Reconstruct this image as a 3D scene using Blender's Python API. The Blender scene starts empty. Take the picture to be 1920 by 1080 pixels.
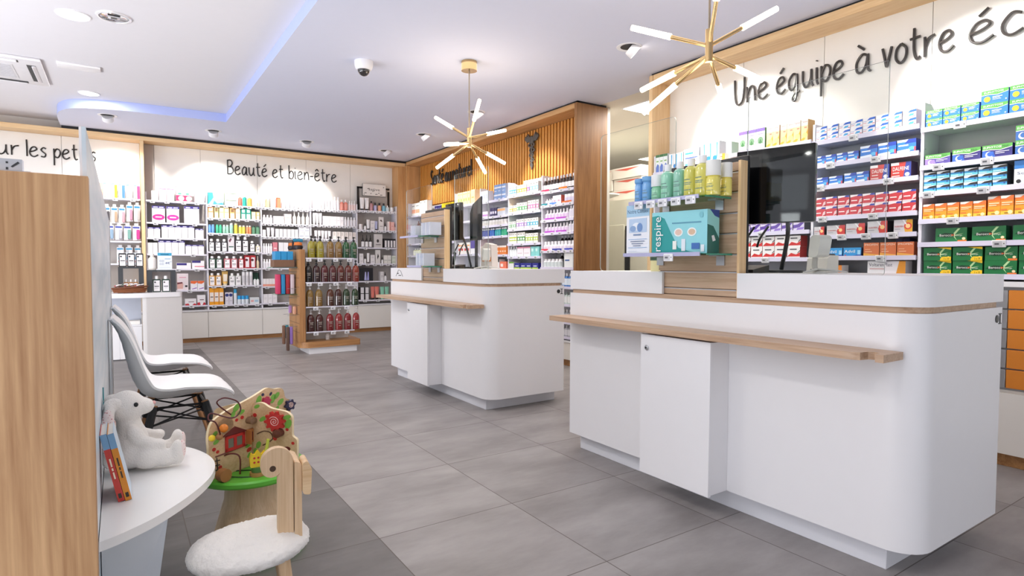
import bpy, bmesh, math, random
from mathutils import Vector, Matrix
random.seed(7)
scene = bpy.context.scene
COL = scene.collection

# ------------------------------------------------------------------ camera
EYE = 1.15                      # eye height in metres; the camera stands at the origin of the plan
YAW, PITCH, ROLL, FPX = 0.586345, 0.039677, 0.002317, 1106.08
_f = Vector((math.sin(YAW) * math.cos(PITCH), math.cos(YAW) * math.cos(PITCH), -math.sin(PITCH)))
_r0 = Vector((math.cos(YAW), -math.sin(YAW), 0.0)); _u0 = _r0.cross(_f)
CR = _r0 * math.cos(ROLL) + _u0 * math.sin(ROLL)
CU = _r0 * -math.sin(ROLL) + _u0 * math.cos(ROLL)
CF = _f
cam_data = bpy.data.cameras.new('camera'); cam = bpy.data.objects.new('camera', cam_data); COL.objects.link(cam)
cam_data.sensor_width = 36.0; cam_data.lens = FPX / 1920.0 * 36.0
cam_data.clip_start = 0.05; cam_data.clip_end = 60
cam.matrix_world = Matrix(((CR.x, CU.x, -CF.x, 0), (CR.y, CU.y, -CF.y, 0), (CR.z, CU.z, -CF.z, EYE), (0, 0, 0, 1)))
scene.camera = cam

# ------------------------------------------------------------------ daylight, lights, exposure
world = bpy.data.worlds.new('world'); scene.world = world; world.use_nodes = True
_bg = world.node_tree.nodes['Background']; _bg.inputs[0].default_value = (0.80, 0.88, 1.0, 1); _bg.inputs[1].default_value = 0.3
def area(name, loc, aim, sx, sy, watts, col):
    d = bpy.data.lights.new(name, 'AREA'); d.shape = 'RECTANGLE'; d.size = sx; d.size_y = sy; d.energy = watts; d.color = col
    o = bpy.data.objects.new(name, d); COL.objects.link(o); o.location = loc
    o.rotation_euler = (Vector(aim) - Vector(loc)).to_track_quat('-Z', 'Y').to_euler(); return o
# two glazed shop fronts (behind the camera and along the left side) let the day in; two floor-level uplights are added to brighten the ceilings
area('shopfront_daylight', (0.6, -2.55, 1.5), (0.8, 4.0, 1.3), 6.5, 2.4, 4, (0.86, 0.91, 1.0))
area('added_front_uplight', (0.6, -2.45, 0.12), (0.9, 5.5, 2.95), 6.5, 1.0, 50, (0.95, 0.95, 1.0))
area('side_window_daylight', (-3.05, 3.5, 1.6), (2.0, 4.4, 1.0), 7.0, 2.2, 85, (0.88, 0.91, 1.0))
area('added_side_uplight', (-3.0, 4.2, 0.12), (1.2, 6.0, 2.95), 7.5, 0.8, 235, (0.95, 0.95, 1.0))
# broad unseen lamps added under the raised and the lowered ceiling for soft overhead fill
area('raised_ceiling_fill', (-1.1, 5.2, 3.04), (-1.1, 5.2, 0), 2.2, 6.0, 44, (1.0, 0.96, 0.92))
area('lowered_ceiling_fill', (2.9, 5.2, 2.93), (2.9, 5.2, 0), 1.6, 6.5, 30, (1.0, 0.95, 0.9))
scene.view_settings.view_transform = 'Standard'; scene.view_settings.look = 'None'
scene.view_settings.gamma = 1.0; scene.view_settings.use_curve_mapping = False
scene.view_settings.exposure = 0.38
try:
    scene.cycles.max_bounces = 8; scene.cycles.diffuse_bounces = 4; scene.cycles.transparent_max_bounces = 16
    scene.cycles.sample_clamp_indirect = 4.0; scene.cycles.use_denoising = True; scene.cycles.caustics_reflective = False; scene.cycles.caustics_refractive = False
except Exception: pass

# ------------------------------------------------------------------ plan helpers: a measured pixel gives a point on a real plane
def _ray(x, y): return CR * ((x - 960) / FPX) + CU * ((540 - y) / FPX) + CF
def on_x(x, y, X): d = _ray(x, y); return Vector((0, 0, EYE)) + d * (X / d.x)
def on_y(x, y, Y): d = _ray(x, y); return Vector((0, 0, EYE)) + d * (Y / d.y)
def on_z(x, y, Z): d = _ray(x, y); return Vector((0, 0, EYE)) + d * ((Z - EYE) / d.z)
def pix(p): c = Vector(p) - Vector((0, 0, EYE)); return 960 + FPX * c.dot(CR) / c.dot(CF), 540 - FPX * c.dot(CU) / c.dot(CF)
def along_right(px, z, X=4.21):     # y along the right-hand wall
    py = 400
    for _ in range(4): q = on_x(px, py, X); py = pix((X, q.y, z))[1]
    return on_x(px, py, X).y
def along_back(px, z, Y=9.72):      # x along the back wall
    py = 400
    for _ in range(4): q = on_y(px, py, Y); py = pix((q.x, Y, z))[1]
    return on_y(px, py, Y).x

# ------------------------------------------------------------------ materials
def s2l(c): return c / 12.92 if c <= 0.04045 else ((c + 0.055) / 1.055) ** 2.4
def rgb(h): return tuple(s2l(int(h[i:i + 2], 16) / 255) for i in (0, 2, 4)) + (1.0,)
_mats = {}
def _new(name):
    m = bpy.data.materials.new(name); m.use_nodes = True
    return m, m.node_tree.nodes, m.node_tree.links, m.node_tree.nodes['Principled BSDF']
def P(hexcol, rough=0.5, metal=0.0, coat=0.0, spec=0.5, var=0.04):
    k = ('p', hexcol, rough, metal, coat, spec)
    if k in _mats: return _mats[k]
    m, n, l, b = _new('paint_' + hexcol)
    b.inputs['Roughness'].default_value = rough; b.inputs['Metallic'].default_value = metal
    b.inputs['Coat Weight'].default_value = coat; b.inputs['Specular IOR Level'].default_value = spec
    c = rgb(hexcol)
    nz = n.new('ShaderNodeTexNoise'); nz.inputs['Scale'].default_value = 14; nz.inputs['Detail'].default_value = 2
    tc = n.new('ShaderNodeTexCoord'); l.new(tc.outputs['Object'], nz.inputs['Vector'])
    mx = n.new('ShaderNodeMix'); mx.data_type = 'RGBA'; l.new(nz.outputs['Fac'], mx.inputs[0])
    mx.inputs[6].default_value = tuple(v * (1 - var) for v in c[:3]) + (1,); mx.inputs[7].default_value = tuple(min(1, v * (1 + var)) for v in c[:3]) + (1,)
    l.new(mx.outputs[2], b.inputs['Base Color'])
    _mats[k] = m; return m
def wood(name, light, dark, axis='Z', scale=1.0, rough=0.45):
    k = ('w', name, axis)
    if k in _mats: return _mats[k]
    m, n, l, b = _new(name + '_' + axis.lower())
    tc = n.new('ShaderNodeTexCoord'); mp = n.new('ShaderNodeMapping'); l.new(tc.outputs['Object'], mp.inputs['Vector'])
    s = {'X': (0.7, 9, 9), 'Y': (9, 0.7, 9), 'Z': (9, 9, 0.7)}[axis]; mp.inputs['Scale'].default_value = tuple(v * scale for v in s)
    n1 = n.new('ShaderNodeTexNoise'); n1.inputs['Scale'].default_value = 1.6; n1.inputs['Detail'].default_value = 8; n1.inputs['Roughness'].default_value = 0.62; n1.inputs['Distortion'].default_value = 1.2
    l.new(mp.outputs['Vector'], n1.inputs['Vector'])
    mp2 = n.new('ShaderNodeMapping'); l.new(tc.outputs['Object'], mp2.inputs['Vector'])
    mp2.inputs['Scale'].default_value = tuple(v * 7 * scale if v > 1 else v * 2.2 * scale for v in s)
    n2 = n.new('ShaderNodeTexNoise'); n2.inputs['Scale'].default_value = 2.0; n2.inputs['Detail'].default_value = 4; l.new(mp2.outputs['Vector'], n2.inputs['Vector'])
    ad = n.new('ShaderNodeMix'); ad.data_type = 'FLOAT'; ad.inputs[0].default_value = 0.38; l.new(n1.outputs['Fac'], ad.inputs[2]); l.new(n2.outputs['Fac'], ad.inputs[3])
    cr = n.new('ShaderNodeValToRGB'); cr.color_ramp.elements[0].position = 0.33; cr.color_ramp.elements[0].color = rgb(dark)
    cr.color_ramp.elements[1].position = 0.62; cr.color_ramp.elements[1].color = rgb(light)
    l.new(ad.outputs[0], cr.inputs['Fac']); l.new(cr.outputs['Color'], b.inputs['Base Color'])
    bp = n.new('ShaderNodeBump'); bp.inputs['Strength'].default_value = 0.05; l.new(n2.outputs['Fac'], bp.inputs['Height']); l.new(bp.outputs['Normal'], b.inputs['Normal'])
    b.inputs['Roughness'].default_value = rough
    _mats[k] = m; return m
def emit(hexcol, strength):
    k = ('e', hexcol, strength)
    if k in _mats: return _mats[k]
    m, n, l, b = _new('glow_' + hexcol)
    b.inputs['Base Color'].default_value = rgb(hexcol); b.inputs['Emission Color'].default_value = rgb(hexcol); b.inputs['Emission Strength'].default_value = strength
    _mats[k] = m; return m
def clear_sheet(name, tint='fafcfb', gloss=0.9):     # thin clear acrylic: lets light pass, mirrors at grazing angles
    k = ('g', name)
    if k in _mats: return _mats[k]
    m = bpy.data.materials.new(name); m.use_nodes = True; n, l = m.node_tree.nodes, m.node_tree.links; n.clear()
    out = n.new('ShaderNodeOutputMaterial'); mx = n.new('ShaderNodeMixShader'); tr = n.new('ShaderNodeBsdfTransparent'); gl = n.new('ShaderNodeBsdfGlossy'); fr = n.new('ShaderNodeFresnel')
    fr.inputs['IOR'].default_value = 1.3; tr.inputs['Color'].default_value = rgb(tint); gl.inputs['Roughness'].default_value = 0.02; gl.inputs['Color'].default_value = (gloss, gloss, gloss, 1)
    ge = n.new('ShaderNodeNewGeometry'); iv = n.new('ShaderNodeMath'); iv.operation = 'SUBTRACT'; iv.inputs[0].default_value = 1.0; l.new(ge.outputs['Backfacing'], iv.inputs[1])
    mu = n.new('ShaderNodeMath'); mu.operation = 'MULTIPLY'; l.new(fr.outputs[0], mu.inputs[0]); l.new(iv.outputs[0], mu.inputs[1]); l.new(mu.outputs[0], mx.inputs[0]); l.new(tr.outputs[0], mx.inputs[1]); l.new(gl.outputs[0], mx.inputs[2]); l.new(mx.outputs[0], out.inputs['Surface'])
    _mats[k] = m; return m

WHITE = P('e9e8ea', 0.38, spec=0.4, var=0.01); WHITEWARM = P('efebe4', 0.5, var=0.01); SHELFWHITE = P('e8e6ee', 0.35, var=0.01)
PANELWHITE = P('f3f0ea', 0.6, var=0.01); GREYBACK = P('b9b2ac', 0.6, var=0.02); COOLBACK = P('b4b4b6', 0.6, var=0.02)
OAK_X = wood('light_oak', 'ba8a58', '8c5d36', 'X'); OAK_Y = wood('light_oak', 'ba8a58', '8c5d36', 'Y'); OAK_Z = wood('light_oak', 'ba8a58', '8c5d36', 'Z')
HON_X = wood('honey_oak', 'dcae78', 'b4824e', 'X'); HON_Y = wood('honey_oak', 'dcae78', 'b4824e', 'Y'); HON_Z = wood('honey_oak', 'dcae78', 'b4824e', 'Z')
PALE_Y = wood('pale_oak', 'f0cf9f', 'dbb07c', 'Y'); PALE_X = wood('pale_oak', 'f0cf9f', 'dbb07c', 'X'); PALE_Z = wood('pale_oak', 'f0cf9f', 'dbb07c', 'Z')
DRIFT_Y = wood('drift_oak', 'c9ab90', 'a58468', 'Y'); DRIFT_Z = wood('drift_oak', 'c9ab90', 'a58468', 'Z')
HONEY_Z = wood('honey_slat', 'e0a050', 'c27f33', 'Z'); PART_Z = wood('partition_oak', 'd6ad80', '9c6e46', 'Z', 0.62)
BEECH = wood('beech', 'e2c4a0', 'c9a47a', 'Z', 1.5); BEECHX = wood('beech', 'e4c59c', 'cda578', 'X', 1.5)
BLACK = P('141416', 0.4); BLACKGLOSS = P('0b0c10', 0.08, spec=0.3); METAL = P('c4c6ca', 0.28, 0.9); BRASS = P('c6a878', 0.26, 0.95)
ALU = P('c9ccd2', 0.35, 0.7); DARKGREY = P('3a3d41', 0.5); ACRYLIC = clear_sheet('acrylic'); GLASSGREEN = clear_sheet('shelf_glass', 'd5efe4')
SILVER = P('a8aaae', 0.35, 0.6); LCD = P('7d8088', 0.3); INK = P('1e1b1a', 0.35)

# ------------------------------------------------------------------ mesh builder: collects shapes into ONE mesh
class MB:
    def __init__(s): s.bm = bmesh.new(); s.mats = []
    def mi(s, m):
        if m not in s.mats: s.mats.append(m)
        return s.mats.index(m)
    def _fin(s, faces, m, smooth=False):
        i = s.mi(m)
        for f in faces: f.material_index = i; f.smooth = smooth
    def box(s, a, b, m, bevel=0.0, seg=2, M=None):
        x0, x1 = sorted((a[0], b[0])); y0, y1 = sorted((a[1], b[1])); z0, z1 = sorted((a[2], b[2]))
        v = [s.bm.verts.new(p) for p in ((x0, y0, z0), (x1, y0, z0), (x1, y1, z0), (x0, y1, z0), (x0, y0, z1), (x1, y0, z1), (x1, y1, z1), (x0, y1, z1))]
        if M:
            for w in v: w.co = M @ w.co
        F = [s.bm.faces.new([v[i] for i in q]) for q in ((3, 2, 1, 0), (4, 5, 6, 7), (0, 1, 5, 4), (1, 2, 6, 5), (2, 3, 7, 6), (3, 0, 4, 7))]
        s._fin(F, m)
        if bevel > 0:
            es = list({e for f in F for e in f.edges})
            r = bmesh.ops.bevel(s.bm, geom=es, offset=bevel, segments=seg, profile=0.5, affect='EDGES')
            s._fin(r['faces'], m, True)
        return s
    def poly(s, pts, m):
        f = s.bm.faces.new([s.bm.verts.new(p) for p in pts]); s._fin([f], m); return s
    def prism(s, pts2, fn, d0, d1, m, side=None, smooth=False):   # fn(a, b, depth) -> point
        A = [s.bm.verts.new(fn(a, b, d0)) for a, b in pts2]; B = [s.bm.verts.new(fn(a, b, d1)) for a, b in pts2]
        n = len(pts2); F = [s.bm.faces.new(A), s.bm.faces.new(B[::-1])]; s._fin(F, m)
        S = [s.bm.faces.new((A[(i + 1) % n], A[i], B[i], B[(i + 1) % n])) for i in range(n)]
        s._fin(S, side or m, smooth)
        bmesh.ops.recalc_face_normals(s.bm, faces=F + S); return s
    def lathe(s, prof, m, c=(0, 0, 0), seg=16, sx=1.0, sy=1.0, M=None, smooth=True):
        rings = []
        for r, z in prof:
            ring = []
            for i in range(seg):
                a = 2 * math.pi * i / seg; p = Vector((c[0] + r * sx * math.cos(a), c[1] + r * sy * math.sin(a), c[2] + z))
                ring.append(s.bm.verts.new(M @ p if M else p))
            rings.append(ring)
        F = []
        for A, B in zip(rings, rings[1:]):
            F += [s.bm.faces.new((A[i], A[(i + 1) % seg], B[(i + 1) % seg], B[i])) for i in range(seg)]
        s._fin(F, m, smooth)
        C = [s.bm.faces.new(rings[0][::-1]), s.bm.faces.new(rings[-1])]; s._fin(C, m); return s
    def tube(s, pts, r, m, seg=8, r1=None, closed=False):
        pts = [Vector(p) for p in pts]; n = len(pts); rings = []; prev = None
        for k, p in enumerate(pts):
            if closed: t = pts[(k + 1) % n] - pts[k - 1]
            else: t = pts[min(k + 1, n - 1)] - pts[max(k - 1, 0)]
            t.normalize()
            if prev is None: prev = t.orthogonal().normalized()
            u = (prev - t * prev.dot(t))
            if u.length < 1e-6: u = t.orthogonal()
            u.normalize(); prev = u; w = t.cross(u); rr = r if r1 is None else r + (r1 - r) * k / max(1, n - 1)
            rings.append([s.bm.verts.new(p + (u * math.cos(2 * math.pi * i / seg) + w * math.sin(2 * math.pi * i / seg)) * rr) for i in range(seg)])
        F = []; pr = list(zip(rings, rings[1:])) + ([(rings[-1], rings[0])] if closed else [])
        for A, B in pr: F += [s.bm.faces.new((A[i], A[(i + 1) % seg], B[(i + 1) % seg], B[i])) for i in range(seg)]
        s._fin(F, m, True)
        if not closed: s._fin([s.bm.faces.new(rings[0][::-1]), s.bm.faces.new(rings[-1])], m)
        return s
    def ball(s, c, r, m, seg=16, rings=10, M=None):
        r = r if isinstance(r, (tuple, list)) else (r, r, r)
        T = Matrix.Translation(c) @ (M or Matrix.Identity(4)) @ Matrix.Diagonal((*r, 1))
        g = bmesh.ops.create_uvsphere(s.bm, u_segments=seg, v_segments=rings, radius=1.0, matrix=T)
        F = {f for v in g['verts'] for f in v.link_faces}; s._fin(F, m, True); return s
    def text(s, string, fn, height, m, width=None, bold=False):  # fn(a, b) -> point; baseline from a = 0
        for tri in text_tris(string): pass
        vs, fs, w = text_mesh(string); k = height / 0.72; kx = k if width is None else width / max(w, 1e-6)
        V = [s.bm.verts.new(fn(x * kx, y * k)) for x, y in vs]; F = []
        for f in fs:
            try: F.append(s.bm.faces.new([V[i] for i in f]))
            except ValueError: pass
        s._fin(F, m); return s
    def build(s, name, parent=None, loc=None, rz=0.0):
        me = s.mesh(name); return link(name, me, parent, loc, rz)
    def mesh(s, name):
        me = bpy.data.meshes.new(name); s.bm.normal_update(); s.bm.to_mesh(me); s.bm.free()
        for m in s.mats: me.materials.append(m)
        me.set_sharp_from_angle(angle=math.radians(38))
        return me
def text_tris(string): return ()
_texts = {}
def text_mesh(string):
    if string not in _texts:
        cu = bpy.data.curves.new('lettering_source', 'FONT'); cu.body = string; cu.resolution_u = 2
        ob = bpy.data.objects.new('lettering_source', cu); COL.objects.link(ob)
        me = ob.evaluated_get(bpy.context.evaluated_depsgraph_get()).to_mesh()
        vs = [(v.co.x, v.co.y) for v in me.vertices]; fs = [tuple(p.vertices) for p in me.polygons]
        x0 = min([v[0] for v in vs] or [0]); x1 = max([v[0] for v in vs] or [1])
        _texts[string] = ([(x - x0, y) for x, y in vs], fs, x1 - x0)
        bpy.data.objects.remove(ob, do_unlink=True); bpy.data.curves.remove(cu)
    return _texts[string]
def link(name, me, parent=None, loc=None, rz=0.0):
    o = bpy.data.objects.new(name, me); COL.objects.link(o)
    if loc is not None: o.location = loc
    if rz: o.rotation_euler = (0, 0, rz)
    if parent is not None: o.parent = parent
    return o
LABELS = {}
def tag(o, label=None, cat=None, group=None, kind=None):
    if label:
        o['label'] = label; LABELS.setdefault(label, []).append(o.name)
    if cat: o['category'] = cat
    if group: o['group'] = group
    if kind: o['kind'] = kind
    return o
def thing(name, label, cat, loc=(0, 0, 0), rz=0.0, group=None):
    return tag(link(name, None, None, loc, rz), label, cat, group)
def struct(name, b): return tag(b.build(name), kind='structure')
def copy_tree(o, parent=None):
    c = o.copy(); COL.objects.link(c); c.parent = parent
    for ch in list(o.children): copy_tree(ch, c)
    return c
def part(o, label): o['label'] = label; return o
XYZ = lambda a, b, d: (a, b, d)
def smooth_path(pts, n=6):
    P_ = [Vector(p) for p in pts]
    if len(P_) < 3: return P_
    out = []
    for i in range(len(P_) - 1):
        p0 = P_[max(i - 1, 0)]; p1 = P_[i]; p2 = P_[i + 1]; p3 = P_[min(i + 2, len(P_) - 1)]
        for k in range(n):
            t = k / n
            out.append(0.5 * ((2 * p1) + (p2 - p0) * t + (2 * p0 - 5 * p1 + 4 * p2 - p3) * t * t + (3 * p1 - p0 - 3 * p2 + p3) * t ** 3))
    out.append(P_[-1]); return out
def rounded(pts, r, n=5):     # rounds the corners of a 2-D outline
    out = []; N = len(pts)
    for i, p in enumerate(pts):
        p = Vector(p); a = Vector(pts[i - 1]); b = Vector(pts[(i + 1) % N])
        rr = min(r, (a - p).length / 2.01, (b - p).length / 2.01)
        s_, e_ = p + (a - p).normalized() * rr, p + (b - p).normalized() * rr
        for k in range(n + 1):
            t = k / n; q = s_ * (1 - t) ** 2 + p * 2 * t * (1 - t) + e_ * t * t; out.append((q.x, q.y))
    return out
ORD = ['first', 'second', 'third', 'fourth', 'fifth', 'sixth', 'seventh', 'eighth', 'ninth', 'tenth', 'eleventh', 'twelfth', 'thirteenth', 'fourteenth']
# ================================================================== THE SETTING
def floor_material():
    m, n, l, b = _new('grey_floor_tile')
    g = n.new('ShaderNodeNewGeometry'); sp = n.new('ShaderNodeSeparateXYZ'); l.new(g.outputs['Position'], sp.inputs[0])
    def math_(op, a, c=None):
        q = n.new('ShaderNodeMath'); q.operation = op
        for i, v in enumerate((a, c)):
            if v is None: continue
            if isinstance(v, (int, float)): q.inputs[i].default_value = v
            else: l.new(v, q.inputs[i])
        return q.outputs[0]
    T = 0.6667
    def cell(o, off):
        t = math_('DIVIDE', math_('SUBTRACT', o, off), T); fr = math_('FRACT', math_('ADD', t, 100.0)); fl = math_('FLOOR', math_('ADD', t, 100.0))
        return math_('ABSOLUTE', math_('SUBTRACT', fr, 0.5)), fl
    ax, ix = cell(sp.outputs['X'], 0.884); ay, iy = cell(sp.outputs['Y'], 2.332)
    line = math_('GREATER_THAN', math_('MAXIMUM', ax, ay), 0.4968)
    cb = n.new('ShaderNodeCombineXYZ'); l.new(ix, cb.inputs[0]); l.new(iy, cb.inputs[1])
    wn = n.new('ShaderNodeTexWhiteNoise'); l.new(cb.outputs[0], wn.inputs['Vector'])
    mp = n.new('ShaderNodeMapping'); l.new(g.outputs['Position'], mp.inputs['Vector']); mp.inputs['Scale'].default_value = (1.2, 3.0, 1)
    va = n.new('ShaderNodeVectorMath'); va.operation = 'ADD'; l.new(mp.outputs[0], va.inputs[0])
    sc = n.new('ShaderNodeVectorMath'); sc.operation = 'SCALE'; sc.inputs['Scale'].default_value = 7.0; l.new(wn.outputs['Color'], sc.inputs[0]); l.new(sc.outputs[0], va.inputs[1])
    nz = n.new('ShaderNodeTexNoise'); nz.inputs['Scale'].default_value = 1.6; nz.inputs['Detail'].default_value = 9; nz.inputs['Roughness'].default_value = 0.62; l.new(va.outputs[0], nz.inputs['Vector'])
    cr = n.new('ShaderNodeValToRGB'); cr.color_ramp.elements[0].position = 0.3; cr.color_ramp.elements[0].color = rgb('847f7d'); cr.color_ramp.elements[1].position = 0.72; cr.color_ramp.elements[1].color = rgb('a5a09e')
    l.new(nz.outputs['Fac'], cr.inputs['Fac'])
    # the strip of tiles along the waiting corner is toned darker
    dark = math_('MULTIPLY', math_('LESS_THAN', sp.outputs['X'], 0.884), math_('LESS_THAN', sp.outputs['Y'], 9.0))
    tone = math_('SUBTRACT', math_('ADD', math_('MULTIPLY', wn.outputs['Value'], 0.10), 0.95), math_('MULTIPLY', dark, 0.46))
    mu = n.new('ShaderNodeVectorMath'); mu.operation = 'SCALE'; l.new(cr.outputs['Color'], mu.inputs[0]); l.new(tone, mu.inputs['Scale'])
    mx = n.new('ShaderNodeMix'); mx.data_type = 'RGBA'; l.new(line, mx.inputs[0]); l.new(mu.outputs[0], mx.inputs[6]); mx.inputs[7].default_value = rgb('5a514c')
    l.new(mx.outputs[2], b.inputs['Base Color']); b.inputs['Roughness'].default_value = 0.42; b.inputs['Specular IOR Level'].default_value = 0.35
    bp = n.new('ShaderNodeBump'); bp.inputs['Strength'].default_value = 0.04; l.new(nz.outputs['Fac'], bp.inputs['Height']); l.new(bp.outputs['Normal'], b.inputs['Normal'])
    return m
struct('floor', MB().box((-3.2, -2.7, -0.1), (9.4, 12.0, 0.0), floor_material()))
CEIL = P('dcdff0', 0.85, var=0.01); RAISED = P('e9e7ea', 0.85, var=0.01); COVE = P('b7c3f2', 0.8, var=0.01); OFFICE = P('e6dfd2', 0.8, var=0.01)
# lowered ceiling with its curved tongue in front of the back wall, and the raised field beside it
edge = [(1.161, -2.7), (1.161, 8.32), (0.62, 8.345), (0.26, 8.36), (-0.09, 8.42), (-0.40, 8.56), (-0.54, 8.78), (-0.60, 9.1), (-0.61, 9.74)]
edge = [edge[0]] + [(p.x, p.y) for p in smooth_path([(x, y, 0) for x, y in edge[1:]], 5)]
outline = edge + [(4.55, 9.74), (4.55, -2.7)]
low = MB(); low.prism(outline, lambda a, b, d: (a, b, d), 2.95, 3.055, CEIL, COVE); struct('ceiling', low)
struct('ceiling_raised', MB().box((-3.2, -2.7, 3.056), (4.6, 10.2, 3.16), RAISED))
struct('ceiling_office', MB().box((4.551, -0.5, 2.955), (9.4, 12.0, 3.05), OFFICE))
struct('wall_back', MB().box((-3.2, 10.0, 0), (4.6, 10.12, 3.16), WHITEWARM))
struct('wall_left', MB().box((-3.3, -2.7, 0), (-3.2, 0.0, 3.16), WHITEWARM).box((-3.3, 8.0, 0), (-3.2, 10.1, 3.16), WHITEWARM).box((-3.3, 0, 2.75), (-3.2, 8.0, 3.16), WHITEWARM))
struct('wall_right', MB().box((4.62, -2.7, 0), (4.72, 3.94, 2.95), WHITEWARM).box((4.66, 5.1, 0), (4.74, 10.1, 2.95), WHITEWARM))
struct('wall_office', MB().box((9.3, -0.5, 0), (9.4, 12.0, 2.955), OFFICE).box((4.74, 11.9, 0), (9.3, 12.0, 2.955), OFFICE))
# glazed shop front behind the viewer
fr = MB()
for x in (-3.2, -1.2, 0.8, 2.8, 4.56): fr.box((x, -2.7, 0), (x + 0.06, -2.62, 2.95), DARKGREY)
for z in (0.0, 2.5, 2.89): fr.box((-3.2, -2.7, z), (4.62, -2.62, z + 0.06), DARKGREY)
struct('window_1', fr)
fr = MB()
for y_ in (0.0, 2.0, 4.0, 6.0, 7.94): fr.box((-3.28, y_, 0), (-3.22, y_ + 0.06, 2.75), DARKGREY)
for z_ in (0.0, 2.69): fr.box((-3.28, 0.0, z_), (-3.22, 8.0, z_ + 0.06), DARKGREY)
struct('window_2', fr)  # unseen side glazing, lengthened to go with the added side uplight

# ------------------------------------------------------------------ oak framing round the wall bays
def frame_run(name, label, boards):
    t = thing(name, label, 'wooden frame')
    for pn, a, b, m in boards: MB().box(a, b, m, 0.003, 1).build(pn, t)
    return t
# back wall: head board, posts
frame_run('oak_frame', 'pale oak frame round the beauty and baby shelving on the back wall', [
    ('head_board', (-3.1, 9.70, 2.855), (4.199, 9.98, 2.914), PALE_X),
    ('post', (0.262, 9.70, 0.0), (0.306, 9.985, 2.855), PALE_Z),
    ('post', (4.06, 9.70, 0.0), (4.199, 9.985, 2.855), HON_Z)])
struct('gap_shadow_strip_1', MB().box((-0.6, 9.712, 2.9145), (4.215, 9.74, 2.952), BLACK).box((4.215, 5.056, 2.9305), (4.25, 9.74, 2.952), BLACK).box((4.215, 5.056, 2.9305), (4.64, 5.085, 2.952), BLACK).box((4.225, -0.4, 2.9305), (4.26, 3.98, 2.952), BLACK))  # black strips drawn in for the shade of the gap above the oak
frame_run('oak_frame', 'honey oak frame round the slatted wall with a deep end panel by the doorway', [
    ('head_board', (4.20, 5.092, 2.872), (4.472, 9.69, 2.93), HON_Y),
    ('end_panel', (4.20, 5.048, 0.0), (4.655, 5.09, 2.93), wood('end_oak', 'a87a4c', '7e5430', 'Z')),
    ('post', (4.20, 9.652, 0.0), (4.47, 9.72, 2.87), HON_Z)])
frame_run('oak_frame', 'pale oak frame round the medicine bays under the large lettering', [
    ('head_board', (4.20, -0.4, 2.865), (4.47, 3.94, 2.93), PALE_Y),
    ('post', (4.20, 3.945, 0.0), (4.47, 3.99, 2.93), PALE_Z)])
# white boards carrying the lettering, joined edge to edge
def boards(name, spans, z0, z1, fn):
    b = MB()
    for a, c in spans: b.box(fn(a + 0.0015, 0), fn(c - 0.0015, 0.02), PANELWHITE); 
    return struct(name, b)
for nm, spans, horiz in (('wall_panel_back', [(-3.1, -0.62), (-0.62, 0.262), (0.44, 1.03), (1.03, 1.82), (1.82, 2.57), (2.57, 3.3), (3.3, 4.06)], True),):
    b = MB()
    for a, c in spans: b.box((a + 0.002, 9.965, 2.0615), (c - 0.002, 9.99, 2.853), PANELWHITE)
    b.box((0.31, 9.96, 2.0615), (0.438, 9.99, 2.853), GREYBACK)
    tag(b.build('wall_back_boards'), kind='structure')
b = MB(); ys = [-0.4, 0.35, 1.04, 1.74, 2.45, 3.14, 3.945]
for a, c in zip(ys, ys[1:]): b.box((4.44, a + 0.002, 2.0615), (4.47, c - 0.002, 2.865), PANELWHITE)
tag(b.build('wall_right_boards'), kind='structure')
# upright slats between the frame and the shelves
b = MB(); b.box((4.475, 5.092, 2.1), (4.49, 9.65, 2.93), P('7a4a22', 0.6))
y = 5.10
while y < 9.6:
    b.box((4.435, y, 2.165), (4.475, y + 0.034, 2.866), HONEY_Z); y += 0.062
t = thing('slat_cladding', 'vertical honey-coloured wooden slats between the oak frame and shelves', 'wall cladding')
b.build('slats', t)

# ------------------------------------------------------------------ back office seen through the doorway
b = thing('ceiling_light', 'square white light panel in the back office ceiling just beyond the doorway', 'ceiling light', (0, 0, 0))
MB().box((4.88, 4.45, 2.945), (5.48, 5.03, 2.9545), emit('fff8ee', 4.0)).build('diffuser', b)
MB().box((4.86, 4.43, 2.948), (5.50, 5.05, 2.9548), WHITE).build('frame', b)
b = thing('ceiling_light', 'square white light panel deep in the back office ceiling', 'ceiling light', (0, 0, 0))
MB().box((7.4, 6.5, 2.945), (8.0, 7.25, 2.9545), emit('fff8ee', 4.0)).build('diffuser', b)
MB().box((7.38, 6.48, 2.948), (8.02, 7.27, 2.9548), WHITE).build('frame', b)
area('office_panel_light', (5.2, 4.8, 2.93), (5.2, 4.8, 0), 0.6, 0.6, 26, (1, 0.96, 0.9))
area('office_panel_light', (6.6, 7.0, 2.93), (6.6, 7.0, 0), 1.0, 1.5, 55, (1, 0.96, 0.9))
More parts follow.
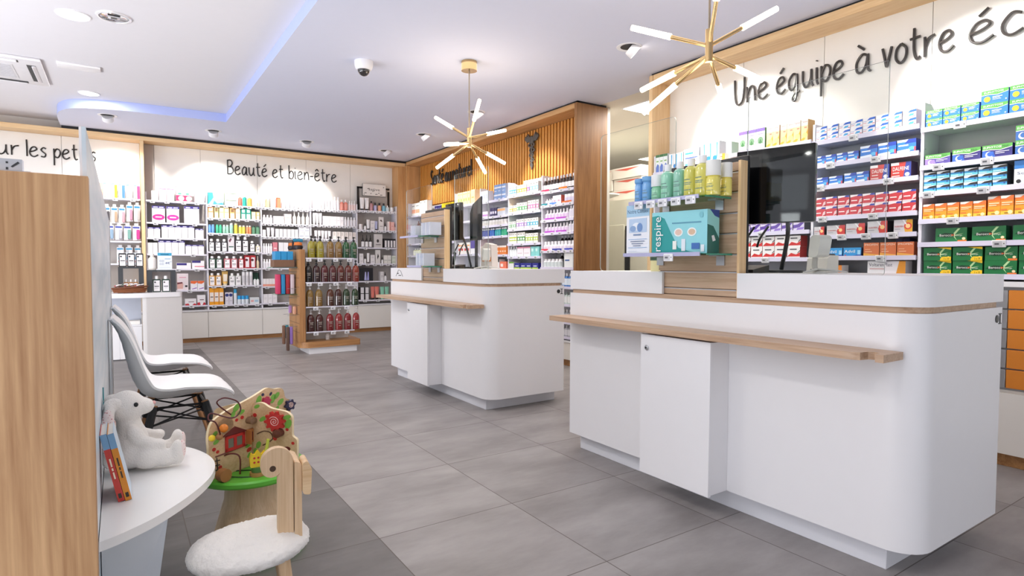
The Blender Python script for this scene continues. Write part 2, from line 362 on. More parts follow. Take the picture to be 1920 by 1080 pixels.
# ================================================================== SERVICE COUNTERS
def counter_parts(root, y0):
    """one counter; local x to the sales floor is negative, local y 0 .. 1.94 runs away from the viewer"""
    X0, X1, L, R_ = 2.335, 3.075, 1.94, 0.12
    def outline(x0, x1, ya, yb, r):
        pts = [(x1, ya), (x1, yb), (x0, yb)]
        for k in range(9):
            a = math.pi / 2 * k / 8; pts.append((x0 + r - r * math.cos(a) , ya + r - r * math.sin(a)))
        return pts
    # lower body with a rounded front corner
    b = MB(); b.prism(outline(X0, X1, 0.0, L, R_), XYZ, 0.10, 0.977, WHITE, smooth=False)
    body = b.build('body', root)
    for p in body.data.polygons:
        if abs(p.normal.z) < 0.5: p.use_smooth = True
    MB().box((X0 + 0.055, 0.12, 0.0), (X1 - 0.005, L - 0.04, 0.10), P('dfe0e6', 0.3, var=0.01), 0.002, 1).build('plinth', root)
    g = MB(); g.prism(outline(X0 + 0.012, X1 - 0.03, 0.012, L - 0.012, R_ - 0.01), XYZ, 0.977, 0.9999, DRIFT_Y); part(g.build('reveal_band', root), 'thin oak band in the groove under the white ledge')
    g = MB()
    o_ = outline(X0, X1 + 0.005, 0.0, 0.75, R_)[2:]; i_ = [(X0 + 0.10, 0.13), (X0 + 0.104, 0.108), (X0 + 0.12, 0.1)][::-1]
    g.prism([(X1 + 0.005, 0.1)] + i_ + [(X0 + 0.10, 0.75)] + o_ + [(X1 + 0.005, 0.0)], XYZ, 1.0002, 1.113, WHITE); led = g.build('ledge', root)
    for p in led.data.polygons:
        if abs(p.normal.z) < 0.5: p.use_smooth = True
    MB().box((X0, 1.195, 1.0002), (X0 + 0.0165, L, 1.113), WHITE, 0.001, 1).build('ledge', root)
    MB().box((X0 + 0.106, 0.106, 1.085), (X1, L, 1.1125), WHITE).build('worktop', root)
    # cupboard box standing proud of the front
    MB().box((2.215, 0.785, 0.10), (X0, 1.205, 0.80), WHITE, 0.0015, 1).build('cupboard', root)
    dr = MB().box((2.197, 0.782, 0.095), (2.2145, 1.207, 0.802), WHITE, 0.0015, 1).build('door', root)
    kn = MB(); kn.lathe([(0.0, 0), (0.013, 0.0), (0.013, 0.004), (0.009, 0.008), (0.0, 0.008)], METAL, seg=16, M=Matrix.Translation((2.197, 1.165, 0.735)) @ Matrix.Rotation(-math.pi / 2, 4, 'Y'))
    kn.lathe([(0.0, 0), (0.005, 0.0), (0.004, 0.002)], BLACK, seg=10, M=Matrix.Translation((2.189, 1.165, 0.735)) @ Matrix.Rotation(-math.pi / 2, 4, 'Y'))
    part(kn.build('lock', dr), 'round chrome lock')
    # bag shelf with a notch near its rounded end
    sh = [(2.175, 1.945), (X0, 1.945), (X0, 0.06), (2.19, 0.06), (2.19, 0.088), (2.235, 0.092), (2.245, 0.115), (2.235, 0.132), (2.19, 0.138), (2.178, 0.165), (2.175, 0.20)]
    b = MB(); b.prism(sh, XYZ, 0.812, 0.84, DRIFT_Y); part(b.build('bag_shelf', root), 'oak bag shelf with a hook notch')
    # cable grommet on the end
    g = MB(); g.lathe([(0.0, 0), (0.016, 0.0), (0.016, 0.003), (0, 0.003)], BLACK, seg=16, M=Matrix.Translation((3.015, 0.0, 0.93)) @ Matrix.Rotation(math.pi / 2, 4, 'X'))
    for z in (0.95, 0.91): g.box((3.035, -0.003, z - 0.002), (3.06, 0.0, z + 0.002), BLACK)
    g.box((3.046, -0.003, 0.91), (3.05, 0.0, 0.95), BLACK)
    part(g.build('cable_outlet', root), 'black cable outlet')
    return root
CY1, CY2 = 0.917, 3.845
c1 = counter_parts(thing('service_counter', 'large white counter with oak bag shelf standing closest to the orange drawers', 'counter', (0, CY1, 0)), 0)
c2 = copy_tree(c1); c2.location = (0, CY2, 0); c2['label'] = 'white counter with oak bag shelf standing before the slatted wall'; LABELS[c2['label']] = [c2.name]
# little mountain-shaped mark on the far counter
m = MB()
for pts in ([(0.0, 0.0), (0.07, 0.10), (0.12, 0.085), (0.17, 0.0)],):
    m.tube([(2.3335, CY2 + 1.80 - a, 1.03 + z * 0.65) for a, z in pts], 0.0016, INK, 6)

for a0, a1, z_ in ((0.03, 0.07, 1.058), (0.07, 0.13, 1.038)): m.tube([(2.3335, CY2 + 1.80 - a0 - (a1 - a0) * k / 8, z_ + (0.004 if k % 2 else -0.002)) for k in range(9)], 0.0018, INK, 6)
tag(m.build('counter_logo'), 'small black mountain outline mark on the white ledge of the far counter', 'sign')

# slatted display boards standing in the gap of each ledge
def display_board(cy, label):
    t = thing('display_board', label, 'display board', (0, cy, 0))
    zs = [1.0005, 1.035, 1.118, 1.2, 1.297, 1.391, 1.486, 1.577, 1.625]; b = MB()
    for a, c in zip(zs, zs[1:]): b.box((2.3535, 0.765, a + 0.004), (2.385, 1.235, c - 0.004), DRIFT_Y)
    b.box((2.364, 0.765, 1.0005), (2.386, 1.235, 1.62), DRIFT_Y); b.build('slat_panel', t)
    b = MB()
    for z in zs[1:-1]: b.box((2.353, 0.766, z - 0.005), (2.364, 1.234, z - 0.001), ALU)
    part(b.build('groove_rails', t), 'aluminium groove rails')
    MB().box((2.3525, 0.752, 1.0005), (2.402, 0.765, 1.627), PALE_Z).build('end_strip', t)
    part(MB().box((2.405, 0.752, 1.0005), (2.425, 1.262, 1.655), BLACK, 0.008).build('backing_board', t), 'black backing board')
    return t
db1 = display_board(CY1, 'grooved oak display board with glass shelves of green and yellow bottles')
db2 = display_board(CY2, 'grooved oak display board with clear boxes on glass shelves, far counter')
def glass_shelf(parent, z, ya, yb, xf, fine=True):
    s = MB().box((xf, ya, z - 0.008), (2.352, yb, z), GLASSGREEN); s.box((xf + 0.001, ya - 0.0006, z - 0.0075), (2.35, ya, z - 0.0005), P('2f8f74', 0.2)); sh = s.build('glass_shelf', parent)
    for y in (ya + 0.06, yb - 0.06):
        MB().box((2.29, y - 0.022, z - 0.012), (2.352, y + 0.022, z - 0.0085), METAL).box((2.345, y - 0.022, z - 0.055), (2.3519, y + 0.022, z - 0.0085), METAL).build('bracket', sh)
    part(MB().box((xf - 0.006, ya + 0.03, z - 0.012), (xf, yb + 0.02, z + 0.006), P('b7b6d6', 0.2)).build('label_rail', sh), 'clear lilac label rail')
    return sh
TAG_CACHE = {}
def price_tag(parent, loc, w=0.062, h=0.04, tilt=0.25, rz=0.0):
    k = (round(w, 3), round(h, 3))
    if k not in TAG_CACHE:
        b = MB(); b.box((-w / 2, -0.008, -h), (w / 2, 0.0, 0.0), P('f1f1f4', 0.35), 0.0025, 1); b.box((-w * 0.4, -0.0088, -h * 0.86), (w * 0.22, -0.0079, -h * 0.14), P('d0d0d4', 0.3))
        b.box((-w * 0.3, -0.0092, -h * 0.62), (w * 0.02, -0.0085, -h * 0.38), P('6a6b70', 0.3)); b.box((w * 0.33, -0.0088, -h * 0.55), (w * 0.39, -0.0079, -h * 0.4), BLACK)
        TAG_CACHE[k] = b.mesh('price_tag')
    o = link('price_tag', TAG_CACHE[k], parent, loc); o.rotation_euler = (tilt, 0, rz); return o
SHELF_Z = {}
gs = glass_shelf(db1, 1.462, 0.80, 1.245, 2.165)
for y in (0.87, 0.955, 1.035, 1.11, 1.19, ): price_tag(gs, (2.158, y, 1.462), 0.056, 0.036, 0.0, -math.pi / 2)
gs = glass_shelf(db1, 1.203, 0.79, 1.28, 2.165); price_tag(gs, (2.158, 0.995, 1.203), 0.056, 0.036, 0.0, -math.pi / 2)
glass_shelf(db2, 1.40, 0.86, 1.26, 2.165); glass_shelf(db2, 1.135, 0.80, 1.10, 2.165)

# clear acrylic sneeze screens
def screen(name, label, y0, y1, z1, x=2.45, r=0.03, zb=1.1128):
    b = MB(); b.prism(rounded([(y0, zb), (y0, z1), (y1, z1), (y1, zb)], r), lambda a, c, d: (d, a, c), x, x + 0.006, ACRYLIC, P('aab3b0', 0.15))
    tag(b.build(name), label, 'screen')
screen('clear_screen', 'narrow clear acrylic screen with rounded corners on the large counter, beside the doorway', 2.135, 2.715, 1.933)
screen('clear_screen', 'wide clear acrylic screen in front of the monitor on the large counter', 1.10, 1.705, 1.93, r=0.012)
screen('clear_screen', 'clear acrylic screen before the oak post on the far counter', CY2 + 1.21, CY2 + 1.80, 1.9)
screen('clear_screen', 'clear acrylic screen in front of the dark monitor on the far counter', CY2 + 0.19, CY2 + 0.76, 1.93, r=0.012)

# ================================================================== SHELVING
def bay(label, origin, rz, W, D, z0, ztop, zs, tags, back=GREYBACK, up=SHELFWHITE, ends=(True, True), tagsize=(0.055, 0.036), top_up=0.10, lip=0.026):
    t = thing('shelving_unit', label, 'shelving', origin, rz)
    MB().box((0.0, D, z0), (W, D + 0.008, ztop), back).build('back_panel', t)
    for e, x in zip(ends, (0.0, W - 0.018)):
        if e:
            b = MB(); b.prism([(0.01, z0), (0.01, ztop + top_up), (D * 0.45, ztop + top_up), (D - 0.001, ztop + top_up * 0.25), (D - 0.001, z0)], lambda a, c, d: (d, a, c), x, x + 0.018, up)
            for z in [z0 + 0.1 + 0.12 * k for k in range(int((ztop - z0) / 0.12))]: b.box((x - 0.0004, 0.03, z), (x + 0.0184, 0.036, z + 0.006), P('8f8f94', 0.5))
            b.build('upright', t)
    for z, n in zip(zs, tags):
        b = MB(); b.box((0.02, 0.006, z - 0.02), (W - 0.02, D - 0.002, z), SHELFWHITE); b.box((0.004, -0.006, z - lip), (W - 0.004, 0.006, z + 0.004), P('dad6ea' if lip > .02 else 'e6e3ee', 0.25, var=0.01))
        s = b.build('shelf', t)
        pos = n if isinstance(n, (list, tuple)) else [(k + 0.5) / n + random.uniform(-0.12, 0.12) / n for k in range(n)]
        for u in pos: price_tag(s, (u * W, -0.006, z + 0.006), *tagsize)
    return t
def cabinet(label, origin, rz, W, D, z0, z1, zp, plinth=OAK_X, doors=1, top=True):
    t = thing('base_cabinet', label, 'cabinet', origin, rz)
    MB().box((0, 0.02, z0), (W, D, z1 - 0.02), WHITEWARM).build('body', t)
    for k in range(doors): MB().box((k * W / doors + 0.002, 0.0, z0 + 0.004), ((k + 1) * W / doors - 0.002, 0.019, z1 - 0.024), WHITEWARM, 0.001, 1).build('door', t)
    MB().box((0, -0.012, z1 - 0.02), (W, D, z1), WHITE).build('top_board', t)
    part(MB().box((0.0, 0.03, 0), (W, 0.06, zp), plinth).box((0, 0.06, 0), (W, D, zp), plinth).build('plinth', t), 'oak plinth')
    return t
YB, XR, DB, DR = 9.74, 4.21, 0.225, 0.225
bx = lambda p, z=1.5: along_back(p, z, YB)
ry = lambda p, z=1.5: along_right(p, z, XR)
B_EDGE = [-0.66, 0.260, 1.073, 1.821, 2.569, 3.330, 4.056]
B_Z = {'A': [2.042, 1.46, 1.15], 'B1': [2.04, 1.732, 1.514, 1.287, 1.074, 0.764, 0.541], 'B2': [2.023, 1.827, 1.603, 1.33, 1.081, 0.823, 0.536], 'B3': [2.021, 1.779, 1.57, 1.318, 1.084, 0.80, 0.54],
       'B4': [2.038, 1.784, 1.556, 1.318, 1.084, 0.80, 0.54], 'B5': [2.058, 1.73, 1.433, 1.159, 0.861, 0.54]}
B_T = {'A': [5, 0, 0], 'B1': [4, 3, 3, 2, 3, 2, 2], 'B2': [7, 6, 6, 5, 5, 5, 5], 'B3': [8, 9, 11, 4, 4, 4, 3], 'B4': [9, 9, 9, 5, 0, 0, 0], 'B5': [9, 8, 2, 6, 2, 3]}
B_L = {'A': 'shelving bay of baby care packs left of the first oak post', 'B1': 'bay of purple-topped white boxes beside the pale oak post', 'B2': 'bay of colourful bottles between white boxes and white skin care',
       'B3': 'bay of white skin care above the blue boxes', 'B4': 'bay of white skin care bottles behind the soap display stand', 'B5': 'bay with black framed picture and dark cosmetics next to the corner post'}
B_L['A'] = 'shelving bay of baby care packs hanging behind the partition'
for k, nm in enumerate(['A', 'B1', 'B2', 'B3', 'B4', 'B5']):
    x0, x1 = B_EDGE[k], B_EDGE[k + 1]
    if nm == 'B1': x0 = 0.31
    bay(B_L[nm], (x0, YB, 0), 0, x1 - x0 - .001, DB, 0.472, 2.06 if nm != 'A' else 2.05, B_Z[nm], B_T[nm], GREYBACK, ends=(nm not in ('A',), nm in ('B5',)), tagsize=(0.062, 0.042), lip=0.016)
CABL = ['under the baby care packs', 'under the purple-topped white boxes', 'under the colourful bottle bay', 'behind the hooks of the soap display stand', 'hidden mostly behind the soap display stand', 'under the dark cosmetics by the corner']
for k in range(6):
    x0, x1 = B_EDGE[k], B_EDGE[k + 1]
    if k == 0: x1 = 0.258
    if k == 1: x0 = 0.31
    cabinet('low white cabinet with oak plinth ' + CABL[k], (x0, 9.715, 0), 0, x1 - x0 - .001, 0.245, 0.06, 0.472, 0.058)

S_EDGE = [9.645, 7.91, 7.17, 6.45, 5.72, 5.095]; S_NM = ['S0', 'S1', 'S2', 'S3', 'S4']
S_Z = {'S0': [1.98, 1.72, 1.50, 1.30], 'S1': [2.02, 1.78, 1.55, 1.30, 1.09], 'S2': [2.014, 1.80, 1.679, 1.531, 1.281, 1.09], 'S3': [2.031, 1.807, 1.602, 1.416, 1.251, 1.085], 'S4': [2.01, 1.849, 1.674, 1.522, 1.314, 1.117, 0.9, 0.7, 0.5, 0.33]}
S_T = {'S0': [5, 3, 5, 5], 'S1': [2, 2, 2, 2, 2], 'S2': [2, 3, 2, 3, 4, 2], 'S3': [2, 3, 2, 3, 4, 0], 'S4': [4, 5, 3, 4, 6, 0, 0, 0, 0, 0]}
S_L = {'S0': 'shelving bay tucked beside the corner post of the slatted wall', 'S1': 'shelving bay behind the dark monitor of the far counter', 'S2': 'shelving bay with green and blue bottles under the slats',
       'S3': 'shelving bay with lime and yellow boxes under the slats', 'S4': 'shelving bay with dropper bottles against the oak end panel'}
for k, nm in enumerate(S_NM):
    bay(S_L[nm], (XR, S_EDGE[k], 0), -math.pi / 2, S_EDGE[k] - S_EDGE[k + 1] - .001, DR, 0.29, 2.14, S_Z[nm], S_T[nm], COOLBACK, ends=(True, nm == 'S4'), top_up=0.07)
    cabinet('low white cabinet below the ' + ['corner bay', 'monitor bay', 'green bottle bay', 'lime box bay', 'dropper bottle bay'][k] + ' of the slatted wall', (XR - 0.01, S_EDGE[k], 0), -math.pi / 2, S_EDGE[k] - S_EDGE[k + 1], 0.235, 0.07, 0.29, 0.068, OAK_Y)
R_EDGE = [3.935, 3.105, 2.40, 1.70, 1.0]; R_NM = ['R1', 'R2', 'R3', 'R4']
R_Z = {'R1': [2.012, 1.75, 1.40, 1.15], 'R2': [2.062, 1.80, 1.58, 1.408, 1.205, 1.0905], 'R3': [2.04, 1.872, 1.717, 1.495, 1.362, 1.212, 1.0905], 'R4': [2.008, 1.772, 1.606, 1.437, 1.292, 1.098]}
R_T = {'R1': [2, 2, 2, 2], 'R2': [1, 1, 2, [0.45], [0.5], 0], 'R3': [[0.42], [0.2, 0.63], [0.1, 0.75], [0.13, 0.62], [0.07, 0.33, 0.56, 0.8], [0.07, 0.25, 0.7], 0],
       'R4': [[0.3, 1.05], [0.15, 0.5], [0.08, 0.48, 0.98], [0.27, 1.0], [0.6], []]}
R_L = {'R1': 'medicine bay beside the doorway behind the narrow screen', 'R2': 'medicine bay directly behind the black monitor', 'R3': 'medicine bay with red, blue and orange boxes next to the monitor', 'R4': 'medicine bay of green and orange boxes above the orange drawers'}
for k, nm in enumerate(R_NM):
    bay(R_L[nm], (XR, R_EDGE[k], 0), -math.pi / 2, R_EDGE[k] - R_EDGE[k + 1] - .001, DR, 1.06, 2.06, R_Z[nm], R_T[nm], COOLBACK, ends=(True, nm == 'R4'), tagsize=(0.066, 0.043), top_up=0.11)
# base run: white fronts, and the orange drawer block
for k in range(3): cabinet('white base cabinet behind the large counter ' + ['beside the doorway', 'in line with the monitor', 'next to the orange drawers'][k], (XR - 0.02, R_EDGE[k], 0), -math.pi / 2, R_EDGE[k] - R_EDGE[k + 1], 0.245, 0.07, 1.06, 0.068, OAK_Y, doors=2)
t = thing('drawer_unit', 'grey drawer unit with five orange fronts behind the end of the large counter', 'drawers', (4.19, 1.70, 0), -math.pi / 2)
MB().box((0, 0.02, 0.44), (0.72, 0.245, 1.03), SILVER).build('body', t); MB().box((0, -0.01, 1.03), (0.72, 0.245, 1.06), WHITE).build('top_board', t)
MB().box((0, 0.02, 0.07), (0.72, 0.245, 0.44), WHITEWARM).box((0.0, -0.004, 0.075), (0.72, 0.019, 0.425), WHITEWARM).build('lower_front', t)
part(MB().box((0, 0.03, 0), (0.72, 0.24, 0.07), OAK_Y).build('plinth', t), 'oak plinth')
ORANGE = P('d9832b', 0.4)
for k in range(5):
    z = 0.455 + k * 0.113; d = MB().box((0.478, -0.004, z), (0.72, 0.019, z + 0.105), ORANGE, 0.002, 1).box((0.30, -0.004, z), (0.475, 0.019, z + 0.105), SILVER, 0.002, 1).build('drawer', t)
    MB().box((0.31, -0.016, z + 0.075), (0.45, -0.004, z + 0.084), METAL).build('handle', d)

# ================================================================== MONITORS AND COUNTER GEAR
def monitor(label, cx, cy, cz, w, h, rz, arm=True):
    t = thing('monitor', label, 'monitor', (cx, cy, cz), rz)
    b = MB(); b.box((-w / 2, -0.018, -h / 2), (w / 2, 0.018, h / 2), BLACKGLOSS, 0.006); b.build('screen_panel', t)
    b = MB(); b.tube(smooth_path([(0.02, 0.02, -0.05), (0.03, 0.1, -h / 2 - 0.02), (-0.03, 0.20, 1.13 - cz)]), 0.010, BLACK); b.lathe([(0.0, 0), (0.10, 0), (0.10, 0.012), (0, 0.014)], BLACK, (-0.03, 0.20, 1.1132 - cz), 20); b.build('stand', t)
    return t
monitor('large black glossy monitor standing on the large counter behind the clear screen', 2.565, 1.635, 1.522, 0.355, 0.352, -math.pi / 2 + 0.24)
monitor('dark monitor standing beside the grooved board on the far counter', 2.65, 4.982, 1.552, 0.30, 0.35, -math.pi / 2)
tag(MB().prism([(4.57, 1.37), (4.77, 1.37), (4.77, 1.62), (4.72, 1.70), (4.57, 1.76)], lambda a, c, d: (d, a, c), 2.70, 2.715, BLACKGLOSS).box((2.7, 4.65, 1.1132), (2.715, 4.68, 1.38), BLACK).box((2.62, 4.57, 1.1132), (2.78, 4.77, 1.122), BLACK).build('monitor'), 'second dark screen on a stand next to the far counter monitor', 'monitor')
# card terminal holder, phone, label printer on the large counter
def scanner(x, y, label):
    t = thing('scanner_stand', label, 'scanner', (x, y, 1.1132), -0.4); t.scale = (.85, .85, .58)
    b = MB(); b.prism(rounded([(-0.045, 0.12), (0.03, 0.13), (0.05, 0.27), (0.035, 0.30), (-0.01, 0.302), (-0.03, 0.28)], 0.03), lambda a, c, d: (d, -a, c), -0.035, 0.035, P('cfccc6', 0.3), smooth=True); b.build('head', t)
    b = MB(); b.tube(smooth_path([(0, 0.02, 0.01), (0, 0.035, 0.06), (0, 0.03, 0.14)]), 0.014, P('b9b6b0', 0.35)); b.build('neck', t)
    b = MB()
    for s in (-1, 1): b.tube(smooth_path([(0.0, 0.02, 0.03), (s * 0.06, -0.03, 0.025), (s * 0.13, -0.05, 0.008)]), 0.011, P('cfccc6', 0.3), r1=0.006)
    b.lathe([(0, 0), (0.055, 0), (0.05, 0.014), (0, 0.02)], P('cfccc6', 0.3), (0, 0.02, 0), 18); b.build('foot', t)
    return t
scanner(2.66, 1.47, 'pale grey barcode scanner on a splayed stand below the large monitor')
scanner(2.62, CY2 + 0.50, 'pale grey barcode scanner on a splayed stand, far counter')
t = thing('label_printer', 'small white label printer with black top behind the barcode scanner', 'printer', (2.86, 1.56, 1.1132), -math.pi / 2); t.scale = (.9, .9, .5)
MB().prism([(-0.05, 0.0), (-0.05, 0.17), (0.03, 0.17), (0.06, 0.14), (0.07, 0.0)], lambda a, c, d: (d, -a, c), -0.055, 0.055, P('e6e2da', 0.4)).build('case', t)
part(MB().box((-0.045, -0.05, 0.155), (0.045, 0.045, 0.186), BLACK, 0.01).build('cover', t), 'black cover'); MB().box((-0.03, -0.073, 0.03), (0.03, -0.069, 0.036), BLACK).build('slot', t)
def handset(x, y, label):
    t = thing('desk_telephone', label, 'telephone', (x, y, 1.1132), -math.pi / 2); t.scale = (.8, .8, .62)
    MB().prism([(-0.08, 0.0), (-0.08, 0.06), (0.08, 0.025), (0.08, 0.0)], lambda a, c, d: (d, -a, c), -0.08, 0.08, BLACK).build('base', t)
    MB().box((-0.075, -0.02, 0.05), (-0.03, 0.0, 0.24), BLACK, 0.012, M=Matrix.Rotation(-0.12, 4, 'X')).build('handset', t)
    b = MB(); b.tube(smooth_path([(-0.05, 0.0, 0.22), (-0.03, 0.01, 0.27), (0.01, 0.03, 0.36)]), 0.007, BLACK); b.tube(smooth_path([(0.03, 0.03, 0.2), (0.05, 0.03, 0.27), (0.09, 0.05, 0.36)]), 0.007, BLACK); b.build('cord', t)
handset(2.56, 1.76, 'black telephone between the oak board and the barcode scanner')
tag(MB().prism([(4.80, 1.1132), (5.0, 1.1132), (5.02, 1.30), (4.93, 1.36), (4.82, 1.34)], lambda a, c, d: (d, a, c), 2.96, 3.03, P('e4dcd6', .7)).box((2.956, 4.82, 1.18), (2.9599, 4.98, 1.22), P('d8905a', .6)).build('paper_bag'), 'crumpled white paper bag behind the telephone on the far counter', 'bag')
handset(2.54, CY2 + 0.90, 'black telephone on the far counter below the dark monitors')
# ================================================================== PRODUCTS
# every maker returns mesh data: front faces local -Y, x runs along the shelf from 0 to w, z up
def deco(b, w, h, decos, y=-0.0006):
    for k, d in enumerate(decos):
        yy = y - 0.0003 * k; c = P(d[-1], 0.45) if isinstance(d[-1], str) else d[-1]
        if d[0] == 'r': b.poly([(d[1] * w, yy, d[2] * h), (d[3] * w, yy, d[2] * h), (d[3] * w, yy, d[4] * h), (d[1] * w, yy, d[4] * h)], c)
        elif d[0] == 'e':
            b.poly([(d[1] * w + d[3] * h * math.cos(a), yy, d[2] * h + d[4] * h * math.sin(a)) for a in [2 * math.pi * i / 20 for i in range(20)]], c)
        elif d[0] == 'p': b.poly([(u * w, yy, v * h) for u, v in d[1]], c)
        elif d[0] == 't': b.text(d[1], lambda a, q, d=d, yy=yy: (d[2] * w + a, yy, d[3] * h + q), d[4] * h, c, width=(d[5] * w if d[5] else None))
def carton(body, decos=(), side=None, top=None, rough=0.4):
    def mk(w, h, d):
        b = MB(); m = P(body, rough); b.box((0, 0, 0), (w, d, h), m)
        if side:
            b.poly([(w + 0.0005, 0, 0), (w + 0.0005, d, 0), (w + 0.0005, d, h), (w + 0.0005, 0, h)], P(side, rough)); b.poly([(-0.0005, d, 0), (-0.0005, 0, 0), (-0.0005, 0, h), (-0.0005, d, h)], P(side, rough))
        if top: b.poly([(0, 0, h + 0.0004), (w, 0, h + 0.0004), (w, d, h + 0.0004), (0, d, h + 0.0004)], P(top, rough))
        deco(b, w, h, decos); return b
    return mk
def bottle(body, cap, label=None, cap_h=0.2, shoulder=0.12, neck=0.35, square=False):
    def mk(w, h, d):
        b = MB(); r = w / 2; hb = h * (1 - cap_h); sh = h * shoulder; y = min(d / 2, r)
        b.lathe([(r * 0.9, 0), (r, h * 0.02), (r, hb - sh), (r * neck * 1.25, hb - 0.002), (r * neck, hb)], P(body, 0.25, coat=0.3), (r, y, 0), 14, 1, y / r)
        b.lathe([(r * neck * 1.05, hb), (r * neck * 1.1, hb + 0.001), (r * neck * 1.1, h - 0.002), (r * neck * 0.95, h)], P(cap, 0.4), (r, y, 0), 12, 1, y / r)
        if label: b.lathe([(r * 1.012, h * 0.12), (r * 1.012, hb - sh - h * 0.06)], P(label, 0.5), (r, y, 0), 14, 1, y / r)
        return b
    return mk
def cyl(body, cap, cap_h=0.3, label=None):      # straight deodorant or spray can
    def mk(w, h, d):
        b = MB(); r = w / 2
        b.lathe([(r * 0.93, 0), (r, h * 0.02), (r, h * (1 - cap_h))], P(body, 0.3), (r, r, 0), 14)
        b.lathe([(r * 0.96, h * (1 - cap_h)), (r * 0.96, h * 0.97), (r * 0.8, h)], P(cap, 0.35), (r, r, 0), 14)
        if label: b.lathe([(r * 1.015, h * 0.2), (r * 1.015, h * (0.9 - cap_h))], P(label, 0.5), (r, r, 0), 14)
        return b
    return mk
def flask(frame, label='f1eef0', cap='f3f1f2', ink='2d2b33'):     # flat shampoo flask, coloured rim round a pale label
    def mk(w, h, d):
        b = MB(); hb = h * 0.80; pts = rounded([(0, 0), (w, 0), (w, hb), (0, hb)], w * 0.12, 3)
        b.prism(pts, lambda a, c, q: (a, q, c), 0.0, min(d, w * 0.5), P(frame, 0.3, coat=0.3))
        b.lathe([(w * 0.24, hb), (w * 0.24, h * 0.95), (w * 0.20, h)], P(cap, 0.4), (w / 2, min(d, w * 0.5) / 2, 0), 12)
        deco(b, w, hb, [('r', .13, .08, .87, .9, label), ('e', .3, .76, .06, .06, ink), ('r', .22, .42, .78, .48, ink), ('r', .25, .3, .7, .33, 'b9b4ba')]); return b
    return mk
def tube(body, cap, label=None, cap_h=0.15):    # squeeze tube standing on its cap
    def mk(w, h, d):
        b = MB(); n = 12; rings = []; dd = min(d, w) * 0.42
        for z, rx, ry_ in ((cap_h * h, w * .40, dd), (h * .5, w * .45, dd * .7), (h * .95, w * .5, dd * .12), (h, w * .5, dd * .08)):
            rings.append([b.bm.verts.new((w / 2 + rx * math.cos(2 * math.pi * i / n), dd + ry_ * math.sin(2 * math.pi * i / n), z)) for i in range(n)])
        F = [b.bm.faces.new((A[i], A[(i + 1) % n], B[(i + 1) % n], B[i])) for A, B in zip(rings, rings[1:]) for i in range(n)]; b._fin(F, P(body, 0.35), True); b._fin([b.bm.faces.new(rings[-1])], P(body, 0.35))
        b.lathe([(w * .3, 0), (w * .32, h * .01), (w * .32, cap_h * h)], P(cap, 0.4), (w / 2, dd, 0), 12, 1, dd / (w * .42))
        if label: b.prism([(w * .2, h * .3), (w * .8, h * .3), (w * .82, h * .8), (w * .18, h * .8)], lambda a, c, q: (a, q, c), dd * 0.02, dd * 0.3, P(label, 0.5))
        return b
    return mk
def jar(body, lid, label=None, lid_h=0.3):
    def mk(w, h, d):
        b = MB(); r = w / 2
        b.lathe([(r * .92, 0), (r, h * .05), (r, h * (1 - lid_h) - .002), (r * .85, h * (1 - lid_h))], P(body, .3), (r, r, 0), 14); b.lathe([(r * .97, h * (1 - lid_h)), (r * .97, h * .97), (r * .9, h)], P(lid, .4), (r, r, 0), 14)
        if label: b.lathe([(r * 1.012, h * .1), (r * 1.012, h * (.9 - lid_h))], P(label, .5), (r, r, 0), 14)
        return b
    return mk
def dropper(body, label, bulb='1a1a1c'):
    def mk(w, h, d):
        b = MB(); r = w / 2
        b.lathe([(r * .92, 0), (r, h * .02), (r, h * .52), (r * .4, h * .62)], P(body, .2, coat=.4), (r, r, 0), 14); b.lathe([(r * .46, h * .60), (r * .46, h * .74), (r * .26, h * .77), (r * .26, h * .93), (r * .1, h)], P(bulb, .4), (r, r, 0), 12)
        if label: b.lathe([(r * 1.012, h * .06), (r * 1.012, h * .46)], P(label, .5), (r, r, 0), 14)
        return b
    return mk
def pump(body, head, label=None, inside=None):
    def mk(w, h, d):
        b = MB(); r = w / 2; k = min(d / 2, r * .75) / r; mb = P(body, 0.12, coat=0.5)
        b.lathe([(r * .93, 0), (r, h * .02), (r, h * .52), (r * .93, h * .62), (r * .68, h * .71), (r * .3, h * .755), (r * .24, h * .78)], mb, (r, r * k, 0), 18, 1, k)
        if inside: b.lathe([(r * 1.006, h * .02), (r * 1.006, h * .44)], P(inside, .15, coat=.5), (r, r * k, 0), 18, 1, k)
        hm = P(head, .3); b.lathe([(r * .36, h * .77), (r * .38, h * .83), (r * .16, h * .855), (r * .14, h * .92)], hm, (r, r * k, 0), 12)
        b.lathe([(r * .26, h * .915), (r * .30, h * .94), (r * .24, h * .99), (0.001, h)], hm, (r, r * k, 0), 12); b.tube([(r, r * k, h * .96), (r * 1.3, r * k - r * .25, h * .965), (r * 1.45, r * k - r * .4, h * .93)], r * .07, hm, 6)
        if label: 
            for z, a, c in ((.40, .5, 1.5), (.355, .6, 1.4), (.30, .55, 1.45), (.2, .7, 1.3)): b.box((r * a, -.0012 , h * z), (r * c, r * k * 0.3, h * (z + .016)), P(label, .5))
        return b
    return mk
def hangpack(card, body, accent):               # blister pack with a euro-hole tab
    def mk(w, h, d):
        b = MB(); b.box((0, 0.0, 0), (w, 0.006, h * .86), P(card, .4)); b.box((w * .25, 0, h * .86), (w * .75, .004, h), P('f4f2f4', .4)); b.box((w * .5, -d * .5, h * .06), (w * .93, 0, h * .62), P(body, .3), .006, 1)
        deco(b, w, h, [('r', .05, .7, .9, .8, accent), ('r', .08, .3, .42, .34, 'c9c9d2')], -.0008); return b
    return mk
MESHES = {}
